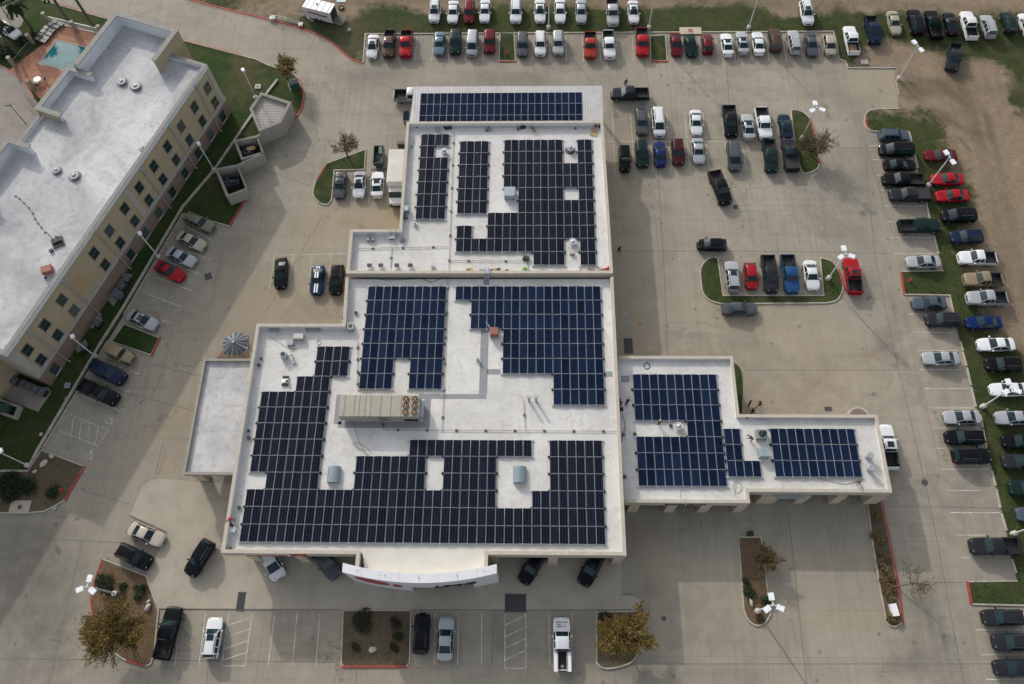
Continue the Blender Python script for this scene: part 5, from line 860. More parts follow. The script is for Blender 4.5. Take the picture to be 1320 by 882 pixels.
# ---------------------------------------------------------------- lamp posts
M_pole = P('pole_grey', (.52, .53, .54), .5, .1); M_head = P('lamp_head_white', (.66, .68, .71), .4)
hm = MB(); hm.box((.86, 0, 0), (.85, .62, .2), 0, 0, .94); hm.box((.25, 0, 0), (.5, .1, .08), 0, 1); ME_HEAD = hm.mesh('lamp_head', [M_head, M_pole])
hm = MB(); hm.box((.35, 0, -.02), (.6, .55, .26), 0, 0, .8); hm.box((.05, 0, 0), (.2, .1, .08), 0, 1); ME_HEAD1 = hm.mesh('lamp_head', [M_head, M_pole])
def lamp_post(bx, by, h, heads, label, a0=0, small=False, group='lamp posts'):
    g = G(bx, by, .1); r = tag(empty('lamp_post', (g.x, g.y, .08)), label, 'lamp post', group)
    mb = MB(); mb.cyl((0, 0, 0), (0, 0, .65), .32, .32, 16); mb.dome((0, 0, .65), .32, .06, 16, 2); mb.build('base', P('pole_base_concrete', (.42, .40, .36), .9), r, True)
    mb = MB(); mb.cyl((0, 0, .65), (0, 0, h), .105 if not small else .085, .075, 8); mb.cyl((0, 0, h - .1), (0, 0, h + .1), .12, .12, 8); mb.build('pole', M_pole, r, True)
    for k in range(heads):
        o = link('lamp_head', ME_HEAD1 if small else ME_HEAD, r, (0, 0, h)); o.rotation_euler = (0, 0, math.radians(a0 + 360 * k / max(heads, 1)))
for b in ((150, 765.7, 7.0, 3, 'triple-head lamp post in the mulch bed at bottom left', 85), (975.5, 788, 7.0, 3, 'triple-head lamp post at the rounded tip of the narrow mulch bed', 95), (1033, 180, 7.2, 3, 'triple-head lamp post on the grass island with the leafy tree', 95), (1067, 386 - 26, 7.0, 3, 'triple-head lamp post on the long grass island beside the red pickup', 95), (1195, 241, 7.1, 2, 'twin-head lamp post on the grass beside the red sedans', 110), (1265.7, 525, 6.9, 3, 'triple-head lamp post on the right grass over a white sedan', 95), (1157.5, 103, 7.2, 2, 'twin-head lamp post at the dirt entrance', 115), (1305, 688.5, 7.0, 3, 'lamp post on the right grass whose heads are out of the picture', 95)): lamp_post(*b[:5], a0=b[5])
for x, wh in ((707, 'first (left) of three'), (836, 'second of three'), (964.5, 'third (right) of three')): lamp_post(x, 37.5, 9.6, 2, wh + ' tall posts on the grass behind the back row', 90)
for b in ((206, 333, 6.4, 'single-head lamp post behind the red sports coupe'), (37.5, 601, 6.1, 'single-head lamp post at the low wall corner by the hotel flower bed'), (277, 221, 6.4, 'single-head lamp post beside the open trash enclosure'), (125, 461, 6.4, 'single-head lamp post behind the tan off-roader'), (330.5, 128, 6.3, 'single-head lamp post on the lawn by the roofed enclosure')): lamp_post(b[0], b[1], b[2], 1, b[3], 120, True, 'hotel lamp posts')
g = G(34, 160, 0); r = tag(empty('lamp_post', (g.x, g.y, 0)), 'short dark lamp post at the drive left of the hotel', 'lamp post'); mb = MB(); mb.cyl((0, 0, 0), (0, 0, 4.5), .07, .05, 8); mb.build('pole', M_dkgrey, r); mb = MB(); mb.box((-.3, 0, 4.5), (.8, .4, .18)); mb.build('lamp_head', M_dkgrey, r)
# ---------------------------------------------------------------- trees and shrubs
def leafmat(name, cols):
    m, nt, b = newmat(name); geo = N(nt, 'NewGeometry'); cr = N(nt, 'ValToRGB'); cr.color_ramp.elements[0].color = (*cols[0], 1); cr.color_ramp.elements[1].color = (*cols[-1], 1)
    for i, c in enumerate(cols[1:-1]): e = cr.color_ramp.elements.new((i + 1) / (len(cols) - 1)); e.color = (*c, 1)
    f = noise(nt, .9, 4, .6); v = math_(nt, 'ADD', math_(nt, 'MULTIPLY', f, .6), math_(nt, 'MULTIPLY', geo.outputs['Random Per Island'], .5)); nt.links.new(v, cr.inputs[0])
    nt.links.new(cr.outputs[0], b.inputs['Base Color']); b.inputs['Roughness'].default_value = .8; b.inputs['Specular IOR Level'].default_value = .2; return m
L_ochre = leafmat('autumn_leaves', [(.035, .036, .012), (.085, .064, .018), (.14, .092, .024), (.18, .125, .04)])
L_brown = leafmat('brown_leaves', [(.03, .026, .013), (.075, .054, .024), (.115, .078, .034)]); L_olive = leafmat('thin_olive_leaves', [(.03, .03, .013), (.075, .065, .026), (.11, .085, .035)])
L_green = leafmat('shrub_leaves', [(.010, .018, .008), (.024, .038, .016), (.045, .058, .024)]); L_dark = leafmat('dark_leaves', [(.006, .013, .006), (.014, .03, .011), (.026, .045, .016)]); L_mix = leafmat('dull_shrub_leaves', [(.016, .018, .01), (.035, .038, .02), (.06, .052, .03)]); L_straw = leafmat('dry_ornamental_grass', [(.06, .045, .022), (.14, .10, .045), (.20, .145, .065)])
def tree(px, py, h, R, leaf, label, nl=5200, size=.17, seed=1, cat='tree', name='autumn_tree', lean=(0, 0), trunk=.14, low=.22, levels=3, spread=1.0):
    rnd = random.Random(seed); g = G(px, py, .1); r = tag(empty(name, (g.x, g.y, .08)), label, cat)
    tb = MB(); tips = []
    def branch(p, d, L, rad, lev):
        q = p; n = 3
        for k in range(n):
            d2 = (d + Vector((rnd.uniform(-.16, .16), rnd.uniform(-.16, .16), rnd.uniform(-.02, .1)))).normalized(); e = q + d2 * L / n
            tb.cyl(q, e, rad * (1 - .22 * k), rad * (1 - .22 * (k + 1)), 5 if lev else 8, 0, False)
            if lev >= 1: tips.append((e, d2, lev))
            if lev < levels and k >= (0 if lev else 1):
                for _ in range(2 if lev else 3):
                    a = rnd.uniform(0, 2 * math.pi); up_ = rnd.uniform(.15, .75) if lev == 0 else rnd.uniform(-.05, .5)
                    side = Vector((math.cos(a), math.sin(a), up_)).normalized(); branch(e, (side * .8 + d2 * .45).normalized(), L * rnd.uniform(.50, .68), rad * .5, lev + 1)
            q, d = e, d2
    branch(Vector((0, 0, 0)), Vector((lean[0], lean[1], 1)).normalized(), h * .52, trunk, 0)
    mx = max(Vector((t[0].x, t[0].y)).length for t in tips); mz = max(t[0].z for t in tips); k = R / mx; kz = h / mz
    tb.v = [(x * (1 + (k - 1) * min(1, z / (h * .3))), y * (1 + (k - 1) * min(1, z / (h * .3))), z * kz) for x, y, z in tb.v]
    tb.build('trunk', M_bark, r, True); lb = MB(); out = [t for t in tips if t[2] >= 2] or tips
    for _ in range(nl):
        e, d, lv = rnd.choice(out); c = Vector((e.x * k, e.y * k, e.z * kz)); t = rnd.uniform(-.2, 1); rad_ = Vector((c.x, c.y, 0)); rad_ = rad_.normalized() if rad_.length > .1 else Vector((1, 0, 0))
        c += (d * .5 + rad_ * .5) * t * .95 * R / 4 * spread + Vector((rnd.gauss(0, .17), rnd.gauss(0, .17), rnd.gauss(0, .15))) * R / 4
        if c.z < h * low: c.z = h * low + rnd.uniform(0, .4)
        u = (Vector((rnd.gauss(0, 1), rnd.gauss(0, 1), rnd.gauss(0, .6))) * .45 + rad_ * .7 + d * .5).normalized(); v = u.cross(Vector((rnd.gauss(0, .5), rnd.gauss(0, .5), 1)).normalized()).normalized(); s = size * rnd.uniform(.45, 1.35)
        lb.add([c - u * s * 1.0, c + v * s * .3, c + u * s * 1.25, c - v * s * .3], [(0, 1, 2, 3)])
    lb.build('crown', leaf, r); return r
tree(168, 826, 5.6, 4.5, L_ochre, 'large ochre autumn tree in the mulch bed at bottom left', 13000, .17, 3)
tree(797, 827, 5.0, 4.1, L_ochre, 'golden autumn tree filling the bed at bottom centre', 11500, .17, 5)
tree(979, 728, 2.5, 2.2, L_brown, 'small rusty brown tree in the narrow mulch bed', 4200, .12, 8)
tree(371, 103, 4.2, 2.7, L_ochre, 'yellow-brown tree on the lawn corner by the roofed enclosure', 4200, .16, 11)
tree(449, 203, 4.2, 2.3, L_olive, 'thin nearly bare tree on the curved grass island', 1700, .13, 14)
tree(1046, 201, 3.9, 3.1, L_olive, 'sparse olive-brown tree on the grass island with a triple lamp', 3600, .14, 17)
tree(1156, 757, 4.4, 3.0, L_olive, 'bare leaning tree over the lane beside the long mulch strip', 420, .13, 21, lean=(.75, .1), trunk=.08, levels=2)
def shrub(px, py, R, h, leaf, label, n=700, size=.1, seed=1, name='shrub', z=.1, group=None):
    rnd = random.Random(seed); g = G(px, py, z); mb = MB()
    lob = [(rnd.uniform(-.5, .5) * R, rnd.uniform(-.5, .5) * R, rnd.uniform(.5, .9)) for _ in range(6)]
    for _ in range(n):
        lx, ly, lz = rnd.choice(lob); t = rnd.uniform(0, 2 * math.pi); rr = R * .55 * math.sqrt(rnd.random()); c = Vector((lx + rr * math.cos(t), ly + rr * math.sin(t), h * lz * rnd.uniform(.15, 1.1)))
        u = Vector((rnd.gauss(0, 1), rnd.gauss(0, 1), rnd.gauss(0, .8))).normalized(); v = u.cross(Vector((rnd.gauss(0, .5), rnd.gauss(0, .5), 1))).normalized(); s = size * rnd.uniform(.6, 1.4)
        mb.add([c - u * s, c + v * s * .5, c + u * s, c - v * s * .5], [(0, 1, 2, 3)])
    for _ in range(5): a = rnd.uniform(0, 6.28); mb.cyl((0, 0, 0), (R * .5 * math.cos(a), R * .5 * math.sin(a), h * .7), .03, .01, 4, 1, False)
    return tag(mb.build(name, [leaf, M_bark], None, False, (g.x, g.y, z)), label, 'shrub', group)
shrub(137, 753, 1.35, .9, L_green, 'largest green shrub in the bottom left bed, against the red kerb', 1300, .11, 1); shrub(158, 757, .55, .6, L_green, 'small green shrub beside the bottom left lamp post', 300, .1, 2); shrub(157.5, 769, .6, .6, L_brown, 'brownish shrub at the foot of the bottom left lamp post', 300, .1, 3)
shrub(180.5, 768, .65, .7, L_green, 'green shrub near the apron side of the bottom left bed, lower of a pair', 380, .1, 4); shrub(184.5, 758, .6, .6, L_green, 'green shrub near the apron side of the bottom left bed, upper of a pair', 350, .1, 5); shrub(176, 757, .4, .5, L_green, 'tiny green shrub left of the upper pair in the bottom left bed', 200, .09, 6)
shrub(472, 800, 1.7, .5, L_mix, 'wide dark shrub at the top of the square planted bed', 1200, .12, 7); shrub(510, 803, .8, .45, L_mix, 'dark shrub at the top right of the square planted bed', 420, .1, 8); shrub(513, 818, .7, .4, L_mix, 'green shrub at the right edge of the square planted bed', 400, .1, 9); shrub(458.5, 833, .6, .45, L_mix, 'round clipped shrub at the lower left of the square planted bed', 500, .1, 10); shrub(509, 835, .6, .45, L_mix, 'round clipped shrub at the lower right of the square planted bed', 500, .1, 11)
shrub(781, 798, 1.1, .5, L_mix, 'dark shrub at the top left of the golden tree bed', 600, .1, 12); shrub(966, 762, .9, .7, L_green, 'dark green shrub in the middle of the narrow mulch bed', 600, .1, 13); shrub(987, 774, .75, .7, L_green, 'green shrub at the right edge of the narrow mulch bed', 450, .1, 14); shrub(961, 751, .55, .5, L_green, 'little green shrub at the left kerb of the narrow mulch bed', 260, .1, 15); shrub(979, 798, .6, .4, L_brown, 'brown withered shrub at the tip of the narrow mulch bed', 260, .1, 16)
shrub(14, 628, 2.3, 1.0, L_dark, 'wide dark hedge mass in the hotel flower bed at the left edge', 2300, .14, 17, 'hedge'); shrub(36, 628, 1.5, .9, L_dark, 'dark shrub between the hedge and the pale stones in the hotel bed', 1100, .12, 18); shrub(70, 634, 1.1, .9, L_green, 'rounded green shrub beside the hydrant in the hotel bed', 800, .11, 19)
for i, (x, y, R_) in enumerate(((1130, 668, .45), (1127, 690, .6), (1135, 696, .5), (1132, 712, .5), (1140, 720, .55), (1134, 727, .6), (1141, 737, .6), (1147, 745, .6), (1139, 750, .7), (1149, 758, .6), (1143, 763, .7), (1147, 772, .5), (1148, 796, .6), (1155, 799, .5))):
    shrub(x, y, R_, .5, L_straw, 'dry straw-coloured grass clump in the long mulch strip', 260, .13, 30 + i, 'grass_clump', .1, 'dry grass clumps in the long mulch strip')
# dark foliage and palms at the top left corner
def palm(px, py, tx, ty, label, seed, crown=True):
    g = G(px, py, .08); h = min(np.arange(3, 16, .1), key=lambda z: (G(tx, ty, z).xy - g.xy).length); r = tag(empty('palm_tree', (g.x, g.y, .08)), label, 'palm tree', 'palms round the hotel pool'); rnd = random.Random(seed)
    top = h + (0 if crown else 3); mb = MB()
    for k in range(14): mb.cyl((0, 0, top * k / 14), (0, 0, top * (k + 1) / 14), .26 if k % 2 else .22, .2, 9, 0, False)
    mb.build('trunk', P('palm_trunk', (.085, .075, .065), .95, 0, .3, 5), r); fb = MB()
    for i in range(34):
        a = rnd.uniform(0, 6.28); el = rnd.uniform(-.5, .9); L = rnd.uniform(1.5, 2.1); p = Vector((0, 0, top)); pts = []
        for s in range(7):
            t = s / 6; pts.append(Vector((math.cos(a) * L * t, math.sin(a) * L * t, top + L * (el * t - .75 * t * t))))
        sd = Vector((-math.sin(a), math.cos(a), 0))
        for s in range(6):
            wd = .34 * math.sin(math.pi * (s + .7) / 7); q = pts[s]; e = pts[s + 1]
            for sg in (1, -1): fb.add([q, e, e + sd * sg * wd + Vector((0, 0, -.12)), q + sd * sg * wd * .8 + Vector((0, 0, -.1))], [(0, 1, 2, 3)])
    fb.build('crown', L_dark, r)
palm(88, 27, 75, -2, 'palm trunk at the pool fence, left of the two along the road', 1, False); palm(122, 37, 100, -6, 'palm trunk at the pool fence, right of the two along the road', 2, False); palm(40, 36, 14, 4, 'palm with its dark crown at the top left corner', 3); palm(23, 71, -6, 24, 'palm trunk leaning out of the left edge below the white car', 4)
tree(10, 22, 6.0, 2.6, L_dark, 'dark evergreen tree in the top left corner', 2600, .17, 40, name='evergreen_tree'); shrub(4, 70, 2.2, 1.6, L_dark, 'dark hedge at the left edge by the pool', 1200, .15, 41, 'hedge'); shrub(50, 47, 1.3, 1.0, L_dark, 'dark shrub behind the sun loungers', 700, .13, 42); shrub(30, 55, 1.6, .8, L_dark, 'low dark shrub beside the white car under the trees', 800, .13, 43)
# ---------------------------------------------------------------- pool corner of the hotel
DK = GP([(80, 30), (124, 43), (150, 60), (140, 110), (75, 150), (46, 122), (30, 105), (14, 90), (22, 82.5), (57, 57)]); mb = MB(); mb.prism(DK, 0, .11, bottom=False); struct(mb.build('pool_deck', M_paver))
DR = [G(-60, 80), G(0, 85), G(20, 97), G(34, 112), G(44, 127), G(70, 155), G(60, 230), G(-60, 230)]; mb = MB(); mb.prism(DR, 0, .105, bottom=False); struct(mb.build('hotel_drive', P('drive_concrete', (.21, .19, .165), .9, 0, .14, .5)))
mb = MB(); mb.wallline(GP(arc([(-8, 83), (0, 85), (20, 97), (34, 112), (44, 127)])), .3, 0, .17); struct(mb.build('red_kerb', P('red_kerb_faded', (.3, .1, .1))))
mb = MB(); mb.prism([G(-40, 2), G(18, 6), G(33, 22), G(28, 33), G(14, 46), G(-40, 60)], 0, .1, bottom=False); struct(mb.build('side_drive', P('drive_concrete', (.2, .2, .2))))
PLq = GP([(73.7, 52.3), (112, 61.5), (100, 96), (50, 83)]); r = tag(empty('swimming_pool', PLq[0]), 'turquoise swimming pool beside the hotel', 'pool')
mb = MB(); mb.wallline([(p.x, p.y) for p in PLq], .35, .08, .15, closed=True); kid(mb, 'coping', P('pool_coping', (.27, .21, .18), .8), r)
m, nt, b = newmat('pool_water'); f = noise(nt, .5, 4, .6, None, 1.0); nt.links.new(mix(nt, ramp(nt, f, .35, .65), (.005, .085, .10), (.014, .155, .165)), b.inputs['Base Color']); b.inputs['Roughness'].default_value = .08
mb = MB(); mb.prism(PLq, .05, .125); kid(mb, 'water', m, r)
lm = MB(); lm.box((-.25, 0, .36), (1.35, .68, .07)); lm.box((.72, 0, .56), (.75, .68, .07)); ME_L = lm.mesh('sling', P('lounger_canvas', (.36, .35, .33), .85)); lf = MB()
for x in (-.8, .3): lf.box((x, 0, .17), (.06, .66, .34))
lf.box((0, .33, .32), (1.9, .05, .05)); lf.box((0, -.33, .32), (1.9, .05, .05)); ME_LF = lf.mesh('frame', M_dkgrey)
for i, (x, y) in enumerate(((76, 31), (70.5, 34.5), (65, 39), (61.5, 43.5), (57.5, 48.5), (54, 52.5))):
    g = G(x, y, .3); o = tag(empty('sun_lounger', (g.x, g.y, .11), math.radians(158)), 'pale canvas sun lounger, %s in the row beside the pool' % ('one nearest the road', 'second from the road', 'third from the road', 'fourth from the road', 'fifth from the road', 'one farthest from the road')[i], 'sun lounger', 'sun loungers by the pool'); link('sling', ME_L, o).rotation_euler.y = 0; link('frame', ME_LF, o)
for i, (x, y, h) in enumerate(((63, 28.5, 1.9), (99, 39.5, 1.9), (43, 56, 1.9), (19, 85, 1.9), (44, 115, 1.9), (133, 45, 1.9))):
    g = G(x, y, .1); mb = MB(); mb.box((0, 0, h / 2), (.5, .5, h)); mb.box((0, 0, h + .05), (.6, .6, .12), 0, 1); tag(mb.build('fence_pillar', [P('pillar_stone', (.27, .24, .19), .9, 0, .15, 2), P('pillar_cap', (.30, .28, .23), .9)], None, False, (g.x, g.y, .08)), ('stone fence pillar at the loungers end of the pool fence', 'stone fence pillar in the middle of the white fence', 'stone fence pillar beside the lowest lounger', 'stone fence pillar at the left corner of the pool deck', 'stone fence pillar near the poolside table', 'stone fence pillar where the white fence meets the hotel')[i], 'pillar')
mb = MB(); a, b = G(67, 29, .1), G(132, 44.5, .1); mb.wallline([a, b], .08, .1, .2); mb.wallline([a, b], .08, 1.3, 1.42)
for k in range(40): p = a.lerp(b, k / 39); mb.box((p.x, p.y, .75), (.05, .05, 1.2))
tag(mb.build('pool_fence', M_white), 'white picket fence between the pool and the road', 'fence')
mb = MB(); a, b = G(43, 59, .1), G(22, 84, .1); mb.wallline([a, b], .05, 1.25, 1.32); mb.wallline([a, b], .05, .15, .2)
for k in range(40): p = a.lerp(b, k / 39); mb.box((p.x, p.y, .7), (.03, .03, 1.2))
tag(mb.build('pool_fence', M_dkgrey), 'thin dark railing at the left side of the pool deck', 'fence')
g = G(48, 102.5, .8); r = tag(empty('patio_table', (g.x, g.y, .11)), 'round white poolside table', 'table'); mb = MB(); mb.cyl((0, 0, .72), (0, 0, .76), .62, .62, 20); mb.build('tabletop', M_white, r); mb = MB(); mb.cyl((0, 0, 0), (0, 0, .72), .06, .06, 8); mb.cyl((0, 0, 0), (0, 0, .05), .3, .3, 12); mb.build('pedestal', M_dkgrey, r)
for i, (dx, dy, rz) in enumerate(((.95, .1, 0), (-.8, -.5, 3.6), (.1, -.95, -1.5))):
    r2 = tag(empty('patio_chair', (g.x + dx, g.y + dy, .11), rz), ('dark patio chair on the pool side of the white table', 'dark patio chair on the drive side of the white table', 'dark patio chair at the near side of the white table')[i], 'chair', 'poolside chairs'); mb = MB(); mb.box((0, 0, .44), (.48, .48, .05)); mb.build('seat', M_dkgrey, r2); mb = MB(); mb.box((.24, 0, .7), (.05, .46, .5)); mb.build('backrest', M_dkgrey, r2)
    for sx in (-.2, .2):
        for sy in (-.2, .2): mb = MB(); mb.box((sx, sy, .21), (.04, .04, .42)); mb.build('leg', M_dkgrey, r2)
# ---------------------------------------------------------------- trash enclosure
M_encl = P('enclosure_stucco', (.27, .255, .215), .92, 0, .1, .8, .1); M_enclcap = P('enclosure_cap', (.21, .20, .175), .9)
r = tag(empty('trash_enclosure', G(330, 175, 0)), 'grey walled trash enclosure, one end roofed, two bays open', 'enclosure')
def wl(pts, h, t=.3):
    q = GP(pts, h); mb = MB(); mb.wallline(q, t, 0, h); kid(mb, 'wall', M_encl, r); mb = MB(); mb.wallline(q, t + .06, h, h + .05); kid(mb, 'wall_cap', M_enclcap, r)
RM1 = [(323.5, 140.5), (337, 121), (373.4, 133), (361, 157.5), (335, 167.7)]
q = GP(RM1, 2.9); mb = MB(); mb.wallline(q, .4, 0, 2.9, closed=True); kid(mb, 'wall', M_encl, r); mb = MB(); mb.wallline(q, .46, 2.9, 2.95, closed=True); kid(mb, 'wall_cap', M_enclcap, r)
mb = MB(); mb.prism(q, 2.35, 2.4); qc = [Vector((p.x, p.y)) for p in q]; xs0, xs1 = min(p.x for p in qc), max(p.x for p in qc); ys0, ys1 = min(p.y for p in qc), max(p.y for p in qc)
for k in range(24):
    y = ys0 + (ys1 - ys0) * k / 23; hit = []
    for a_, b_ in zip(qc, qc[1:] + qc[:1]):
        if (a_.y > y) != (b_.y > y): hit.append(a_.x + (b_.x - a_.x) * (y - a_.y) / (b_.y - a_.y))
    if len(hit) == 2: mb.box((sum(hit) / 2, y, 2.42), (abs(hit[0] - hit[1]) - .3, .06, .05), 0, 0)
kid(mb, 'ribbed_roof', P('encl_roof', (.36, .325, .30), .7), r)
wl([(363, 157.5), (331, 176), (303, 182), (312, 205), (339, 197)], 2.2); wl([(331, 176), (339, 197)], 2.1, .1); wl([(339, 197.5), (306, 213.5), (279, 218.5), (293, 253), (317.5, 244)], 2.2); wl([(306, 213.5), (317.5, 244)], 2.1, .1)
for (x, y, rz, lab) in ((318, 196, .25, 'dark dumpster in the upper open bay of the trash enclosure'), (300, 235, .3, 'dark dumpster in the lower open bay of the trash enclosure')):
    g = G(x, y, .8); r2 = tag(empty('dumpster', (g.x, g.y, 0), rz), lab, 'dumpster', 'dumpsters in the trash enclosure'); mb = MB()
    for s in (1, -1): mb.box((0, s * .8, .7), (2.0, .06, 1.2)); mb.box((s * 1.0, 0, .7), (.06, 1.6, 1.2))
    mb.box((0, 0, .3), (2, 1.6, .06)); mb.build('bin', P('dumpster_navy', (.04, .05, .065), .6), r2); mb = MB()
    for k in range(26): mb.box((random.uniform(-.8, .8), random.uniform(-.6, .6), random.uniform(.7, 1.2)), (random.uniform(.2, .5), random.uniform(.2, .5), random.uniform(.1, .3)), random.uniform(0, 3), k % 2)
    mb.build('trash_bags', [M_black, M_dkgrey], r2)
g = G(325, 193, 1.2); mb = MB()
for k in range(9): mb.box((random.uniform(-.5, .5), random.uniform(-.35, .35), random.uniform(0, .3)), (random.uniform(.4, .8), random.uniform(.3, .6), .08), random.uniform(0, 3))
tag(mb.build('cardboard_pile', P('cardboard', (.36, .25, .14), .9), None, False, (g.x, g.y, 1.2)), 'flattened cardboard piled on the upper dumpster', 'cardboard')
g = G(379, 109, .4); mb = MB(); mb.box((0, 0, .45), (1.5, 1.2, .9)); mb.box((0, 0, .93), (1.55, 1.25, .06), 0, 1); mb.box((0, 0, .0), (1.9, 1.6, .12), 0, 1); o = tag(mb.build('transformer', [M_green, P('transformer_lid', (.05, .08, .065), .6)], None, False, (g.x, g.y, .1)), 'green transformer box under the yellow-brown tree', 'transformer'); o.rotation_euler.z = .4
mb = MB(); g = G(332.5, 112, .1); mb.box((0, 0, .06), (.9, .9, .2)); mb.box((0, 0, .17), (.4, .4, .04), 0, 1); tag(mb.build('valve_box', [M_stone, M_dkgrey], None, False, (g.x, g.y, .06)), 'square concrete valve box on the lawn above the roofed enclosure', 'valve box')
# ---------------------------------------------------------------- air conditioners and boxes at the hotel wall
cm = MB(); cm.box((0, 0, .45), (.9, .9, .86)); cm.box((0, 0, .9), (.96, .96, .05), 0, 1); cm.cyl((0, 0, .925), (0, 0, .935), .36, .36, 18, 0); ME_AC = cm.mesh('housing', [M_black, P('ac_grey', (.10, .112, .135), .5)])
fm = MB()
for i in range(5): a = i * 2 * math.pi / 5; fm.add([(0, 0, .94), (.31 * math.cos(a), .31 * math.sin(a), .945), (.31 * math.cos(a + .6), .31 * math.sin(a + .6), .945)], [(0, 1, 2)])
fm.cyl((0, 0, .936), (0, 0, .96), .08, .08, 8); ME_FAN = fm.mesh('fan', M_grey)
for x, y, lab in ((163.5, 359.5, 'air conditioner by the hotel wall, upper of the middle pair'), (157, 369, 'air conditioner by the hotel wall, lower of the middle pair'), (125.5, 416.5, 'single air conditioner by the hotel wall below the middle pair'), (108, 447, 'single air conditioner by the hotel wall below a lamp head'), (19, 491, 'air conditioner at the hotel end wall, first from the left'), (29.5, 494.5, 'air conditioner at the hotel end wall, second from the left'), (37.5, 498, 'air conditioner at the hotel end wall, third from the left'), (45.5, 501.5, 'air conditioner at the hotel end wall, fourth from the left'), (54, 505, 'air conditioner at the hotel end wall, nearest the corner')):
    g = G(x, y, .9); o = tag(empty('air_conditioner', (g.x, g.y, .12), HR), lab, 'air conditioner', 'air conditioners round the hotel'); link('housing', ME_AC, o); link('fan', ME_FAN, o)
g = G(152, 380, .6); mb = MB(); mb.box((0, 0, .6), (1.1, 1.0, 1.2)); mb.box((0, 0, 1.23), (1.15, 1.05, .06)); o = tag(mb.build('utility_box', P('ac_grey', (.3, .3, .3)), None, False, (g.x, g.y, .1)), 'grey utility box beside the middle pair of air conditioners', 'utility box'); o.rotation_euler.z = HR
for q in ([(146, 395), (166, 366), (171, 354), (158, 352), (138, 385)], [(118, 424), (133, 413), (128, 405), (114, 415)], [(100, 455), (114, 446), (110, 438), (96, 447)], [(5, 490), (30, 500), (62, 499), (66, 506), (49, 531), (5, 514)]): mb = MB(); mb.prism(GP(q, .1), .0, .135, bottom=False); struct(mb.build('concrete_pad', P('pad_concrete', (.23, .21, .18), .9, 0, .12, 1)))
mb = MB(); mb.wallline(GP([(-10, 512), (24, 524), (18, 538), (-10, 528)], .9), .3, 0, .9); tag(mb.build('low_wall', M_encl), 'low tan wall round the green cabinet left of the hotel end', 'wall')
g = G(6, 528, .6); mb = MB(); mb.box((0, 0, .6), (1.6, 1.1, 1.2)); mb.box((0, 0, 1.22), (1.7, 1.2, .06)); tag(mb.build('utility_cabinet', M_green, None, False, (g.x, g.y, .1)), 'dark green cabinet behind the low wall at the left edge', 'utility cabinet')
for x, y, lab in ((87, 497, 'square valve box set in the hotel lawn'), (86, 514, 'pale round cap in the hotel lawn above the low wall strip'), (53, 560, 'pale round cap in the hotel lawn near the lamp post')): mb = MB(); g = G(x, y, .1); (mb.box((0, 0, .05), (.8, .8, .12)) if y < 500 else mb.cyl((0, 0, 0), (0, 0, .1), .24, .24, 14)); tag(mb.build('valve_box', M_stone if y > 500 else M_grey, None, False, (g.x, g.y, .08)), lab, 'valve box')
def rock(px, py, L, W, rz, lab, z=.1):
    g = G(px, py, z); bm = bmesh.new(); bmesh.ops.create_icosphere(bm, subdivisions=2, radius=1); rnd = random.Random(int(px * 7 + py))
    for v in bm.verts: v.co = Vector((v.co.x * L / 2, v.co.y * W / 2, v.co.z * .3 + .12)) * rnd.uniform(.82, 1.15)
    me = bpy.data.meshes.new('boulder'); bm.to_mesh(me); bm.free(); me.materials.append(M_stone); o = tag(link('boulder', me, None, (g.x, g.y, z)), lab, 'boulder'); o.rotation_euler.z = rz
rock(57, 597.5, 1.2, .7, .9, 'longest pale boulder in the hotel flower bed'); rock(67, 589, .75, .5, -.4, 'pale boulder nearest the handicap stall in the hotel bed'); rock(45.5, 608.5, .7, .4, .9, 'small pale boulder beside the hotel lamp post'); rock(191, 783, 1.1, .6, 1.3, 'pale boulder at the apron edge of the bottom left bed, lower one'); rock(192, 776, .6, .4, 1.0, 'small pale boulder above another in the bottom left bed'); rock(480.5, 837.5, .9, .8, .3, 'white triangular boulder in the square planted bed'); rock(968, 777, .4, .9, .1, 'white stone in the narrow mulch bed')
def hydrant(px, py, lab):
    g = G(px, py, .3); mb = MB(); mb.cyl((0, 0, 0), (0, 0, .1), .2, .2, 12); mb.cyl((0, 0, .1), (0, 0, .6), .13, .12, 12); mb.dome((0, 0, .6), .15, .16, 12); mb.cyl((-.26, 0, .45), (.26, 0, .45), .07, .07, 10); mb.cyl((0, 0, .42), (0, -.26, .42), .08, .08, 10); tag(mb.build('fire_hydrant', P('hydrant_red', (.38, .03, .02), .5), None, True, (g.x, g.y, .1)), lab, 'hydrant')
hydrant(80, 632, 'red fire hydrant in the hotel flower bed'); hydrant(1173, 362, 'red fire hydrant on the small grass island in the right kerb row'); hydrant(653, 69, 'small red hydrant on the narrow grass island in the back row')
mb = MB(); mb.box((0, 0, .06), (2.6, 1.7, .14)); g = G(26, 654, .1); mb.cyl((0, 0, .13), (0, 0, .16), .3, .3, 16, 1); tag(mb.build('inlet_slab', [M_side, M_dkgrey], None, False, (g.x, g.y, .06)), 'concrete inlet slab with a dark round cover in the hotel bed kerb', 'inlet')
mb = MB(); mb.box((0, 0, .06), (3.6, 1.5, .14)); g = G(890, 40, .1); mb.cyl((0, 0, .13), (0, 0, .17), .4, .4, 16, 1); tag(mb.build('inlet_slab', [P('pale_slab', (.40, .36, .27), .9), M_redbox], None, False, (g.x, g.y, .06)), 'pale inlet slab with a rusty cover behind the back row', 'inlet')
mb = MB(); mb.box((0, 0, .2), (1.1, .8, .25)); g = G(1113.5, 81, .1); tag(mb.build('valve_box', M_stone, None, False, (g.x, g.y, .05)), 'square pale box on the grass near the dirt entrance', 'valve box')
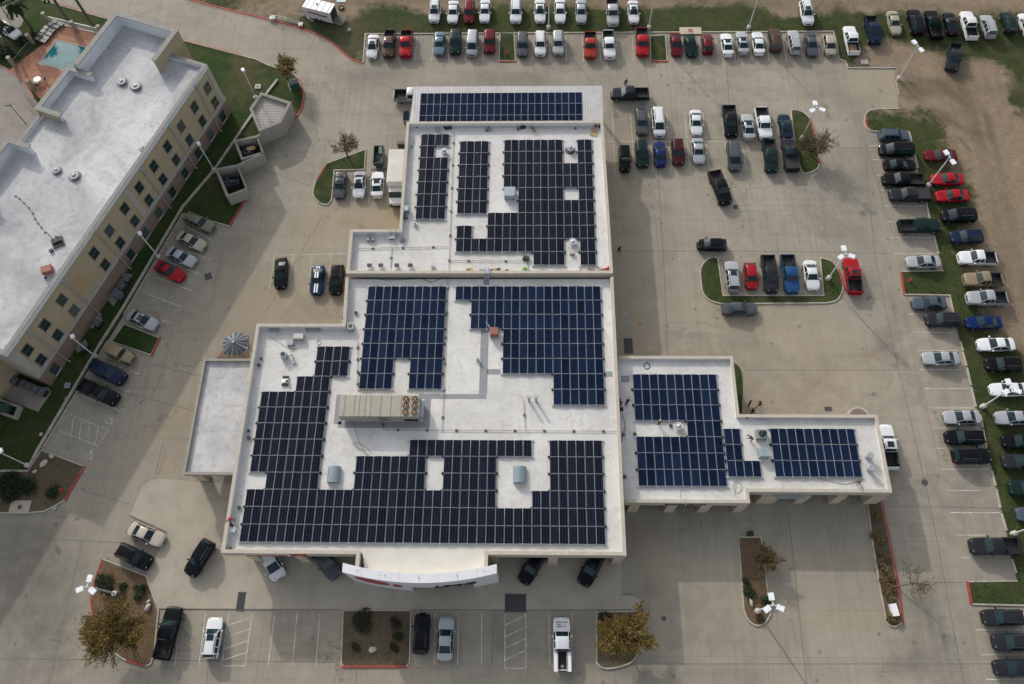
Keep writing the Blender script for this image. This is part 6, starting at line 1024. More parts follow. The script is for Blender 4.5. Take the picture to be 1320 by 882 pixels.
g = G(1152.5, 786.5, .5); mb = MB(); mb.box((0, 0, .35), (.66, 1.35, .6)); mb.box((0, 0, .67), (.7, 1.4, .06), 0, 0); mb.box((0, 0, .05), (.8, 1.5, .1), 0, 1); o = tag(mb.build('utility_cabinet', [M_white, M_grey], None, False, (g.x, g.y, .1)), 'white utility cabinet at the tip of the long mulch strip', 'utility cabinet'); o.rotation_euler.z = .12
mb = MB(); A_, B_ = G(352, 25, .1), G(388, 33, .1); d = (B_ - A_)
for h in (.35, .7, 1.05): mb.tube([A_ + Vector((0, 0, h)), B_ + Vector((0, 0, h))], .04, 6)
for k in range(6): p = A_ + d * k / 5; mb.cyl(p, p + Vector((0, 0, 1.1)), .045, .045, 6)
mb.box((A_.x, A_.y, .3), (.9, .8, .55)); mb.box((B_.x, B_.y, .25), (.7, .7, .45)); tag(mb.build('guard_rail', P('galv_pale', (.40, .40, .38), .6, .2)), 'pale pipe guard rail with concrete ends on the red kerb', 'guard rail')
for (x, y, rz, w_, lab) in ((399, 22, 2.1, .42, 'grey loading ramp lying beside the trailer'), (395.5, 19, 2.1, .3, 'darker loading ramp lying against the trailer')):
    g = G(x, y, .2); mb = MB(); mb.box((0, w_ / 2, .1), (2.6, .06, .1)); mb.box((0, -w_ / 2, .1), (2.6, .06, .1))
    for k in range(11): mb.box((-1.2 + k * .24, 0, .1), (.1, w_, .06))
    o = tag(mb.build('loading_ramp', M_galv, None, False, (g.x, g.y, .12)), lab, 'ramp'); o.rotation_euler.z = rz
g = G(440, 10, .3); mb = MB(); n = 16
for i in range(n):
    a, b = 2 * math.pi * i / n, 2 * math.pi * (i + 1) / n; mb.cyl((.42 * math.cos(a), .42 * math.sin(a), .16), (.42 * math.cos(b), .42 * math.sin(b), .16), .14, .14, 8, 0, False)
mb.cyl((0, 0, .1), (0, 0, .2), .3, .3, 12, 1); tag(mb.build('loose_tyre', [M_rubber, P('straw_hub', (.25, .18, .08), .8)], None, True, (g.x, g.y, .12)), 'loose dark tyre on the dirt beside the trailer', 'tyre')  # a loose tyre lying flat, with its hub
for x, y, lab in ((450.5, 39.5, 'white sack on the grass between the trailer and the first sedan'), (392, 17 + 3, 'crumpled white sheet beside the loading ramps')): rock(x, y, .7, .5, .4, lab)
for x, y, lab in ((440, 1, 'pale blue panel lying on the dirt at the top edge'),): mb = MB(); g = G(x, y, .1); mb.box((0, 0, .05), (1.6, .8, .06)); tag(mb.build('panel_board', M_bluegrey, None, False, (g.x, g.y, .1)), lab, 'board')
g = G(304, 445, 2.0); r = tag(empty('round_gazebo', (g.x, g.y, 0)), 'round ribbed metal cone roof beside the porch', 'gazebo'); mb = MB(); n = 28
for i in range(n):
    a, b = 2 * math.pi * i / n, 2 * math.pi * (i + 1) / n; m_ = (a + b) / 2; k_ = 1.62 + .22 * (i % 3) / 2; mb.add([(0, 0, 3.1), (k_ * math.cos(a), k_ * math.sin(a), 2.08), (k_ * 1.02 * math.cos(m_), k_ * 1.02 * math.sin(m_), 2.24), (k_ * math.cos(b), k_ * math.sin(b), 2.08)], [(0, 1, 2), (0, 2, 3)], i % 2)
mb.cyl((0, 0, 3.0), (0, 0, 3.2), .22, .15, 12); mb.build('cone_roof', [P('cone_metal', (.30, .35, .39), .45, .35), P('cone_metal_dark', (.12, .15, .18), .5, .35)], r)
for i in range(6): a = i * math.pi / 3; mb = MB(); mb.cyl((1.55 * math.cos(a), 1.55 * math.sin(a), 0), (1.55 * math.cos(a), 1.55 * math.sin(a), 2.15), .07, .07, 8); mb.build('post', M_galv, r)
mb = MB(); mb.prism(GP([(280, 461), (294, 443), (320, 432), (320, 463)]), 0, .1, bottom=False); struct(mb.build('gravel_bed', P('red_gravel', (.19, .12, .075), .95, 0, .35, 3, .4)))
mb = MB(); g = G(1105, 530, 0)
for i in range(20): a = math.pi * i / 19; b = math.pi * (i + 1) / 19
mb.prism([(g.x + 1.45 * math.cos(t * math.pi / 16), g.y - .9 + 1.45 * math.sin(t * math.pi / 16)) for t in range(17)], 0, .25); mb.prism([(g.x + 1.15 * math.cos(t * math.pi / 16), g.y - .9 + 1.15 * math.sin(t * math.pi / 16)) for t in range(17)], .2, .27, 1)
tag(mb.build('round_planter', [M_kerb, P('paver_brown', (.17, .12, .095), .9, 0, .25, 4)]), 'half-round paved planter against the wing back wall', 'planter')
mb = MB(); mb.prism(arc([GP([(946, 466)])[0][:2] if False else (G(946, 468).x, G(946, 468).y), (G(955, 478).x, G(955, 478).y), (G(957, 505).x, G(957, 505).y)]) + [(G(956, 532).x, G(956, 532).y), (26.0, 33.4), (26.0, G(946, 468).y)], 0, .11, bottom=False); struct(mb.build('grass_strip', M_lawn))
# ---------------------------------------------------------------- rooftop equipment
RZ, UZ, WZ = 5.45, 5.6, 4.25
g = Vector((-18.8, 33.25, RZ)); ah = tag(empty('air_handler', g), 'long beige air handler with six rust-coloured fans on the showroom roof', 'air handler')
M_ahu = P('ahu_beige', (.30, .285, .235), .55, .1, .1, .6, dirt=(.5, (.24, .21, .15), .5, .8)); mb = MB(); mb.box((0, 0, 1.25), (9.9, 2.75, 1.75)); mb.build('housing', M_ahu, ah)
mb = MB()
for x in (-4.3, -3.05, -2.45, -1.7, -1.05, .2, 1.45, 2.75): mb.box((x, 0, 2.13), (.05, 2.76, .04)); mb.box((x, -1.38, 1.25), (.05, .03, 1.7))
mb.box((.5, -1.4, 1.2), (1.3, .06, 1.0)); mb.build('panel_seam', P('ahu_seam', (.14, .13, .11), .7), ah)
mb = MB(); mb.box((0, 0, .18), (9.3, 2.3, .36)); mb.build('curb', M_galv, ah); mb = MB(); mb.box((5.15, 0, .9), (.4, 2.2, .9)); mb.build('side_box', M_galv, ah); mb = MB(); mb.box((3.9, -1.4, .75), (1.7, .06, .7)); mb.build('coil_opening', M_black, ah)
for x in (3.3, 4.4):
    for y in (-.85, 0, .85):
        mb = MB(); mb.cyl((0, 0, 0), (0, 0, .13), .40, .40, 18, 0, False); mb.cyl((0, 0, .02), (0, 0, .04), .38, .38, 18, 1); mb.cyl((0, 0, .05), (0, 0, .14), .1, .1, 8, 0)
        for i in range(5): a = i * 2 * math.pi / 5; mb.add([(.06 * math.cos(a), .06 * math.sin(a), .1), (.37 * math.cos(a), .37 * math.sin(a), .08), (.37 * math.cos(a + .75), .37 * math.sin(a + .75), .12)], [(0, 1, 2)], 2)
        mb.build('fan', [M_ahu, M_black, P('fan_rust', (.26, .13, .05), .7)], ah, False, (x, y, 2.13))
for px, lab in ((431, 'blue-grey ribbed barrel vent left of the front panels'), (670, 'blue-grey ribbed barrel vent between the front panels')):
    g = G(px, 613, RZ); r = tag(empty('barrel_vent', g), lab, 'roof vent'); mb = MB()
    for k in range(6):
        y0 = -1.0 + k * .34
        for i in range(8):
            a, b = math.pi * i / 8, math.pi * (i + 1) / 8; f = lambda t, y, s: (-.8 * math.cos(t) * s, y, .25 + .55 * math.sin(t) * s); mb.add([f(a, y0, 1), f(b, y0, 1), f(b, y0 + .3, 1), f(a, y0 + .3, 1)], [(0, 3, 2, 1)]); mb.add([f(a, y0 + .3, 1), f(b, y0 + .3, 1), f(b, y0 + .34, .93), f(a, y0 + .34, .93)], [(0, 3, 2, 1)])
    mb.build('hood', P('vent_blue_grey', (.20, .25, .28), .5, .2), r); mb = MB(); mb.box((0, 0, .14), (1.5, 1.95, .28)); mb.build('curb', M_galv, r)
g = G(637, 429, RZ + .5); r = tag(empty('exhaust_box', (g.x, g.y, RZ), 0), 'faded red square exhaust box beside the grey walkway', 'exhaust fan'); mb = MB(); mb.box((0, 0, .75), (1.15, 1.1, .75), 0, 0, .92); mb.build('housing', M_redbox, r); mb = MB(); mb.box((0, 0, .2), (1.0, .95, .4)); mb.box((0, -.6, .15), (1.3, .1, .1)); mb.build('curb', M_galv, r); mb = MB(); mb.cyl((-.5, .6, .6), (-1.1, 1.4, .9), .09, .09, 8); mb.build('duct_arm', M_galv, r)
vent(616, 465, RZ, .3, .6, 'small grey mushroom vent left of the grey walkway'); 
def pipe(px, py, z, h, lab, r=.16): g = G(px, py, z); mb = MB(); mb.cyl((0, 0, 0), (0, 0, h), r, r, 10); mb.cyl((0, 0, h), (0, 0, h + .25), r * 1.6, r * 1.3, 10); tag(mb.build('flue_pipe', M_galv, None, True, (g.x, g.y, z)), lab, 'flue')
pipe(682, 517, RZ, 1.3, 'flue pipe on the middle roof, left of a close pair'); pipe(691, 517, RZ, 1.3, 'flue pipe on the middle roof, right of a close pair'); pipe(1118, 590, WZ, .8, 'wing roof flue right of the panels, upper of a pair', .3); pipe(1119.5, 606, WZ, .8, 'wing roof flue right of the panels, lower of a pair', .3)
def condenser(px, py, z, rz, sx, sy, h, lab, fan=True, col=None, name='condenser'):
    g = G(px, py, z); r = tag(empty(name, (g.x, g.y, z), rz), lab, 'air conditioner'); mb = MB(); mb.box((0, 0, .15 + h / 2), (sx, sy, h)); mb.build('housing', col or P('cond_grey', (.27, .29, .30), .5, .2), r); mb = MB()
    for s in (-1, 1): mb.box((s * sx * .4, 0, .07), (.12, sy * 1.15, .14))
    mb.build('feet', M_black, r)
    if fan: mb = MB(); mb.cyl((0, 0, .15 + h), (0, 0, .2 + h), min(sx, sy) * .38, min(sx, sy) * .38, 16, 0); mb.cyl((0, 0, .2 + h), (0, 0, .24 + h), .1, .1, 8, 1); mb.build('fan', [M_black, M_grey], r)
    return r
r = condenser(386, 436, RZ, 0, 1.3, .7, .55, 'pale condenser on black feet near the top left of the showroom roof', False, P('cond_pale', (.40, .38, .36), .6)); condenser(375, 443, RZ, .1, .8, .75, .3, 'flat grey box beside the pale condenser', False); condenser(453, 423, RZ, .1, .75, .9, .6, 'dark-vented unit in the roof corner left of the blue array', True, P('cond_pale', (.4, .4, .4)))
g = G(367, 460, RZ); r = tag(empty('blower', g), 'round blower with a curved duct on the showroom roof', 'blower'); mb = MB(); mb.cyl((0, 0, .1), (0, 0, .9), .5, .45, 16); mb.cyl((0, 0, .9), (0, 0, .95), .3, .3, 14, 1); mb.build('drum', [M_galv, M_black], r, True); mb = MB(); mb.tube([(.4, -.1, .5), (1.0, .1, .6), (1.3, -.3, .5), (1.35, -.8, .15)], .1, 8); mb.box((1.35, -.85, .1), (.4, .3, .3)); mb.build('duct', M_galv, r)
g = G(368, 492, RZ); mb = MB(); mb.box((0, 0, .2), (.8, .5, .3)); mb.box((0, .55, .15), (.75, .3, .2), 0, 1); mb.box((.3, -.1, .4), (.25, .25, .2), 0, 1); mb.box((0, -.5, .12), (.8, .2, .2), 0, 1); tag(mb.build('valve_assembly', [M_white, M_black], None, False, (g.x, g.y, RZ)), 'black and white valve assembly left of the upper black panels', 'valve assembly')
for x, y, z, R_, lab in ((337, 463, RZ, .22, 'dark round vent at the left roof edge, upper of the top pair'), (334.5, 471.5, RZ, .28, 'dark round vent at the left roof edge, lower of the top pair'), (321, 556, RZ, .22, 'dark round vent at the left roof edge, upper of the lower pair'), (321.5, 565, RZ, .3, 'dark round vent at the left roof edge, lower of the lower pair'), (309, 655, RZ, .26, 'dark round vent above the worker in red'), (459, 404, RZ, .3, 'dark round vent beside the upper left of the blue array'), (443, 412, RZ, .28, 'dark round vent in the roof corner near the black SUV')):
    vent(x, y, z, R_, .35, lab, [M_dkgrey, M_rmem])
vent(573, 198, UZ, .6, .8, 'grey mushroom vent in the notch of the narrow array'); vent(735, 194, UZ, .62, .8, 'grey mushroom vent left of the far right upper panels', [M_galv, M_dkgrey]); vent(738, 314, UZ, .62, .7, 'white-topped vent at the lower right of the big upper array', [M_alu, M_rmem]); vent(535, 290, UZ, .35, .5, 'small vent below the narrow array'); vent(558, 345, UZ, .35, .4, 'small vent near the lower edge of the upper roof'); vent(874, 551, WZ, .62, .7, 'pale round vent in the gap of the wing array', [M_alu, M_rmem]); vent(864, 549, WZ, .25, .3, 'little dark vent beside the pale round wing vent', [M_dkgrey, M_rmem]); vent(818, 560, WZ, .26, .3, 'small dark vent left of the wing array', [M_dkgrey, M_rmem])
condenser(657, 252, UZ, 0, 1.5, 1.5, .9, 'blue-grey box unit in the notch of the big upper array', False, M_bluegrey); condenser(524, 272, UZ, 0, .75, .8, .6, 'small blue-grey unit against the left upper parapet', False, M_bluegrey); condenser(523, 281, UZ, .2, .5, .5, .3, 'tiny dark unit below the blue-grey one at the left upper parapet', False, M_dkgrey); condenser(983, 586, WZ, 0, 1.15, 1.0, .8, 'blue-grey square unit on the wing roof left of the three-row array', False, M_bluegrey); condenser(980, 562, WZ, 0, 1.3, 1.1, .7, 'grey-green unit on the wing roof with a worker leaning over it', True, P('unit_green', (.18, .22, .2), .5)); condenser(737, 327, UZ, 0, .5, .5, .3, 'small tan box below the white-topped vent', False, M_tan)
condenser(478, 309, UZ, 0, .95, .6, .25, 'flat grey louvre unit by the upper left parapet', True); condenser(519, 310, UZ, 0, .55, .55, .25, 'little grey unit right of the roof hatch', True); condenser(354, 425, RZ, 0, 1.2, .55, .2, 'flat grey grille box along the left of the top parapet', False, M_grey); condenser(404, 425, RZ, 0, 1.9, .5, .2, 'long flat grille box along the top parapet', False, M_grey)
for i, x in enumerate((477, 491.5, 512, 529.5)):
    g = G(x, 345, UZ); r = tag(empty('exhaust_fan', g), ('leftmost of the four small black-capped fans', 'second of the four small black-capped fans', 'third of the four small black-capped fans', 'rightmost of the four small black-capped fans')[i], 'exhaust fan', 'small black-capped fans on the upper roof'); mb = MB(); mb.box((0, 0, .2), (.5, .5, .4)); mb.build('curb', M_white, r); mb = MB(); mb.box((0, .12, .46), (.62, .45, .14)); mb.build('cap', M_black, r)
# ladders, hatch
def ladder(px, py, z0, z1, w_, lab):
    g = G(px, py, z1); mb = MB()
    for s in (-.25, .25): mb.cyl((s, -.9, z0), (s, .35, z1 + .7), .045, .045, 6)
    for k in range(9): t = k / 8; mb.cyl((-.25, -.9 + 1.25 * t, z0 + (z1 + .7 - z0) * t), (.25, -.9 + 1.25 * t, z0 + (z1 + .7 - z0) * t), .03, .03, 5)
    mb.box((0, .1, z1 + .05), (.8, .7, .05)); tag(mb.build('roof_ladder', M_galv, None, False, (g.x, g.y, 0)), lab, 'ladder')
ladder(627.5, 351, RZ, 6.45, .5, 'grey ladder over the parapet between upper and middle roof')
g = G(506, 305, UZ); mb = MB(); mb.box((0, 0, .45), (.9, 1.2, .06)); mb.box((0, 0, .2), (.7, 1.0, .4), 0, 1)
for sx in (-.42, .42):
    for sy in (-1.0, .6): mb.cyl((sx, sy, 0), (sx, sy, 1.1), .035, .035, 6)
    mb.tube([(sx, -1.0, 1.1), (sx, .6, 1.1)], .035, 6)
tag(mb.build('roof_hatch', [M_galv, M_dkgrey], None, False, (g.x, g.y, UZ)), 'grey roof hatch with guard rails at the upper left parapet', 'roof hatch')
# conduits on blocks, cables
def conduit(pts, z, lab, r=.035, step=3.6, col=None):
    q = GP(pts, z + .14); mb = MB(); mb.tube(q, r, 6); o = tag(mb.build('roof_conduit', col or P('rusty_conduit', (.20, .17, .14), .7)), lab, 'conduit'); b = MB()
    for a, c in zip(q, q[1:]):
        L = (c - a).length; n = max(1, int(L / step))
        for k in range(n): p = a.lerp(c, (k + .5) / n); b_ = MB(); b_.box((p.x, p.y, z + .06), (.3, .3, .12)); b_.build('support_block', M_dkgrey, o)
conduit([(585, 170), (578.5, 352)], UZ, 'rusty conduit running down the middle of the upper roof'); conduit([(461, 320.5), (578, 318)], UZ, 'rusty conduit across the left annex of the upper roof'); conduit([(580, 336), (676, 336.5)], UZ, 'rusty conduit below the big upper array'); conduit([(577.5, 356), (570, 556)], RZ, 'rusty conduit down the middle roof beside the blue array'); conduit([(494, 554), (797, 556)], RZ, 'rusty conduit across the showroom roof above the front panels'); conduit([(493, 541), (494, 554)], RZ, 'short rusty conduit from the air handler'); conduit([(461, 440), (461, 503)], RZ, 'row of conduit blocks left of the notched blue array', .03, 1.6); conduit([(675, 516), (677, 554)], RZ, 'short rusty conduit below the twin flue pipes')
conduit([(505, 318), (503, 346)], UZ, 'grey conduit pair below the roof hatch', .05, 2.0, M_galv); conduit([(530, 163), (545, 163), (770, 165)], UZ, 'grey conduit along the top upper parapet', .03, 6, M_galv); conduit([(527, 198), (534, 180)], UZ, 'bent grey conduit at the top left of the upper roof', .05, 3, M_galv)
def cable(pts, z, lab, col, r=.02): q = GP(arc(pts, 5), z + .03); mb = MB(); mb.tube(q, r, 5); tag(mb.build('loose_cable', col), lab, 'cable')
M_cab = P('cable_black', (.03, .03, .03), .7); M_cabo = P('cable_orange', (.35, .09, .04), .7)
cable([(470, 358), (500, 361), (530, 360), (545, 360), (556, 364), (566, 360), (575, 358)], RZ, 'dark cable snaking along the top of the middle roof', M_cab, .03); cable([(450, 523), (464, 572), (478, 590), (455, 572)], RZ, 'thin brown cable left of the front panels', P('cable_brown', (.2, .13, .08), .7)); cable([(455, 570), (470, 575), (485, 592)], RZ, 'thin orange cable below the air handler', M_cabo); cable([(408, 442), (411, 438), (414, 443), (409, 445), (412, 446)], RZ, 'coil of orange cable above the upper black panels', M_cabo, .03); cable([(1050, 615), (1085, 624), (1106, 622), (1112, 632)], WZ, 'thin dark cable by the kneeling worker', M_cab); cable([(950, 618), (945, 628), (951, 636), (957, 628), (950, 622), (947, 640)], WZ, 'loop of thin brown cable at the wing front edge', P('cable_brown', (.2, .13, .08))); cable([(347, 433), (372, 449), (384, 449)], RZ, 'thin cable running to the grey box', M_cab); cable([(878, 630), (877, 642)], WZ, 'short cable at the wing front edge', M_cabo); cable([(680, 338), (682, 348), (690, 350)], UZ, 'dark cord hanging from the black case', M_cab, .04); cable([(834, 467), (838, 472), (834, 476), (830, 472), (834, 467)], WZ, 'coiled dark hose at the top of the wing roof', M_cab, .05); cable([(802, 535), (806, 548), (803, 560), (800, 575)], WZ, 'blue rope along the wall on the wing roof', P('rope_blue', (.05, .12, .16), .7), .04)
# tools and materials left on the roof
def stuffpile(px, py, z, col, lab, name, cat, sx=.5, sy=.35, h=.3, rz=.2, n=3, cyl_=False):
    g = G(px, py, z); mb = MB(); rnd = random.Random(int(px * 3 + py))
    if cyl_: mb.cyl((0, 0, 0), (0, 0, h), sx * .45, sx * .5, 14); mb.cyl((0, 0, h), (0, 0, h + .02), sx * .44, sx * .44, 14, 1)
    else:
        mb.box((0, 0, h / 2), (sx, sy, h), rz)
        for k in range(n): mb.box((rnd.uniform(-.4, .4) * sx, rnd.uniform(-.4, .4) * sy, h * rnd.uniform(.5, 1.2)), (sx * rnd.uniform(.3, .6), sy * rnd.uniform(.3, .7), h * .5), rnd.uniform(0, 3), k % 2)
    tag(mb.build(name, [col, M_dkgrey], None, False, (g.x, g.y, z)), lab, cat)
M_yel = P('tool_yellow', (.40, .27, .06), .6); M_tred = P('tool_red', (.34, .03, .03), .5); M_card = P('cardboard', (.36, .25, .14))
stuffpile(605, 350, UZ, M_yel, 'yellow and brown tool bag at the upper roof edge', 'tool_bag', 'tool bag', .8, .6, .4); stuffpile(620.5, 350.5, UZ, M_black, 'small black bag left of the ladder', 'tool_bag', 'tool bag', .5, .3, .3); stuffpile(636, 350, UZ, M_card, 'tan and orange pile right of the ladder', 'material_pile', 'materials', .8, .5, .3); stuffpile(642, 349.5, UZ, P('bag_brown', (.2, .11, .06), .8), 'brown bag right of the tan pile', 'tool_bag', 'tool bag', .5, .5, .4); stuffpile(653, 350.5, UZ, P('bag_maroon', (.08, .04, .04), .8), 'small dark maroon bag at the upper roof edge', 'tool_bag', 'tool bag', .55, .35, .3); stuffpile(678, 334, UZ, M_black, 'black equipment case on the upper roof', 'equipment_case', 'case', .85, .6, .35, -.3, 1); stuffpile(676.5, 349, UZ, P('bag_lime', (.18, .3, .06), .7), 'lime and black backpack at the upper roof edge', 'backpack', 'backpack', .65, .4, .45)
stuffpile(750, 350, UZ, M_galv, 'grey box at the upper roof edge near the right corner', 'tool_box', 'tool box', .5, .3, .25); stuffpile(762, 350, UZ, P('bag_brown', (.2, .1, .1)), 'brown tool pile at the upper roof edge', 'material_pile', 'materials', 1.1, .35, .25); stuffpile(780.5, 348, UZ, M_tred, 'red tool pile at the right corner of the upper roof', 'material_pile', 'materials', 1.1, .3, .25); stuffpile(773, 348, UZ, M_galv, 'grey tool bag beside the red tools', 'tool_bag', 'tool bag', .5, .4, .4)
stuffpile(688, 169, UZ, P('bucket_orange', (.42, .2, .07), .6), 'orange bucket at the top of the upper roof', 'bucket', 'bucket', .55, .5, .4, 0, 0, True); stuffpile(674, 165, UZ, M_black, 'black tools left of the orange bucket', 'material_pile', 'materials', .8, .4, .25); stuffpile(668, 167, UZ, M_redbox, 'red coil beside the black tools', 'material_pile', 'materials', .4, .4, .2); stuffpile(578, 166, UZ, M_black, 'row of black cans at the top of the upper roof', 'material_pile', 'materials', 1.0, .3, .3); stuffpile(768, 163, UZ, M_redbox, 'red bucket at the top right of the upper roof', 'bucket', 'bucket', .5, .5, .35, 0, 0, True); stuffpile(766, 171, UZ, M_card, 'cardboard sheets at the top right of the upper roof', 'cardboard', 'cardboard', 1.0, 1.3, .08, -.2, 2); stuffpile(774, 164, UZ, M_black, 'black bag at the top right corner of the upper roof', 'tool_bag', 'tool bag', .5, .3, .3)
stuffpile(630, 168, UZ, M_grey, 'grey hose pile at the top middle of the upper roof', 'material_pile', 'materials', .9, .5, .15); stuffpile(564, 168, UZ, M_grey, 'grey bundle at the top left of the upper roof', 'material_pile', 'materials', .7, .5, .2); stuffpile(539, 354, UZ, M_cabo, 'orange cord pile right of the black-capped fans', 'material_pile', 'materials', .9, .25, .15)
stuffpile(298, 681, RZ, M_white, 'white sack and cable ring beside the worker in red', 'material_sack', 'sack', 1.0, 1.1, .35, .5); stuffpile(296, 709, RZ, M_card, 'tan bundle in the front left roof corner', 'material_pile', 'materials', .55, .45, .3); stuffpile(962.5, 539, WZ, M_redbox, 'red cap on the wing roof behind the parapet', 'bucket', 'bucket', .35, .3, .25, 0, 0, True); stuffpile(981.5, 539.5, WZ, P('tray_lilac', (.36, .36, .42), .6), 'pale tray against the wing back parapet', 'tray', 'tray', 1.3, .4, .08, 0, 0); stuffpile(798, 519, WZ, P('bag_olive', (.10, .08, .045), .8), 'olive bag on the wing roof against the wall', 'tool_bag', 'tool bag', .5, .8, .4); stuffpile(801, 528, WZ, M_black, 'black bag on the wing roof below the olive bag', 'tool_bag', 'tool bag', .4, .4, .35); stuffpile(804, 560, WZ, M_grey, 'grey bag on the wing roof against the wall', 'tool_bag', 'tool bag', .4, .5, .3); stuffpile(805, 615, WZ, M_dkgrey, 'dark box low against the wall on the wing roof', 'tool_box', 'tool box', .4, .35, .3)
stuffpile(958, 688, 0.0, M_black, 'small black object on the drive above the narrow mulch bed', 'rubbish_bag', 'bag', .7, .5, .35) if False else stuffpile(966.5, 688, 0.0, M_black, 'small black bag on the drive above the narrow mulch bed', 'rubbish_bag', 'bag', .7, .5, .35)
g = G(1097, 527, 0); mb = MB(); mb.box((0, 0, .04), (.9, .5, .06)); tag(mb.build('floor_mat', M_dkgrey, None, False, (g.x - 3, g.y, 0)), 'dark mat on the concrete behind the wing', 'mat')
# ---------------------------------------------------------------- people
def person(px, py, z, rz, pose, shirt, trousers, label, hat=None, hair=(.03, .02, .015)):
    J = dict(pelvis=(0, 0, .95), belly=(0, 0, 1.08), chest=(0, .0, 1.32), neck=(0, 0, 1.50), head0=(.02, 0, 1.58), head=(.03, 0, 1.70),
             shl=(0, .19, 1.43), ell=(-.02, .27, 1.16), wrl=(.08, .27, .92), shr=(0, -.19, 1.43), elr=(-.02, -.27, 1.16), wrr=(.08, -.27, .92),
             hpl=(0, .10, .90), knl=(.03, .11, .49), anl=(0, .11, .08), tol=(.17, .13, .03), hpr=(0, -.10, .90), knr=(.03, -.11, .49), anr=(0, -.11, .08), tor=(.17, -.13, .03))
    J = {k: Vector(v) for k, v in J.items()}
    if pose == 'walk': J['knl'] += Vector((.18, 0, .02)); J['anl'] += Vector((.28, 0, 0)); J['tol'] += Vector((.3, 0, .04)); J['knr'] += Vector((-.05, 0, 0)); J['anr'] += Vector((-.3, 0, .08)); J['tor'] += Vector((-.28, 0, .02)); J['wrl'] += Vector((-.2, 0, .05)); J['wrr'] += Vector((.2, 0, .08))
    if pose in ('bend', 'kneel'):
        A = math.radians(62 if pose == 'bend' else 40); P0 = J['pelvis'].copy()
        for k in ('belly', 'chest', 'neck', 'head0', 'head', 'shl', 'shr', 'ell', 'elr', 'wrl', 'wrr'):
            d = J[k] - P0; J[k] = P0 + Vector((d.x * math.cos(A) + d.z * math.sin(A), d.y, -d.x * math.sin(A) + d.z * math.cos(A)))
        for s in ('l', 'r'): J['el' + s] = J['sh' + s] + Vector((.08, 0, -.28)); J['wr' + s] = J['el' + s] + Vector((.14, 0, -.2))
    if pose == 'kneel':
        for k in J:
            if k[:2] not in ('kn', 'an', 'to'): J[k] = J[k] + Vector((0, 0, -.45))
        J['knl'] = Vector((.34, .14, .46)); J['anl'] = Vector((.3, .14, .07)); J['tol'] = Vector((.46, .15, .03)); J['knr'] = Vector((.08, -.13, .07)); J['anr'] = Vector((-.34, -.13, .09)); J['tor'] = Vector((-.40, -.13, .02))
        J['hpl'].z = J['hpr'].z = .46
    rad = dict(pelvis=.145, belly=.135, chest=.155, neck=.06, head0=.075, head=.105, shl=.085, ell=.05, wrl=.035, shr=.085, elr=.05, wrr=.035, hpl=.10, knl=.062, anl=.045, tol=.04, hpr=.10, knr=.062, anr=.045, tor=.04)
    E_ = [('pelvis', 'belly'), ('belly', 'chest'), ('chest', 'neck'), ('neck', 'head0'), ('head0', 'head'), ('chest', 'shl'), ('shl', 'ell'), ('ell', 'wrl'), ('chest', 'shr'), ('shr', 'elr'), ('elr', 'wrr'), ('pelvis', 'hpl'), ('hpl', 'knl'), ('knl', 'anl'), ('anl', 'tol'), ('pelvis', 'hpr'), ('hpr', 'knr'), ('knr', 'anr'), ('anr', 'tor')]
    for s, sg in (('l', 1), ('r', -1)):
        fd = (J['wr' + s] - J['el' + s]).normalized(); J['pa' + s] = J['wr' + s] + fd * .07; rad['pa' + s] = .032; E_.append(('wr' + s, 'pa' + s))
        for k in range(4):
            sd = Vector((1, 0, 0)) * (k - 1.5) * .022; a = J['pa' + s] + fd * (.05 if k in (0, 3) else .06) + sd; b = a + fd * (.03 if k in (0, 3) else .04) + Vector((.004, -.012 * sg, 0))
            J[f'f{k}{s}'] = a; J[f'g{k}{s}'] = b; rad[f'f{k}{s}'] = .010; rad[f'g{k}{s}'] = .008; E_ += [('pa' + s, f'f{k}{s}'), (f'f{k}{s}', f'g{k}{s}')]
        J['th' + s] = J['wr' + s] + fd * .06 + Vector((.05, -.01 * sg, 0)); rad['th' + s] = .010; E_.append(('wr' + s, 'th' + s))
    names = list(J); me = bpy.data.meshes.new('person'); me.from_pydata([J[k] for k in names], [(names.index(a), names.index(b)) for a, b in E_], []); o = bpy.data.objects.new('person', me); C.objects.link(o)
    sk = o.modifiers.new('skin', 'SKIN'); sk.use_smooth_shade = True
    for i, k in enumerate(names): v = me.skin_vertices[0].data[i]; v.radius = (rad[k], rad[k] * (.8 if k in ('chest', 'belly') else 1)); v.use_root = (k == 'pelvis')
    o.modifiers.new('sub', 'SUBSURF').levels = 1; bpy.context.view_layer.update()
    m2 = bpy.data.meshes.new_from_object(o.evaluated_get(bpy.context.evaluated_depsgraph_get())); bpy.data.objects.remove(o); m2.name = 'person'
    m2.materials.clear()
    for m_ in (M_skin, shirt, trousers, M_black): m2.materials.append(m_)
    seg = []
    for a, b in E_:
        c = 1 if a in ('belly', 'shl', 'shr', 'pelvis') and b in ('belly', 'chest', 'ell', 'elr') or b in ('shl', 'shr') or (a, b) == ('chest', 'neck') else 2 if b[:2] in ('hp', 'kn', 'an') else 3 if b[:2] == 'to' else 0
        if (a[:2], b[:2]) == ('el', 'wr'): c = 1
        seg.append((J[a], J[b], c))
    for p in m2.polygons:
        best = min(seg, key=lambda s: ((p.center - s[0]) - (s[1] - s[0]) * max(0, min(1, (p.center - s[0]).dot(s[1] - s[0]) / max(1e-9, (s[1] - s[0]).length_squared)))).length); p.material_index = best[2]; p.use_smooth = True
    g = G(px, py, z); q = link('person', m2, None, (g.x, g.y, z)); q.rotation_euler.z = rz; tag(q, label, 'person'); hd = J['head']; up_ = (J['head'] - J['head0']).normalized()
    hb = MB(); c = hd + up_ * .03
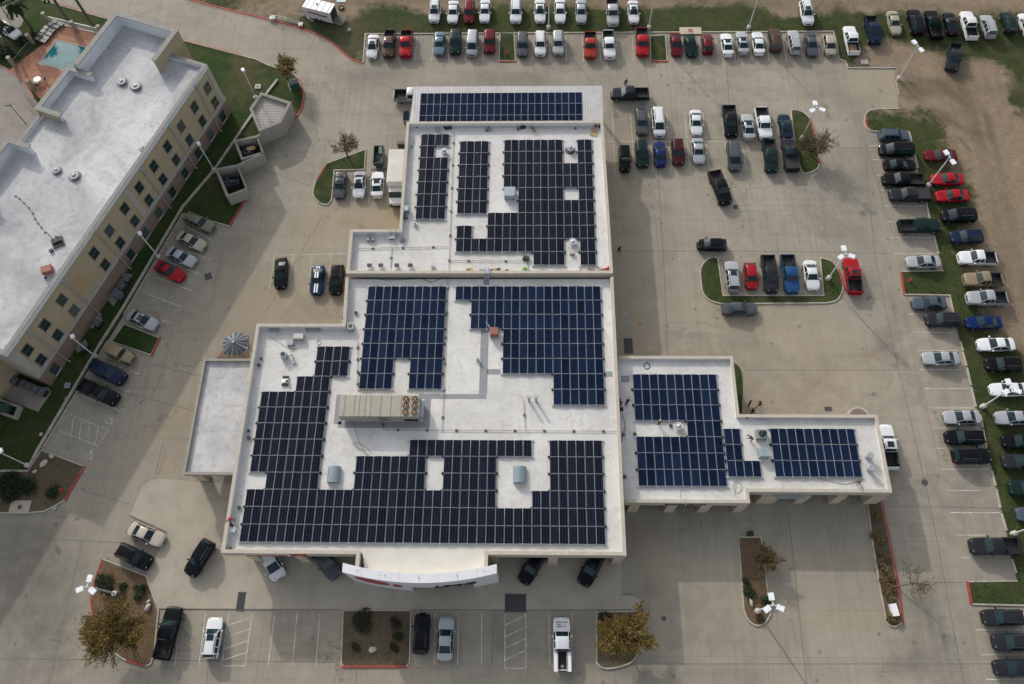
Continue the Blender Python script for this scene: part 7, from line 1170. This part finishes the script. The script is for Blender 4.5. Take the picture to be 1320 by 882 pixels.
    for (rr, dz) in ((.118, .0), ):
        vs = []; fs = []; w_ = up_.orthogonal().normalized(); w2 = up_.cross(w_)
        for j in range(5):
            t = j / 4 * math.pi / 2
            for i in range(12): a = i * math.pi / 6; vs.append(c + (w_ * math.cos(a) + w2 * math.sin(a)) * rr * math.cos(t) + up_ * (.115 * math.sin(t) + dz))
        for j in range(4):
            for i in range(12): fs.append((j * 12 + i, j * 12 + (i + 1) % 12, (j + 1) * 12 + (i + 1) % 12, (j + 1) * 12 + i))
        hb.add(vs, fs)
    if hat: fwd = Vector((1, 0, 0)) - up_ * up_.x; fwd.normalize(); s2 = up_.cross(fwd); hb.add([c + fwd * .1 - s2 * .07, c + fwd * .19 - s2 * .05, c + fwd * .19 + s2 * .05, c + fwd * .1 + s2 * .07], [(0, 1, 2, 3)])
    hb.build('cap' if hat else 'hair', hat or P('hair_dark', hair, .8), q, True)
    fb = MB(); fwd = Vector((1, 0, 0)) - up_ * up_.x; fwd.normalize(); s2 = up_.cross(fwd)
    for s in (1, -1): e = hd + fwd * .098 + s2 * s * .038; fb.cyl(e, e + fwd * .008, .012, .010, 6)
    nz = hd + fwd * .1 - up_ * .025; fb.cyl(nz + up_ * .03, nz + fwd * .018 - up_ * .005, .008, .014, 6, 1); mo = hd + fwd * .093 - up_ * .06; fb.cyl(mo - s2 * .025, mo + s2 * .025, .007, .007, 6, 2); fb.build('face', [M_black, M_skin, P('lips', (.2, .07, .06), .6)], q)
    return q
c_blk = P('cloth_black', (.012, .012, .014), .9); c_jean = P('cloth_denim', (.03, .045, .08), .9); c_red = P('cloth_red', (.26, .02, .025), .85); c_oliv = P('cloth_olive', (.12, .11, .03), .85); c_brn = P('cloth_brown', (.13, .085, .055), .9); c_kha = P('cloth_khaki', (.22, .17, .11), .9); c_blu = P('cloth_blue', (.02, .05, .09), .9); c_white = P('cloth_grey', (.3, .3, .3), .9)
person(797.5, 326, 0, math.radians(-70), 'walk', c_blk, c_blk, 'person in black walking in the shade beside the showroom wall')
person(964, 523, 0, math.radians(-20), 'stand', c_blk, c_blk, 'person in black behind the wing, upper of the two by the grass strip'); person(968, 533, 0, math.radians(20), 'stand', c_blk, c_jean, 'person in dark clothes behind the wing, lower of the two by the grass strip'); person(977, 524, 0, math.radians(190), 'walk', c_blk, c_blk, 'person in black facing the two others behind the wing')
person(849, 548, WZ, math.radians(100), 'stand', c_oliv, c_blk, 'worker in olive top and dark trousers at the gap of the wing array', M_yel); person(968, 569, WZ, math.radians(150), 'bend', c_brn, c_kha, 'worker in brown bending on the wing roof'); person(985, 560, WZ, math.radians(180), 'bend', c_blu, c_blk, 'worker in dark blue leaning over the grey-green unit'); person(1107, 622, WZ, math.radians(200), 'kneel', c_brn, c_kha, 'worker in brown kneeling at the wing front edge', P('cap_brown', (.06, .04, .03), .8)); person(303, 669, RZ, math.radians(-130), 'bend', c_red, c_white, 'worker in red bending over a white sack on the showroom roof'); person(806.5, 523, WZ, math.radians(60), 'bend', c_blk, c_blk, 'person in black stooping on the wing roof by the showroom wall'); person(806, 112, 0, math.radians(-70), 'stand', c_blk, c_jean, 'person in dark clothes beside the grey pickup by the ribbed roof')
bpy.context.view_layer.update()
